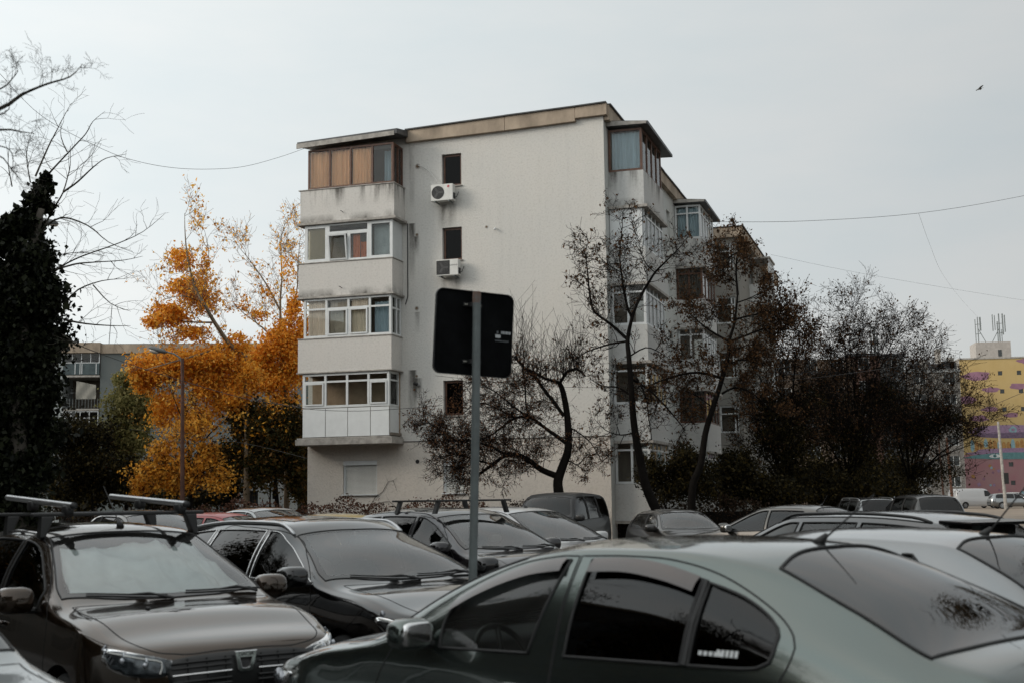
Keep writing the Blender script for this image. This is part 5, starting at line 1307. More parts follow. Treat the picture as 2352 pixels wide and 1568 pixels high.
# low pale outbuilding
Yh = 60
t = thing('outbuilding', 'small pale blue-grey outbuilding with barred window under the orange trees', 'outbuilding', (xl(538, Yh), Yh, 0), 0)
M_hut = stain_wall('hut_plaster', (.36, .40, .41), (.40, .42, .42), bottom=.4, bump=.4)
wx0 = 1.10; hw_ = (649 - 538) / FPX * Yh
wall_holes('wall', 0, hw_, 0, 2.85, [(.63, 1.10, 1.45, 2.15), (1.75, 1.95, 1.75, 2.2)], 0, .2, M_hut, t)
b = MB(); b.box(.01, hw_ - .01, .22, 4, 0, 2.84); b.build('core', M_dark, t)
b = MB(); b.quad((hw_, 0, 0), (hw_, 4, 0), (hw_, 4, 2.85), (hw_, 0, 2.85)); b.build('side_wall', M_hut, t); b = MB(); b.quad((0, 0, 0), (0, 4, 0), (0, 4, 2.85), (0, 0, 2.85)); b.build('side_wall', M_hut, t)
b = MB(); b.box(-.1, hw_ + .1, -.12, 4.1, 2.855, 2.95); b.build('flat_roof', M_tin, t)
for k in range(5): b = MB(); b.tube([(.68 + .09 * k, -.02, 1.45), (.68 + .09 * k, -.02, 2.15)], .012, 5); b.build('window_bar', M_black, t)
b = MB(); b.box(.55, 1.18, -.06, -.003, 1.36, 1.44); b.build('sill', M_pvc, t)
b = MB(); b.tube([(1.95, -.3, .95), (2.35, -.5, 1.5)], .02, 5)
for k in range(4): b.tube([(1.97 + .11 * k, -.32 - .05 * k, .98 + .14 * k), (1.97 + .11 * k, -.32 - .05 * k, .2)], .012, 5)
b.build('stair_rail', M_steel, t)

# brown and grey blocks behind the right-hand trees
block('apartment_building', 'low brownish block behind the dark trees, right of the pale apartment row', xl(1765, 125), xl(1965, 125), 125, 12, 13.2, mat('brown_plaster', (.16, .12, .09), .95, var=.3, vscale=.6), [1, 3.6, 6.2], 5, pm=M_tin, parapet=.25)
block('apartment_building', 'brick-red tower block with grey side, above the right-hand trees', xl(1950, 150), xl(2022, 150), 150, 10, 17.6, mat('brick_red_wall', (.115, .065, .05), .95, var=.3, vscale=.7), [1.2], 6, pm=M_tin, parapet=.3, rz=R(-8))
t = block('apartment_building', 'grey tower block just right of the brick-red one', xl(2023, 150), xl(2083, 150), 150.6, 10, 17.6, mat('grey_block', (.17, .18, .18), .95, var=.3, vscale=.7), [1.0], 6, pm=M_tin, parapet=.3)
for k, px in enumerate((2012, 2020, 2027)):
    b = MB(); b.tube([(xl(px, 151), 152, 17.8), (xl(px - 1, 151), 152, 20.6 + .6 * (k % 2))], .10 if k != 1 else .16, 6); tag(b.build('chimney_pipe', M_steel), ['left thin steel flue on the brick-red tower', 'thick middle steel flue on the brick-red tower', 'right thin steel flue above the grey tower'][k], 'chimney')
GB = block('apartment_building', 'grey flat-roofed block with cluttered roof, left of the painted yellow wall', xl(2083, 172), xl(2206, 172), 172, 12, 17.6, mat('grey_block2', (.20, .19, .175), .95, var=.3, vscale=.5), [1.0, 5.0], 6, pm=mat('roof_band', (.30, .31, .31), .8, var=.3), parapet=.5, w=1.7)
for k, (px, w_, h_) in enumerate(((2100, 1.2, .9), (2125, .9, 1.4), (2140, 2.2, .8), (2163, .5, 2.8), (2172, 1.8, 1.1), (2190, .7, 1.6), (2199, .5, .9))):
    b = MB(); b.box(xl(px, 172) - GB.location.x, xl(px, 172) - GB.location.x + w_, 1, 2.2, 18.1, 18.1 + h_); b.build('roof_plant', M_conc if k % 2 else M_tin, GB, bevel=.03)

# ---- the painted end wall
Ym = 185.0; MX = xl(2207, Ym); MRZ = R(-9)
MU = thing('apartment_building', 'tall end wall painted yellow and pink with purple clouds and eyes, at the far right', 'apartment building', (MX, Ym, 0), MRZ)
MW, MH = 17.5, 20.6
M_yel = stain_wall('painted_yellow', (.46, .33, .14), (.51, .38, .18), bump=.2); M_pink = mat('painted_pink', (.33, .15, .17), .9, var=.25, vscale=.5, bump=.2, col2=(.33, .20, .20))
mh = []
FL = [19.2 - 2.62 * k for k in range(7)]
for k, z in enumerate(FL):
    for x in (5.3 + .15 * k, 7.9 + .13 * k): mh.append((x, x + .62, z - 1.0, z - .38))
wall_holes('upper_wall', 0, MW, 6.9, MH, [h for h in mh if h[2] > 7], 0, .3, M_yel, MU)
wall_holes('lower_wall', 0, MW, 0, 6.88, [h for h in mh if h[3] < 6.8], 0, .3, M_pink, MU)
mh = [h for h in mh if h[2] > 7 or h[3] < 6.8]
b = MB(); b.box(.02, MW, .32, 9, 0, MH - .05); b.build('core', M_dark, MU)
b = MB(); b.quad((0, 0, 0), (0, 9, 0), (0, 9, MH), (0, 0, MH)); b.build('side_wall', M_conc, MU)
b = MB(); b.box(-.1, MW, -.12, 9, MH + .002, MH + .22); b.build('coping', M_conc, MU)
for h in mh: b = MB(); b.box(h[0], h[1], .15, .2, h[2], h[3]); b.build('pane', M_wdark, MU)
def blob(cx, cz, rx, rz_, seed, m, name, lift=.012, n=26, wob=.18, parent=None):
    rr = random.Random(seed); ph = [rr.uniform(0, 6.28) for _ in range(4)]; V = [(cx, -lift, cz)]
    for k in range(n):
        a = 2 * math.pi * k / n; f = 1 + wob * (math.sin(3 * a + ph[0]) * .5 + math.sin(5 * a + ph[1]) * .4 + math.sin(8 * a + ph[2]) * .3)
        V.append((cx + rx * f * math.cos(a), -lift, cz + rz_ * f * math.sin(a) * (.75 if math.sin(a) < 0 else 1)))
    return mesh_np(name, V, [(0, 1 + k, 1 + (k + 1) % n) for k in range(n)], m, parent or MU)
M_mau = mat('paint_mauve', (.27, .14, .20), .9, var=.2, vscale=1); M_mau2 = mat('paint_lilac', (.30, .20, .30), .9, var=.2); M_teal = mat('paint_teal', (.12, .25, .26), .9, var=.2); M_bl = mat('paint_blue', (.24, .38, .42), .9, var=.2); M_or = mat('paint_orange', (.40, .21, .07), .9, var=.3)
for k, (x, z, rx, rz_) in enumerate(((2.3, 18.1, 1.9, .75), (10.5, 20.1, 2.6, .5), (4.2, 16.1, 1.2, .42), (8.2, 16.5, 1.5, .48), (.9, 14.7, 1.1, .65), (3.9, 13.3, 1.2, .4), (6.8, 12.4, 1.0, .4), (11.8, 13.6, .9, .42), (13.3, 15.4, 1.6, .55), (14.0, 18.6, 1.5, .7), (2.3, 12.0, 1.3, .5), (10.6, 12.2, .9, .3))):
    blob(x, z, rx, rz_, k, M_mau, 'painted_cloud')
b = blob(7.2, 10.2, 6.6, .85, 51, M_mau2, 'painted_band', .014, 40, .1); blob(9.0, 9.5, 7.5, .5, 52, mat('paint_dark_mauve', (.16, .11, .17), .9, var=.3), 'painted_band', .018, 40, .12)
blob(6.9, 10.3, .55, .5, 53, M_bl, 'painted_swirl', .022); blob(6.9, 10.3, .25, .22, 54, M_mau2, 'painted_swirl', .026)
rr = random.Random(8)
for k in range(26): blob(1.2 + k * .62, 8.1 + rr.uniform(-.2, .3), .28, .75 + rr.uniform(-.1, .25), 80 + k, M_or if k % 3 else M_bl, 'painted_feather', .020 + .0006 * k, 12, .1)
blob(8.2, 7.1, 8.0, .62, 60, M_mau2, 'painted_band', .040, 44, .12); blob(8.4, 6.55, 8.2, .55, 61, M_teal, 'painted_band', .044, 44, .08)
for x in (4.2, 12.6):
    blob(x, 6.6, .78, .30, 62, M_pvc, 'painted_eye', .048, 24, .02); blob(x, 6.62, .26, .26, 63, M_teal, 'painted_iris', .052, 16, 0); blob(x, 6.62, .11, .11, 64, M_dark, 'painted_pupil', .056, 12, 0)
for k in range(46):
    x, z = rr.uniform(.5, 17), rr.uniform(.6, 5.4); s_ = rr.uniform(.16, .38)
    if any(h[0] - .5 < x < h[1] + .5 and h[2] - .5 < z < h[3] + .5 for h in mh): continue
    a = rr.uniform(0, 1.57); c_, q_ = math.cos(a) * s_, math.sin(a) * s_
    mesh_np('painted_scrap', [(x + c_, -.012 - .0004 * k, z + q_), (x - q_, -.012 - .0004 * k, z + c_), (x - c_, -.012 - .0004 * k, z - q_), (x + q_, -.012 - .0004 * k, z - c_)], [(0, 1, 2, 3)], rr.choice([M_bl, M_or, M_mau2, M_mau]), MU)
b = MB(); b.box(2.55, 7.4, .5, 5, MH + .22, MH + 2.5); b.build('roof_room', mat('roof_room_wall', (.40, .37, .34), .9, var=.15), MU)
b = MB(); b.box(5.6, 6.1, .45, .52, MH + .4, MH + 1.35); b.build('roof_door', M_wdark, MU)
def mast(x0, rods, label):
    t = thing('antenna_mast', label, 'antenna mast', (MX + x0 * math.cos(MRZ), Ym + x0 * math.sin(MRZ) + 2, MH + 2.45), MRZ, 'antenna masts on the roof room')
    for (dx, z0, z1, r_) in rods:
        b = MB(); b.tube([(dx, 0, z0), (dx - .02, 0, z1)], r_, 6); b.build('antenna_rod' if r_ < .09 else 'antenna_panel', M_steel, t)
    b = MB(); b.tube([(0, 0, 2.2), (1.1 if x0 < 5 else -1.2, 0, 0)], .05, 5); b.build('strut', M_steel, t)
    b = MB(); b.tube([(-.4, 0, 1.4), (.4, 0, 1.5)], .04, 5); b.tube([(-.4, 0, 2.8), (.5, 0, 2.9)], .04, 5); b.build('cross_arm', M_steel, t); return t
mast(3.6, [(-.35, 0, 3.6, .06), (0, 0, 3.9, .07), (.35, 1.9, 3.9, .12)], 'left antenna mast with three uprights on the roof room of the painted wall')
mast(6.6, [(-.9, 1.8, 4.2, .07), (-.6, 1.9, 4.1, .06), (0, 0, 4.3, .09), (-.25, 0, 3.2, .08), (.3, 0, 2.0, .06), (.5, 1.2, 4.3, .10), (.8, 1.6, 4.1, .08)], 'right antenna mast with a denser bundle of panels on the roof room')

# white cabinet, pillar, poles
p = at(2067, 1141, 70)
t = thing('utility_cabinet', 'white three-door utility cabinet left of the black crossover', 'cabinet', (p[0] - .28, 70, 0))
b = MB(); b.box(0, .56, 0, .4, 0, 1.88); b.build('casing', M_black, t)
for k in range(3): b = MB(); b.box(.02 + .18 * k, .18 + .18 * k, -.02, -.002, 1.3, 1.86); b.build('door', M_slat, t)
p = at(2121, 1141, 130)
b = MB(); b.box(p[0] - .35, p[0] + .35, 130, 130.6, 0, 3.5); tag(b.build('gate_pillar', M_slat, bevel=.03), 'pale pillar beside the foot of the grey block', 'pillar')
for (px, Yd, z, r_, lab, m) in ((2188, 118, 6.6, .13, 'dark wooden pole before the grey block left of the painted wall', M_wood), (2168, 140, 7.5, .10, 'thinner dark pole left of the dark wooden pole', M_wood), (2309, 118, 8.0, .14, 'grey concrete pole in front of the painted wall', M_conc)):
    p = at(px, 1141, Yd); t = thing('utility_pole', lab, 'pole', (p[0], Yd, 0), 0)
    b = MB(); b.tube([(0, 0, 0), (-.25, 0, z)], [r_ * 1.2, r_ * .8], 8); b.build('post', m, t)
    if px == 2309: b = MB(); b.box(-.05, .35, -.2, .1, 2.3, 3.3); b.build('pole_box', M_black, t)

# ================================================================ sign on a pole (seen from behind)
sb = at(1077, 1600, 9.35); st_ = at(1095, 672, 9.345)
dz = (sb[2]) / (st_[2] - sb[2]); sb = sb - (st_ - sb) * dz
t = thing('road_sign', 'black back of a square road sign on a leaning grey pole in the centre', 'road sign', tuple(sb))
b = MB(); rel = st_ - sb; pts = [rel * q + np.array([.012 * math.sin(q * 3.1), 0, 0]) for q in np.linspace(0, 1, 14)]
M_pole = mat('pole_grey_paint', (.135, .155, .155), .55, var=.22, vscale=7, bump=.15, bscale=40, metal=.2)
b.tube(pts, .0305, 20, True); b.build('pole', M_pole, t, smooth=False, autos=True)
b = MB(); b.tube([pts[-1] - rel * .025, pts[-1] + rel * .0015], .0312, 20); b.build('rusty_pole_end', mat('rust', (.16, .06, .025), .9, var=.5, vscale=14, col2=(.15, .16, .16)), t, autos=True)
TL, TR, BR, BL_ = at(1001, 659, 9.29), at(1177, 680, 9.56), at(1175, 869, 9.56), at(995, 855, 9.29)
ctr = (TL + TR + BR + BL_) / 4; ux = (TR - TL + BR - BL_) / 2; uz = (TL - BL_ + TR - BR) / 2; hw_, hh_ = np.linalg.norm(ux) / 2, np.linalg.norm(uz) / 2
ux /= np.linalg.norm(ux); uz = uz - ux * (uz @ ux); uz /= np.linalg.norm(uz); un = np.cross(ux, uz)   # un points towards us
def sp_(a, c, d): return tuple(ctr + ux * a + uz * c + un * d - sb)
rc = .055; out = []
for (sx_, sz_, a0) in ((1, 1, 0), (-1, 1, 90), (-1, -1, 180), (1, -1, 270)):
    for k in range(7): a = R(a0 + 15 * k); out.append((sx_ * (hw_ - rc) + rc * math.cos(a), sz_ * (hh_ - rc) + rc * math.sin(a)))
n = len(out); V = [sp_(a, c, 0) for a, c in out] + [sp_(a, c, -.004) for a, c in out]
b = MB(); b.add(V, [tuple(range(n)), tuple(range(2 * n - 1, n - 1, -1))]); b.build('sign_plate', mat('sign_back_black', (.004, .0045, .005), .85, var=.5, vscale=5, spec=.08), t)
b = MB()
for r0, d in ((.0, .012),):
    V = []
    for k, (a, c) in enumerate(out): V += [sp_(a, c, -.014), sp_(a, c, .012), sp_(a * .985, c * .985, .012), sp_(a * .985, c * .985, -.005)]
    F = []
    for k in range(n):
        j = (k + 1) % n
        for q in range(3): F.append((4 * k + q, 4 * j + q, 4 * j + q + 1, 4 * k + q + 1))
b.add(V, F); b.build('folded_rim', mat('rim_dull_metal', (.02, .021, .021), .45, metal=.6), t)
ax_off = (pts[10] + sb - ctr) @ ux
for c_ in (.205, -.215):
    pz = c_; cxp = ((sb + rel * ((ctr[2] + pz - sb[2]) / rel[2])) - ctr) @ ux
    b = MB(); b.obox(np.array(sp_(cxp, pz, .010)), ux * .075, uz * .015, un * .003)
    o = b.build('clamp', M_black, t, bevel=.002)
    b = MB(); pp = [np.array(sp_(cxp + .040 * math.cos(a), pz, .045 + .040 * math.sin(a))) for a in np.linspace(-1.2, math.pi + 1.2, 14)]
    for q in range(len(pp) - 1): b.obox((pp[q] + pp[q + 1]) / 2, (pp[q + 1] - pp[q]) / 2, uz * .014, np.cross((pp[q + 1] - pp[q]) / np.linalg.norm(pp[q + 1] - pp[q]), uz) * .0015)
    b.build('clamp_band', M_black, o)
    for q in (-.062, -.048, .060): b = MB(); b.sq(sp_(cxp + q, pz, .018), (.006, .008, .006), .7, 8, 6); b.build('bolt', mat('bolt_zinc', (.35, .34, .30), .35, metal=.8), o)
# sticker with rows of small print
sx0, sz0 = .215, -.005
def st_box(a, c, w_, h_, m): b = MB(); b.obox(np.array(sp_(a, c, .0015)), ux * w_ / 2, uz * h_ / 2, un * .0006); return b.build('sticker_print', m, t)
M_stk = mat('sticker_grey', (.10, .11, .12), .6); M_stw = mat('sticker_white2', (.45, .47, .48), .6)
for k in range(6): st_box(sx0 + .012 + .0135 * k, sz0 + .030, .0105, .020, M_stw if k % 2 else mat('sticker_mid', (.30, .32, .34), .6))
st_box(sx0 - .022, sz0 + .030, .014, .018, M_stk); st_box(sx0 - .018, sz0, .042, .024, M_stw)
for k in range(9): st_box(sx0 - .034 + .0125 * k, sz0 - .033, .009, .010, M_stk)

# ================================================================ street lamps, wires, bird, person
def street_lamp(pole_px, top_px, head, Yd, label, arm):
    p = at(*pole_px, Yd); q = at(*top_px, Yd)
    t = thing('street_lamp', label, 'street lamp', (p[0], Yd, 0), 0, 'street lamps behind the parked cars')
    o = np.array([p[0], Yd, 0])
    b = MB(); b.tube([(0, 0, 0), (q[0] - p[0], 0, q[2])], [.09, .055], 8); b.build('pole', mat('lamp_pole_rusty', (.10, .045, .03), .8, var=.4, vscale=3), t)
    b = MB(); b.tube([at(*a, Yd) - o for a in arm], .028, 8); b.build('arm', M_steel, t)
    h0, h1 = at(*head[0], Yd) - o, at(*head[1], Yd) - o; ax = (h1 - h0); c_ = (h0 + h1) / 2; L = np.linalg.norm(ax); ang = math.atan2(ax[2], ax[0])
    rot = Matrix.Rotation(-ang, 3, 'Y')
    b = MB(); b.sq(c_, (L / 2, .15, .085), .8, 18, 10, rot); b.build('lamp_head', mat('lamp_head_grey', (.12, .125, .125), .5, var=.2), t, smooth=True)
    side = 1 if head[0][0] > head[1][0] else -1
    b = MB(); c2_ = c_ + np.array([-.12 if side < 0 else .12, 0, -.045]); b.sq(c2_, (L * .27, .12, .085), .9, 14, 8, rot); b.build('lamp_glass', mat('lamp_bowl_glass', (.55, .50, .44), .2, coat=.5), t, smooth=True)
    return t
street_lamp((421, 1141), (419, 822), ((341, 797), (384, 809)), 45, 'street lamp on a thin rusty pole before the orange trees, head to the left', [(380, 807), (400, 812), (414, 822), (417, 832), (417, 858)])
street_lamp((40, 1141), (48, 545), ((134, 515), (88, 505)), 34, 'street lamp head poking out of the ivy covered tree', [(88, 503), (66, 506), (52, 520), (48, 560)])
def wire(pts, label, r_=.012):
    P = [at(x, y, Y) for x, y, Y in pts]; 
    # smooth through the points
    Q = []
    for i in range(len(P) - 1):
        p0, p1, p2, p3 = P[max(i - 1, 0)], P[i], P[i + 1], P[min(i + 2, len(P) - 1)]
        for k in range(5): t_ = k / 5; Q.append(.5 * ((2 * p1) + (p2 - p0) * t_ + (2 * p0 - 5 * p1 + 4 * p2 - p3) * t_ ** 2 + (3 * p1 - p0 - 3 * p2 + p3) * t_ ** 3))
    Q.append(P[-1]); b = MB(); b.tube(Q, r_, 4); return tag(b.build('overhead_wire', M_wire), label, 'wire', 'overhead wires')
wire([(0, 170, 24), (100, 270, 28), (240, 345, 32), (320, 372, 34), (400, 386, 36), (480, 389, 38), (560, 383, 40), (640, 362, 42), (698, 342, 43)], 'sagging wire from the left trees to the balcony roof corner', .006)
wire([(1640, 510, 52), (1850, 508, 55), (2110, 490, 60), (2352, 450, 64), (2600, 395, 68)], 'wire crossing the sky to the right of the building roof', .009)
wire([(1770, 585, 66), (2000, 632, 72), (2352, 690, 80), (2600, 725, 85)], 'faint wire sloping down across the right of the sky', .005)
wire([(2110, 490, 60), (2135, 560, 80), (2165, 630, 110), (2210, 690, 140), (2252, 735, 175)], 'thin wire dropping from the sky to the roof masts', .006)
wire([(560, 905, 44), (682, 935, 43.5), (802, 943, 42.6), (920, 938, 42.4), (1016, 930, 43.3)], 'wire crossing the white panelled balcony to the gable window', .008)
wire([(200, 800, 44), (299, 836, 44), (422, 875, 43.5), (562, 914, 43), (690, 935, 42)], 'dark wire in front of the orange trees', .010)
wire([(300, 985, 46), (550, 1015, 46), (706, 1052, 44.5)], 'low yellowish wire before the dark leafy tree', .008)
wire([(1000, 862, 41), (1286, 888, 41), (1560, 884, 41), (1814, 872, 42), (2000, 850, 46), (2200, 820, 60)], 'pale thin wire behind the bare trees', .006)
wire([(2190, 965, 118), (2280, 930, 118), (2352, 900, 118), (2450, 868, 118)], 'cable crossing the painted yellow wall', .02)
wire([(2215, 980, 118), (2300, 955, 118), (2420, 925, 118)], 'lower cable crossing the painted yellow wall', .012)

p = at(2249, 205, 60)
b = MB(); sc_ = 1.0
b.sq((0, 0, 0), (.17, .05, .05), .9, 12, 8, Matrix.Rotation(R(-22), 3, 'Y')); b.sq((-.19, 0, -.085), (.045, .035, .035), 1, 10, 6)
b.add([(-.06, 0, .02), (.12, 0, .06), (.20, -.30, .16), (.08, -.42, .13), (.0, -.2, .1), (-.06, 0, .035), (.12, 0, .075)], [(0, 1, 2, 3, 4), (5, 4, 3, 2, 6)])
b.add([(-.06, 0, .02), (.12, 0, .06), (.30, .25, .10), (.22, .40, .05), (.02, .2, .06), (-.06, 0, .035), (.12, 0, .075)], [(0, 4, 3, 2, 1), (5, 6, 2, 3, 4)])
b.add([(.12, -.03, .05), (.12, .03, .05), (.30, .06, .10), (.30, -.06, .10)], [(0, 1, 2, 3)])
b.v = [tuple(.72 * c for c in v) for v in b.v]; o = b.build('bird', mat('bird_grey', (.10, .10, .09), .8)); o.location = tuple(p); tag(o, 'small grey bird gliding alone in the upper right sky', 'bird')

# distant standing person
pp = at(2202, 1141, 138)
t = thing('person', 'person in dark clothes standing beside the black crossover at the yard edge', 'person', (pp[0], pp[1], 0))
def skin_body(name, pts, edges, rad, m, par, root=0):
    me = bpy.data.meshes.new(name); me.from_pydata(pts, edges, []); me.materials.append(m); o = bpy.data.objects.new(name, me); link(o, par)
    sk = o.modifiers.new('skin', 'SKIN'); sk.use_smooth_shade = True
    for i, r_ in enumerate(rad): me.skin_vertices[0].data[i].radius = r_ if isinstance(r_, tuple) else (r_, r_)
    me.skin_vertices[0].data[root].use_root = True
    ss = o.modifiers.new('sub', 'SUBSURF'); ss.levels = 1; ss.render_levels = 1; return o
P_ = [(0, 0, .95), (0, 0, 1.15), (0, 0, 1.38), (0, 0, 1.50), (-.09, 0, .90), (-.10, -.03, .48), (-.11, 0, .08), (-.11, -.14, .04), (.09, 0, .90), (.11, .04, .48), (.12, .02, .08), (.12, -.12, .04), (-.19, 0, 1.40), (-.25, -.02, 1.12), (-.24, -.10, .88), (.19, 0, 1.40), (.25, .0, 1.12), (.22, -.12, .90)]
E2 = [(0, 1), (1, 2), (2, 3), (0, 4), (4, 5), (5, 6), (6, 7), (0, 8), (8, 9), (9, 10), (10, 11), (2, 12), (12, 13), (13, 14), (2, 15), (15, 16), (16, 17)]
skin_body('body', P_, E2, [(.15, .10), (.15, .10), (.17, .11), .055, .085, .06, .045, .04, .085, .06, .045, .04, .06, .048, .035, .06, .048, .035], mat('dark_clothes', (.012, .012, .014), .9), t)
b = MB(); b.sq((0, 0, 1.62), (.075, .09, .11), 1.0, 12, 10); b.sq((0, -.095, 1.61), (.014, .02, .02), 1); b.build('head', mat('skin_tone', (.30, .18, .13), .6), t, smooth=True)
b = MB(); b.sq((0, .02, 1.66), (.082, .088, .09), 1.0, 12, 8); b.build('hair', mat('hair_dark', (.015, .012, .01), .8), t, smooth=True)
for x in (-.24, .22): b = MB(); b.sq((x, -.13, .84), (.03, .03, .06), .8, 8, 6); b.build('hand', MATS['skin_tone'], t, smooth=True)
# ================================================================ vegetation
def seg_mesh(name, segs, m, par, k=3):
    A = np.array([(*s[0], *s[1], s[2], s[3]) for s in segs], np.float64)
    p0, p1, r0, r1 = A[:, :3], A[:, 3:6], A[:, 6], A[:, 7]
    d = p1 - p0; d /= np.linalg.norm(d, axis=1, keepdims=True) + 1e-9
    ref = np.where(np.abs(d[:, 2:3]) < .9, np.array([[0, 0, 1.0]]), np.array([[1.0, 0, 0]]))
    a = np.cross(d, ref); a /= np.linalg.norm(a, axis=1, keepdims=True) + 1e-9; b = np.cross(d, a); n = len(A)
    V = np.zeros((n, 2 * k, 3))
    for i in range(k):
        t = 2 * math.pi * i / k; o = a * math.cos(t) + b * math.sin(t)
        V[:, i] = p0 + o * r0[:, None]; V[:, k + i] = p1 + o * r1[:, None]
    F = np.array([[i, (i + 1) % k, k + (i + 1) % k, k + i] for i in range(k)])
    return mesh_np(name, V, (np.arange(n)[:, None, None] * 2 * k + F[None]).reshape(-1, 4), m, par, smooth=k > 3)
def leaves_mesh(name, P, size, m, par, rng, jit=.35, droop=0.0, asp=.62):
    P = np.asarray(P); n = len(P)
    nrm = rng.normal(size=(n, 3)); nrm /= np.linalg.norm(nrm, axis=1, keepdims=True) + 1e-9
    a = rng.normal(size=(n, 3)); a[:, 2] -= droop; a -= nrm * (a * nrm).sum(1, keepdims=True); a /= np.linalg.norm(a, axis=1, keepdims=True) + 1e-9
    b = np.cross(nrm, a); s = (size * (1 + jit * rng.normal(size=n)).clip(.4, 2))[:, None]
    V = np.stack([P - a * s * .5, P + b * s * asp * .5 + nrm * s * .08, P + a * s * .5, P - b * s * asp * .5 + nrm * s * .08], 1)
    return mesh_np(name, V, np.arange(4 * n).reshape(-1, 4), m, par)
def branch(out, tips, p, d, L, r, lvl, mx, R_, up=.12, wig=.22, nch=1.0, minr=.003):
    n = 3 if lvl == mx else 5; st = L / n; r1 = r
    for i in range(n):
        d = (d + Vector((R_.gauss(0, wig), R_.gauss(0, wig), R_.gauss(0, wig) + up))).normalized()
        q = p + d * st; r2 = max(minr, r1 * (.80 if lvl < mx else .7)); out.append((tuple(p), tuple(q), r1, r2)); p = q; r1 = r2
        if lvl < mx and (i > 0 or lvl > 0):
            k = int(nch) + (R_.random() < nch - int(nch))
            for _ in range(k):
                ax = d.orthogonal().normalized(); ax.rotate(Matrix.Rotation(R_.uniform(0, 6.283), 3, d)); cd = (d * .75 + ax * R_.uniform(.5, 1.0)).normalized()
                branch(out, tips, p, cd, L * R_.uniform(.45, .70), r1 * .62, lvl + 1, mx, R_, up, wig, nch, minr)
        if lvl >= mx - 1: tips.append(tuple(p))
def px_path(pts, Yd, seed, dep=.35, sub=3):
    """picture polyline at depth Yd with smooth wandering in depth"""
    rr = random.Random(seed); Y = Yd; P = []
    for q in pts:
        P.append(at(q[0], q[1], q[2] if len(q) > 2 else Y)); Y += rr.gauss(0, dep)
    Q = []
    for i in range(len(P) - 1):
        p0, p1, p2, p3 = P[max(i - 1, 0)], P[i], P[i + 1], P[min(i + 2, len(P) - 1)]
        for k in range(sub): t_ = k / sub; Q.append(.5 * ((2 * p1) + (p2 - p0) * t_ + (2 * p0 - 5 * p1 + 4 * p2 - p3) * t_ ** 2 + (3 * p1 - p0 - 3 * p2 + p3) * t_ ** 3))
    Q.append(P[-1]); return Q
def tree(name, label, base, bark, trunk, limbs, Yd, seed, twig=dict(), cat='tree', group=None, leaf=None, kk=3):
    """trunk: (path px, r0, r1) hand-placed; limbs the same; every limb sprouts side branches"""
    t = thing(name, label, cat, base, 0, group); o = np.array(base); R_ = random.Random(seed)
    b = MB()
    tp = px_path(trunk[0], Yd, seed, .05, 4); n = len(tp)
    tp = [np.array(q) - o for q in tp]
    if tp[0][2] > .05: tp = [np.array([tp[0][0] * 1.0, tp[0][1], -.05])] + tp; n += 1
    b.tube(tp, [trunk[1] + (trunk[2] - trunk[1]) * (i / (n - 1)) for i in range(n)], 9)
    b.build('trunk', bark, t, smooth=True)
    segs = []; tips = []
    mx = twig.get('lvl', 2); dens = twig.get('dens', 3.0); ln = twig.get('len', 1.3); up = twig.get('up', .10); wig = twig.get('wig', .2); nch = twig.get('nch', 1.0); tr_ = twig.get('r', .016)
    allp = list(limbs) + ([(None, trunk[1] * .5, trunk[2])] if twig.get('trunk', False) else [])
    for li, lm in enumerate(allp):
        path, r0, r1 = lm[:3]; k_len = lm[3] if len(lm) > 3 else 1.0
        P = [q - o for q in px_path(path, Yd, seed * 31 + li, twig.get('dep', .25), 3)] if path is not None else tp[n // 2:]
        m_ = len(P)
        if path is not None:
            for i in range(m_ - 1): segs.append((tuple(P[i]), tuple(P[i + 1]), r0 + (r1 - r0) * i / (m_ - 1), r0 + (r1 - r0) * (i + 1) / (m_ - 1)))
        tot = sum(np.linalg.norm(P[i + 1] - P[i]) for i in range(m_ - 1)); cnt = int(tot * dens * (lm[4] if len(lm) > 4 else 1))
        for _ in range(cnt):
            f = R_.uniform(.12, 1) * (m_ - 1); i = min(int(f), m_ - 2); q = P[i] * (1 - f + i) + P[i + 1] * (f - i); d = Vector(P[i + 1] - P[i]).normalized()
            ax = d.orthogonal().normalized(); ax.rotate(Matrix.Rotation(R_.uniform(0, 6.283), 3, d)); cd = (d * twig.get('fw', .5) + ax + Vector((0, 0, twig.get('lift', .3)))).normalized()
            branch(segs, tips, Vector(q), cd, ln * k_len * R_.uniform(.5, 1.15) * (1.15 - .5 * f / m_), min(tr_, (r0 + (r1 - r0) * f / m_) * .7), 0, mx, R_, up, wig, nch, twig.get('minr', .003))
    if segs: tag(seg_mesh('branches', segs, bark, t, kk), kind='stuff')
    if leaf and tips:
        rg = np.random.default_rng(seed); T_ = np.array(tips); sel = T_[rg.random(len(T_)) < leaf['p']]
        sel = np.repeat(sel, leaf.get('n', 1), 0) + rg.normal(size=(len(sel) * leaf.get('n', 1), 3)) * leaf.get('spread', .05)
        if len(sel): tag(leaves_mesh('leaves', sel, leaf['size'], leaf['m'], t, rg, droop=leaf.get('droop', 1.2)), kind='stuff')
    return t, tips
LEAFK = 1.6
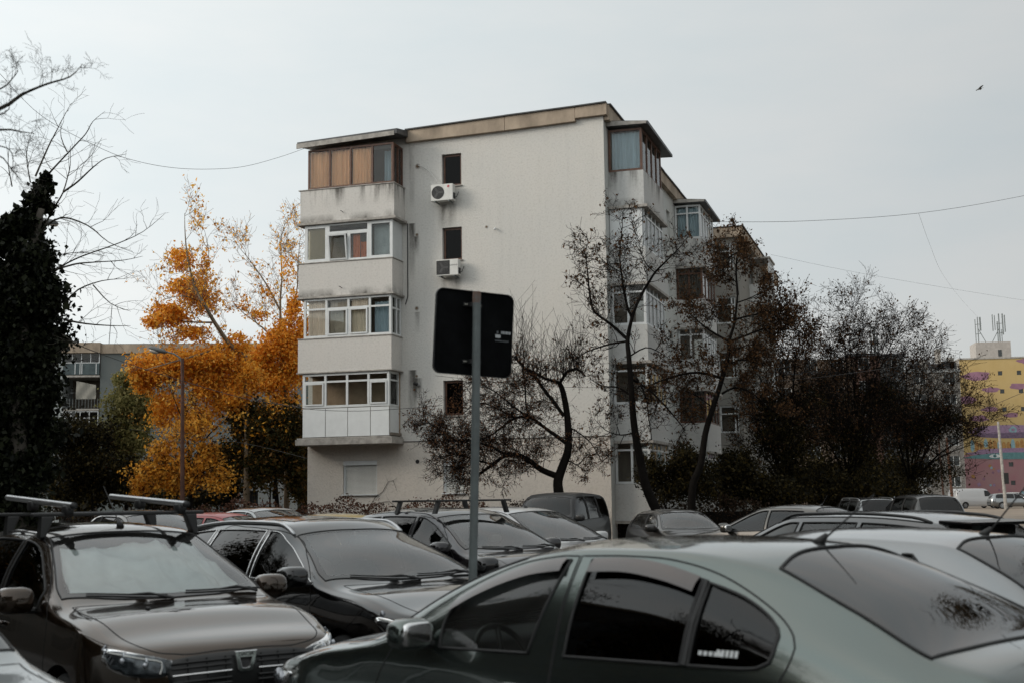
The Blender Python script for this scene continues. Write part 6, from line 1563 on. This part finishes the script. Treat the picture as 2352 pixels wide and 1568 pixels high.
def clumps(rg, C, Yd, o, sub=9, dep=1.0):
    """C: (px, py, rx, ry, count[, Y]) ellipsoids filled by smaller uneven clusters"""
    out = []
    for c in C:
        cx, cy, rx, ry, n = c[:5]; Y = c[5] if len(c) > 5 else Yd; k = max(4, int(sub * 1.6)); n = int(n * LEAFK); sx = Y / FPX
        cen = rg.normal(size=(k, 3)); cen /= np.linalg.norm(cen, axis=1, keepdims=True); cen *= rg.random((k, 1)) ** .45 * .85
        rad = rg.uniform(.24, .50, k); w_ = rad ** 2; w_ /= w_.sum(); pick = rg.choice(k, n, p=w_)
        g = rg.normal(size=(n, 3)) * .62
        q = cen[pick] + g * rad[pick][:, None]
        p0 = at(cx, cy, Y); P = np.stack([p0[0] + q[:, 0] * rx * sx, Y + q[:, 1] * rx * sx * dep, p0[2] + q[:, 2] * ry * sx], 1); out.append(P - o)
    P = np.concatenate(out); return P[P[:, 2] > .02]
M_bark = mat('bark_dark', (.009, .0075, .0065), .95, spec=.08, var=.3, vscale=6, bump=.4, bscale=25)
M_barkg = mat('bark_grey', (.10, .09, .075), .95, spec=.15, var=.3, vscale=6)
M_barkp = mat('bark_pale', (.20, .15, .10), .9, var=.3, vscale=4)
LF_or = leafmat('leaves_orange', [(.30, .13, .02), (.70, .28, .03), (.84, .38, .04), (.92, .50, .08), (.90, .58, .15)], .5)
LF_ye = leafmat('leaves_yellow', [(.10, .05, .015), (.55, .24, .03), (.85, .42, .055), (.92, .56, .13)], .5)
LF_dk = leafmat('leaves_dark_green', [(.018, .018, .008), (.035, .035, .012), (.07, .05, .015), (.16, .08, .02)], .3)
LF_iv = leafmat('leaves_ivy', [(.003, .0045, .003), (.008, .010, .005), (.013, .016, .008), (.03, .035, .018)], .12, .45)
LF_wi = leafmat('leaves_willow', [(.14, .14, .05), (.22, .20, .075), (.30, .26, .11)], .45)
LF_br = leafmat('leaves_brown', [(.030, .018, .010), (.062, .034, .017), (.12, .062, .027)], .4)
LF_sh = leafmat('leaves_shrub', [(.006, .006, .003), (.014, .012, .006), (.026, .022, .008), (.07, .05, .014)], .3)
def gbase(px, Yd): p = at(px, 1141, Yd); return (float(p[0]), float(Yd), 0.0)
cr3 = crop(1000, 650, 2.413)
def CR(f, pts): return [f(*q[:2]) for q in pts]

# --- pruned tree before the gable
Yt = 38.0
tree('bare_tree', 'low spreading pruned tree with dense twigs before the gable wall', gbase(1283, Yt), M_bark,
     (CR(cr3, [(960, 1415), (953, 1330), (985, 1230), (1015, 1130), (1010, 950), (985, 800), (962, 740)]), .16, .07),
     [(CR(cr3, [(950, 1300), (850, 1260), (780, 1210), (700, 1170), (640, 1175), (560, 1230), (480, 1290), (430, 1330)]), .11, .035, 1.0, 1.9),
      (CR(cr3, [(640, 1175), (540, 1120), (430, 1090), (330, 1080), (230, 1020), (150, 960)]), .05, .012, .95, 2.0), (CR(cr3, [(560, 1230), (450, 1200), (340, 1170), (230, 1190)]), .04, .012, .95, 2.2),
      (CR(cr3, [(985, 940), (900, 820), (830, 720), (780, 680), (690, 580)]), .075, .045, .9, .8),
      (CR(cr3, [(1000, 1100), (920, 1040), (850, 990), (780, 950), (700, 950), (620, 1000), (540, 1060), (450, 1090)]), .07, .02),
      (CR(cr3, [(962, 740), (900, 720), (850, 700), (760, 650)]), .06, .04, .8), (CR(cr3, [(962, 740), (1000, 680), (1040, 660), (1080, 660), (1120, 700)]), .06, .03, .8),
      (CR(cr3, [(740, 650), (755, 760), (760, 880), (780, 950)]), .035, .02), (CR(cr3, [(780, 950), (680, 880), (600, 810), (520, 760), (440, 720)]), .035, .012), (CR(cr3, [(700, 950), (600, 900), (500, 860), (430, 880), (380, 930)]), .03, .012),
      (CR(cr3, [(1010, 1000), (1080, 1040), (1150, 1100), (1200, 1180)]), .03, .01, .8), (CR(cr3, [(1000, 1200), (1060, 1230), (1130, 1280)]), .03, .01, .7)],
     Yt, 3, dict(lvl=2, dens=10.5, len=.88, up=.02, wig=.26, nch=1.3, r=.014, minr=.0046, lift=.15, dep=.15), leaf=dict(p=.30, size=.055, m=leafmat('leaves_withered', [(.05, .025, .014), (.11, .052, .026), (.17, .085, .04)], .35), n=1, spread=.04))
# its upright water shoots
R_ = random.Random(21); segs = []; tips = []
o_ = [o for o in COL.objects if o.name.startswith('bare_tree')][0]; ob = np.array(o_.location)
for a in [CR(cr3, [(690, 600), (760, 660), (850, 705), (962, 740), (1000, 700), (1060, 665), (1110, 690)])]:
    P = [q - ob for q in px_path(a, Yt, 5, .1, 6)]
    for _ in range(110):
        f = R_.uniform(0, len(P) - 1.01); i = int(f); q = P[i] * (1 - f + i) + P[i + 1] * (f - i); d = Vector((R_.gauss(0, .22), R_.gauss(0, .22), 1)).normalized()
        branch(segs, tips, Vector(q), d, R_.uniform(.5, 1.7), .009, 1, 2, R_, .12, .09, .5, .0038)
tag(seg_mesh('water_shoots', segs, M_bark, o_), kind='stuff')

# --- tall bare tree (leaning) before the corner
Yt = 39.5
tree('bare_tree', 'tall dark bare tree leaning left before the corner balconies, few withered leaves', gbase(1505, Yt), M_bark,
     (CR(c7, [(625, 1490), (565, 1350), (530, 1200), (500, 1050), (480, 900), (465, 700), (450, 500), (442, 390), (470, 250), (500, 170)]), .16, .04),
     [(CR(c7, [(500, 170), (560, 50)]) + CR(c6, [(620, 1180), (690, 1110), (760, 1040), (810, 985)]), .06, .012), (CR(c7, [(470, 250), (440, 180), (410, 30)]) + CR(c6, [(400, 1180), (390, 1050), (405, 900), (410, 780)]), .055, .01),
      (CR(c7, [(442, 390), (330, 290), (225, 210), (195, 100)]) + CR(c6, [(180, 1180), (170, 1090), (150, 1010)]), .06, .01), (CR(c7, [(442, 400), (320, 420), (170, 470), (90, 530)]), .045, .010),
      (CR(c7, [(450, 500), (560, 440), (650, 470), (720, 520)]), .03, .008), (CR(c7, [(465, 640), (560, 700), (650, 780), (740, 880), (820, 980)]), .05, .015), (CR(c7, [(500, 640), (560, 760), (580, 900), (600, 1040)]), .04, .012), (CR(c7, [(470, 760), (380, 700), (280, 690), (190, 640)]), .04, .008), (CR(c7, [(500, 990), (400, 1010), (300, 980), (220, 900)]), .03, .007),
      (CR(c6, [(620, 1180), (560, 1120), (520, 1000), (560, 900)]), .025, .006), (CR(c6, [(400, 1180), (300, 1120), (230, 1040)]), .025, .006)],
     Yt, 7, dict(lvl=2, dens=5.5, len=.95, up=.06, wig=.24, nch=1.1, r=.016, minr=.0055, dep=.22), leaf=dict(p=.22, size=.085, m=LF_br, n=1, spread=.04))
# --- second tall tree
Yt = 41.5
tree('bare_tree', 'tall dark tree with brown leaves leaning right before the far balconies', gbase(1588, Yt), M_bark,
     (CR(c7, [(860, 1460), (872, 1320), (920, 1200), (950, 1000), (1000, 830), (1060, 640), (1100, 480), (1110, 380), (1140, 280), (1160, 100)]), .14, .03),
     [(CR(c7, [(1055, 640), (950, 610), (850, 605), (700, 640), (580, 690)]), .06, .025), (CR(c7, [(1160, 100)]) + CR(c6, [(1150, 1180), (1160, 1050), (1190, 940)]), .05, .008), (CR(c7, [(1100, 400), (980, 330), (880, 250), (800, 180)]), .05, .01),
      (CR(c7, [(1110, 400), (1220, 360), (1330, 320), (1450, 320), (1560, 330)]), .05, .009), (CR(c7, [(1120, 480), (1230, 420), (1350, 440)]), .03, .008), (CR(c7, [(1140, 260), (1250, 230), (1400, 220), (1520, 240)]), .04, .008), (CR(c7, [(1150, 150), (1260, 110), (1380, 40)]), .03, .007),
      (CR(c7, [(1060, 740), (1150, 700), (1260, 740), (1380, 850)]), .05, .012), (CR(c7, [(1050, 640), (1080, 560), (1200, 520), (1330, 560)]), .04, .01), (CR(c7, [(1000, 830), (900, 760), (820, 720)]), .03, .01), (CR(c6, [(1160, 1050), (1060, 1100), (960, 1090)]), .03, .007)],
     Yt, 11, dict(lvl=2, dens=6.0, len=1.0, up=.03, wig=.24, nch=1.15, r=.016, minr=.0056, dep=.25), leaf=dict(p=.55, size=.085, m=LF_br, n=2, spread=.08))

# --- right-hand thicket: several small trees, dense dark foliage
def bushy(name, label, px, Yd, C, m, size, seed, bark=M_bark, limbs=None, trunk_top=None, twig=None, sub=10, leaf=None, dep=1.0, cat='tree', group=None, r0=.12, extra=None):
    base = gbase(px, Yd); top = trunk_top or (C[0][0], C[0][1])
    t, tips = tree(name, label, base, bark, ([(px, 1141 + 1.6 * FPX / Yd), ((px + top[0]) / 2 + 3, (1141 + 1.6 * FPX / Yd + top[1]) / 2), top], r0, r0 * .35), limbs or [], Yd, seed, twig or dict(dens=0), cat=cat, group=group, leaf=leaf)
    rg = np.random.default_rng(seed + 5)
    P = clumps(rg, C, Yd, np.array(base), sub, dep)
    tag(leaves_mesh('crown', P, size, m, t, rg, droop=.8), kind='stuff')
    if extra: tag(leaves_mesh('bright_leaves', clumps(rg, extra[0], Yd, np.array(base), sub, dep), size, extra[1], t, rg, droop=.8), kind='stuff')
    return t
GR = 'trees of the dark thicket at the right'
def thicket(label, px, Yd, fan, C, seed, lw, lf):
    """many-stemmed tree: limbs fan out from the foot, fine twigs, withered leaves; dark leaf mass low down"""
    rr = random.Random(seed); limbs = []
    for k, (tx, ty) in enumerate(fan):
        ty = ty + 28
        mx_, my_ = px + (tx - px) * .38 + rr.uniform(-10, 10), 1090 + (ty - 1090) * .45
        limbs.append(([(px + (tx - px) * .05, 1100), (mx_, my_), (px + (tx - px) * .75 + rr.uniform(-8, 8), 1090 + (ty - 1090) * .8), (tx, ty)], .055, .008))
    return bushy('thicket_tree', label, px, Yd, C, LF_sh, .085, seed, limbs=limbs, trunk_top=(px, 1080), twig=dict(lvl=2, dens=3.4, len=lw, up=.05, wig=.22, nch=1.15, r=.02, minr=.0062, lift=.35, dep=.8), leaf=dict(p=lf, size=.085, m=LF_br, n=2, spread=.10), group=GR, sub=16)
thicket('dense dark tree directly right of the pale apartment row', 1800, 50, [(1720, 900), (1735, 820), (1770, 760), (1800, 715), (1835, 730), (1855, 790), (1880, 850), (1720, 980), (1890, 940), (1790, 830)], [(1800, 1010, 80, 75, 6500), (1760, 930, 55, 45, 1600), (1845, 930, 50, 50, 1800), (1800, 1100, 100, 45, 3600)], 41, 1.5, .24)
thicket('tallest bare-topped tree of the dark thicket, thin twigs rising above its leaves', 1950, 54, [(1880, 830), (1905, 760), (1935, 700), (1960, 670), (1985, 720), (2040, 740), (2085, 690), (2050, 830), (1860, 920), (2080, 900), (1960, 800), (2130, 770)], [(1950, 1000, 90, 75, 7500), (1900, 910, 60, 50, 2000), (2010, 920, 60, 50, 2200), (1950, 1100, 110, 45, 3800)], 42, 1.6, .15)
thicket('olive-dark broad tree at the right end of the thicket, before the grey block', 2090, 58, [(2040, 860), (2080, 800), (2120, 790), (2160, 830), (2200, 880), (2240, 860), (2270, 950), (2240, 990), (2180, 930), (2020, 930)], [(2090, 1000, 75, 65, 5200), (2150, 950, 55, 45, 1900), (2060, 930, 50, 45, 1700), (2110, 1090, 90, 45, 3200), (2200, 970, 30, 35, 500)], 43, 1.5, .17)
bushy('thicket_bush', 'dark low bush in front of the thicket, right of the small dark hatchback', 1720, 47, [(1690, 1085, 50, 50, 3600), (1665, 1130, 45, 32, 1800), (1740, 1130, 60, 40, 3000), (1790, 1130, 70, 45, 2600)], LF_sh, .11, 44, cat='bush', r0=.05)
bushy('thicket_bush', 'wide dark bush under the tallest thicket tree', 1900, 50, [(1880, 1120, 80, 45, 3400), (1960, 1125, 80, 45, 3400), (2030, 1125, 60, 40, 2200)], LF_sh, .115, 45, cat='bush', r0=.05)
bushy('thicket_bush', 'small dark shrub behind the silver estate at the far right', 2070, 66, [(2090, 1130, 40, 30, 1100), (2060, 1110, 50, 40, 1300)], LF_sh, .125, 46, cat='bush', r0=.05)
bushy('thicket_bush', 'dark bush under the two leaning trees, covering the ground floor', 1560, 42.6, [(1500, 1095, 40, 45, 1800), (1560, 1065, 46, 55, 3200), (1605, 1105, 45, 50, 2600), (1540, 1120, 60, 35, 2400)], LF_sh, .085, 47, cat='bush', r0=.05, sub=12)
# branches with dark leaves reaching in from the thicket across the painted wall
# --- ivy covered tree at the left edge
Yi = 20.0
def lp(*q): return [c11(*a) for a in q]
ivl = [lp((205, 950), (255, 840), (310, 745), (335, 660), (345, 610), (345, 520)), lp((310, 745), (380, 695), (455, 625), (520, 580), (620, 560)), lp((230, 665), (270, 620), (350, 535), (420, 460), (455, 400), (515, 350)), lp((175, 670), (240, 520), (290, 420), (350, 310)),
       lp((230, 1170), (300, 1110), (400, 1060), (570, 1000), (700, 940), (810, 850)), lp((230, 1140), (360, 1100), (450, 1090), (600, 1080), (700, 1060)), lp((320, 1290), (380, 1225), (500, 1180), (620, 1170)), lp((200, 930), (300, 870), (430, 910), (530, 990), (650, 1040)),
       lp((310, 1370), (420, 1390), (550, 1400), (640, 1400)), lp((210, 1090), (260, 1060), (400, 1040), (520, 1060)), lp((330, 550), (300, 480), (300, 400)), lp((455, 1200), (540, 1290), (640, 1330)), lp((300, 1440), (400, 1500), (560, 1560)), lp((150, 700), (130, 560), (160, 440)), lp((60, 720), (40, 600), (50, 500))]
ivt, _ = tree('ivy_covered_tree', 'tree smothered in dark ivy at the left edge, pale bare branches reaching right', gbase(40, Yi), M_barkg, ([(38, 1400), (40, 1141), (45, 900), (60, 650), (95, 480)], .22, .05), [(q, .021 if k < 9 else .013, .003) for k, q in enumerate(ivl)], Yi, 17,
     dict(lvl=1, dens=4.2, len=.62, up=-.02, wig=.2, nch=.9, r=.0065, minr=.0022, lift=.15, fw=.9, dep=.1))
rg = np.random.default_rng(9)
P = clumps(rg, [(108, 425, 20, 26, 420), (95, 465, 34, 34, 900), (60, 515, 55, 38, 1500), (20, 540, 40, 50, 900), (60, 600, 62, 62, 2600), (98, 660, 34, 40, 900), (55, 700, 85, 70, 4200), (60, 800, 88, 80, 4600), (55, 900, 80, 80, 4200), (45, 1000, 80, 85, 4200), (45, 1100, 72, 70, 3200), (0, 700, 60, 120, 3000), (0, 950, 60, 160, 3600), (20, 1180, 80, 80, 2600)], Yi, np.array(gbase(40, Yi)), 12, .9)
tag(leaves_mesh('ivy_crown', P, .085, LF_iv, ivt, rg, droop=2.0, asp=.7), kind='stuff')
# --- nearer bare branches in the top left corner
tree('bare_tree', 'out of focus bare branches entering at the upper left edge', gbase(-330, 8.5), M_barkg, ([(-330, 1500), (-320, 900), (-260, 500), (-160, 340)], .09, .04),
     [(lp((-300, 420), (0, 335), (110, 265), (230, 215), (345, 180), (405, 120)), .020, .0022), (lp((-300, 480), (0, 440), (100, 450), (170, 460)), .012, .002), (lp((-200, 300), (0, 240), (60, 190), (90, 150)), .010, .002), (lp((-250, 560), (-20, 560), (60, 640), (110, 700)), .008, .002), (lp((-200, 420), (20, 360), (50, 300)), .008, .002), (lp((-200, 520), (0, 520), (60, 560), (60, 640)), .007, .002)],
     8.5, 23, dict(lvl=2, dens=9, len=.20, up=.03, wig=.22, nch=1.0, r=.0030, minr=.0011, lift=.5, fw=.9, dep=.05))

# --- orange and yellow trees, left of the building
Yo = 50.0
or1 = [(385, 725, 54, 26, 1500), (430, 655, 55, 30, 1300), (418, 595, 38, 34, 650), (455, 690, 46, 36, 1200), (350, 742, 28, 14, 260), (440, 765, 62, 22, 700), (470, 610, 14, 36, 120),
       (365, 845, 62, 42, 3200), (430, 835, 70, 42, 3000), (325, 875, 34, 34, 1200), (505, 830, 62, 40, 2200), (480, 885, 60, 45, 2400), (385, 940, 42, 48, 1300), (540, 790, 40, 24, 700), (455, 960, 60, 50, 1400), (550, 860, 50, 40, 1500), (530, 920, 50, 40, 1100)]
bushy('orange_tree', 'tall orange-leaved tree with trunk leaning left, behind the street lamp', 565, Yo, or1, LF_or, .115, 51, bark=M_barkp, trunk_top=(562, 819), sub=14,
      limbs=[([(562, 819), (527, 791), (492, 741), (467, 696), (450, 661), (432, 600), (425, 540), (424, 490)], .12, .01), ([(492, 741), (440, 740), (390, 735), (345, 740)], .05, .01), ([(467, 696), (420, 680), (370, 690)], .04, .01), ([(450, 661), (480, 600), (470, 530)], .03, .008), ([(527, 791), (470, 810), (400, 830), (330, 850)], .07, .015)],
      twig=dict(lvl=2, dens=2.2, len=1.3, up=.10, wig=.2, nch=1.0, r=.014, minr=.006, lift=.4, dep=.5), leaf=dict(p=.35, size=.11, m=LF_or, n=1, spread=.08), r0=.16)
or2 = [(640, 785, 52, 46, 2200), (600, 825, 50, 46, 2000), (668, 850, 36, 56, 1600), (618, 872, 58, 36, 1700), (668, 705, 24, 46, 520), (590, 725, 32, 18, 160), (610, 670, 26, 20, 90), (660, 620, 24, 40, 130), (560, 700, 16, 24, 60), (560, 880, 40, 30, 900), (655, 925, 45, 30, 700), (690, 770, 30, 60, 900)]
bushy('orange_tree', 'orange-leaved tree right against the balconies, thin twigs at its top', 657, 53, or2, LF_or, .12, 52, bark=M_barkp, trunk_top=(654, 854), sub=14,
      limbs=[([(654, 854), (645, 760), (643, 690), (647, 640), (645, 560), (655, 510)], .09, .01), ([(643, 713), (610, 650), (575, 600), (550, 570)], .05, .008), ([(645, 760), (680, 680), (685, 600), (690, 540)], .05, .008), ([(650, 800), (600, 750), (560, 720), (530, 690)], .05, .008)],
      twig=dict(lvl=2, dens=2.6, len=1.3, up=.10, wig=.2, nch=1.0, r=.013, minr=.006, lift=.5, dep=.5), leaf=dict(p=.25, size=.11, m=LF_or, n=1, spread=.08), r0=.15)
bushy('dark_leafy_tree', 'dark green-brown leafy tree between the orange trees and the building', 640, 50.5, [(620, 985, 66, 70, 4600), (672, 1010, 40, 90, 3000), (570, 965, 40, 45, 1700), (600, 1080, 60, 50, 2200), (680, 1100, 30, 60, 1000), (540, 1040, 45, 45, 1500)], LF_dk, .13, 53, sub=12, extra=([(600, 960, 80, 60, 420), (560, 1020, 60, 60, 260)], LF_or), r0=.12)
bushy('yellow_tree', 'small golden-leaved tree with dark forked branches, in front of the orange tree', 440, 46.5, [(345, 1085, 52, 32, 620), (385, 1040, 45, 34, 620), (330, 1120, 40, 24, 300), (425, 1090, 50, 44, 800), (470, 1040, 45, 40, 500), (440, 985, 60, 36, 520), (500, 1100, 50, 40, 400), (390, 1110, 46, 28, 420)], LF_ye, .12, 54, sub=14, trunk_top=(432, 1040),
      limbs=[([(438, 1100), (430, 1000), (410, 940), (390, 890)], .05, .008), ([(436, 1090), (400, 1040), (360, 1010), (330, 990)], .04, .007), ([(438, 1080), (470, 1010), (510, 970), (550, 940)], .04, .007), ([(440, 1110), (390, 1080), (330, 1080), (295, 1100)], .03, .007), ([(440, 1100), (490, 1070), (540, 1060)], .03, .007), ([(438, 1050), (450, 980), (460, 930)], .03, .007)],
      twig=dict(lvl=2, dens=2.6, len=1.0, up=.08, wig=.2, nch=1.0, r=.012, minr=.005, lift=.4, dep=.3), leaf=dict(p=.3, size=.10, m=LF_ye, n=1, spread=.06), r0=.08)
bushy('willow', 'pale olive willow-like tree right of the grey block', 290, 60, [(285, 880, 30, 28, 900), (290, 930, 45, 50, 2600), (310, 990, 55, 60, 3000), (260, 1000, 45, 60, 1800), (330, 940, 40, 50, 1400)], LF_wi, .15, 55, sub=14)
bushy('dark_shrub', 'dark tangled shrub left of the golden tree', 215, 58, [(200, 1010, 70, 50, 2600), (250, 1070, 80, 60, 3200), (180, 1090, 60, 60, 2400), (300, 1110, 60, 45, 1800), (160, 1000, 40, 60, 1200)], LF_sh, .14, 56, cat='bush', r0=.06)
bushy('dark_shrub', 'low dark shrub under the small golden tree', 500, 52, [(380, 1150, 70, 25, 1500), (470, 1145, 70, 30, 1600), (530, 1120, 30, 50, 1100)], LF_sh, .13, 57, cat='bush', r0=.05)
bushy('dark_shrub', 'dark shrub in the gap between the outbuilding and the building', 690, 56, [(690, 1110, 36, 60, 1800), (660, 1060, 40, 50, 1500), (700, 1030, 30, 60, 1200)], LF_dk, .14, 58, cat='bush', r0=.06)
tree('sapling', 'thin bare sapling in front of the pale outbuilding', gbase(617, 58), M_bark, ([(622, 1230), (620, 1150), (626, 1090), (632, 1060)], .05, .02), [([(621, 1150), (605, 1110), (585, 1080)], .02, .006), ([(624, 1120), (645, 1085), (650, 1060)], .02, .006)], 58, 61, dict(lvl=1, dens=3, len=.6, up=.1, r=.01, minr=.005, dep=.1))
tree('sapling', 'crooked bare sapling left of the outbuilding window', gbase(560, 57), M_bark, ([(560, 1230), (562, 1160), (556, 1110), (568, 1070)], .04, .015), [([(561, 1160), (545, 1120), (540, 1090)], .02, .006), ([(560, 1140), (585, 1105), (600, 1085)], .015, .005)], 57, 62, dict(lvl=1, dens=4, len=.7, up=.1, r=.01, minr=.005, dep=.1))
# far screen of trees behind the left group, so that no bare ground shows between trunks
P = []; rg = np.random.default_rng(77)
t = thing('tree_belt', 'far dark belt of trees behind the orange trees and shrubs', 'trees', gbase(420, 92))
tag(leaves_mesh('foliage', clumps(rg, [(150 + 62 * k, 1110 + 10 * math.sin(k * 2.1), 60, 62 + 14 * math.sin(k * 1.7), 1500) for k in range(10)], 92, np.array(gbase(420, 92)), 10), .30, LF_sh, t, rg), kind='stuff')
t = thing('tree_belt', 'far dark belt of trees behind the thicket at the right', 'trees', gbase(1900, 100))
tag(leaves_mesh('foliage', clumps(rg, [(1680 + 62 * k, 1100 + 10 * math.sin(k * 2.1), 60, 60, 1300) for k in range(7)], 100, np.array(gbase(1900, 100)), 10), .30, LF_sh, t, rg), kind='stuff')

# --- hedges along the lawn
def hedge(x0, x1, h, name, label, m, n, seed, w=.5, off=1.2):
    rg = np.random.default_rng(seed); k0 = np.array([-60, 37.5]); k1 = np.array([9.5, 44.4]); u = (k1 - k0) / np.linalg.norm(k1 - k0); nn = np.array([-u[1], u[0]])
    X = rg.uniform(x0, x1, n); hh = h * (1 + .10 * np.sin(X * 1.9) + .07 * np.sin(X * 5.3 + 1)); Z = rg.random(n) ** .7 * hh
    Yb = k0[1] + (X - k0[0]) * u[1] / u[0] + off + rg.uniform(-w, w, n)
    shoots = rg.random(n) < .012; Z = np.where(shoots, hh + rg.uniform(0, .13, n), Z)
    P = np.stack([X, Yb, Z], 1); t = thing(name, label, 'hedge', (float((x0 + x1) / 2), float(Yb.mean()), 0))
    tag(leaves_mesh('foliage', P - np.array(t.location), .075, m, t, rg), kind='stuff')
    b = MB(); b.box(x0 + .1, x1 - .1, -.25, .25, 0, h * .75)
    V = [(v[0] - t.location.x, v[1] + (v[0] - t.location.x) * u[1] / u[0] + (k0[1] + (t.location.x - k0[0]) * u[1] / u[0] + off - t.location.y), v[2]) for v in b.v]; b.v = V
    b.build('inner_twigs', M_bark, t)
LF_he = leafmat('leaves_hedge', [(.02, .014, .010), (.06, .028, .02), (.11, .05, .032), (.14, .075, .05)], .25)
hedge(-11.5, -1.0, 1.55, 'hedge', 'low reddish-brown hedge along the foot of the pale building', LF_he, 15000, 1)
hedge(-1.0, 9.2, 1.45, 'hedge', 'low dark hedge under the bare trees before the building corner', leafmat('leaves_hedge_dark', [(.012, .010, .006), (.03, .018, .012), (.05, .03, .018)], .25), 12000, 2)
hedge(-26, -11.6, 1.4, 'hedge', 'dark low hedge at the foot of the orange trees', MATS['leaves_hedge_dark'], 9000, 3)
b_ = C0
# creeper stems on the ground floor wall
def vine(pts, label):
    P = [np.array(bpt(x, -.045, z)) for x, z in pts]; t = thing('climbing_plant', label, 'climbing plant', tuple(P[0])); b = MB(); b.tube([p - P[0] for p in P], [.012, *[.008] * (len(P) - 2), .004], 5); b.build('stem', M_bark, t)
    R_ = random.Random(len(label)); sg = []; tp = []
    for p in P[1:-1]: branch(sg, tp, Vector(p - P[0]), Vector((R_.gauss(0, 1), 0, 1)).normalized(), .35, .004, 1, 1, R_, 0, .3, 0, .002)
    tag(seg_mesh('side_shoots', sg, M_bark, t), kind='stuff')
vine([(-9.15, .3), (-9.05, 1.3), (-8.75, 1.75), (-8.45, 1.95), (-8.25, 2.3), (-8.05, 2.35), (-7.9, 1.95)], 'thin climbing stem arching right of the shuttered window')
vine([(-9.3, .3), (-9.0, 1.35), (-8.6, 1.55), (-8.2, 1.6), (-7.9, 1.35), (-7.6, 1.4)], 'lower creeping stem below the shuttered window')

# unseen tall trees added either side of the car park, mirrored in car glass
LF_out = leafmat('leaves_outer', [(.03, .022, .01), (.07, .045, .018), (.12, .075, .03)], .3)
def outer(X, Y, h, lab, sd, m=None, k=1.0):
    px = CPX + X / Y * FPX; py = lambda z: 1141 - (z - HC) / Y * FPX; u = FPX / Y
    C = [(px - .9 * u, py(h * .50), 1.9 * u, 2.0 * u, int(1500 * k)), (px + 1.2 * u, py(h * .58), 1.9 * u, 2.0 * u, int(1500 * k)), (px, py(h * .80), 1.7 * u, 2.1 * u, int(1300 * k)), (px + .4 * u, py(h * .36), 2.4 * u, 1.6 * u, int(1700 * k)), (px - 1.5 * u, py(h * .32), 1.6 * u, 1.3 * u, int(900 * k))]
    bushy('added_outer_tree', lab, px, Y, C, m or LF_out, .16, sd, sub=14, limbs=[([(px, py(1.5)), (px + dx * .5 * u, py(h * .4)), (px + dx * u, py(z * h))], .10, .015) for dx, z in ((-2.4, .55), (-1.2, .8), (.3, 1.0), (1.4, .9), (2.5, .6))], twig=dict(lvl=1, dens=1.6, len=2.0, up=.1, r=.03, minr=.01, dep=.6), r0=.2)
outer(15.5, 23, 15, 'big brown-leaved tree added at the right for reflections, unseen, nearest of the row', 91)
outer(22.5, 29, 14, 'big brown-leaved tree added at the right for reflections, unseen, furthest to the right', 92)
outer(21, 38, 16, 'big brown-leaved tree added at the right for reflections, unseen, furthest back', 93)
outer(-12.5, 4, 13, 'dark broad tree added at the left for reflections, unseen, nearest to us', 94, LF_dk, 1.4)
outer(-15, 10, 14, 'dark broad tree added at the left for reflections, unseen, in the middle of three', 95, LF_dk, 1.4)
outer(-13.5, 16.5, 12, 'dark broad tree added at the left for reflections, unseen, furthest back', 96, LF_dk, 1.4)
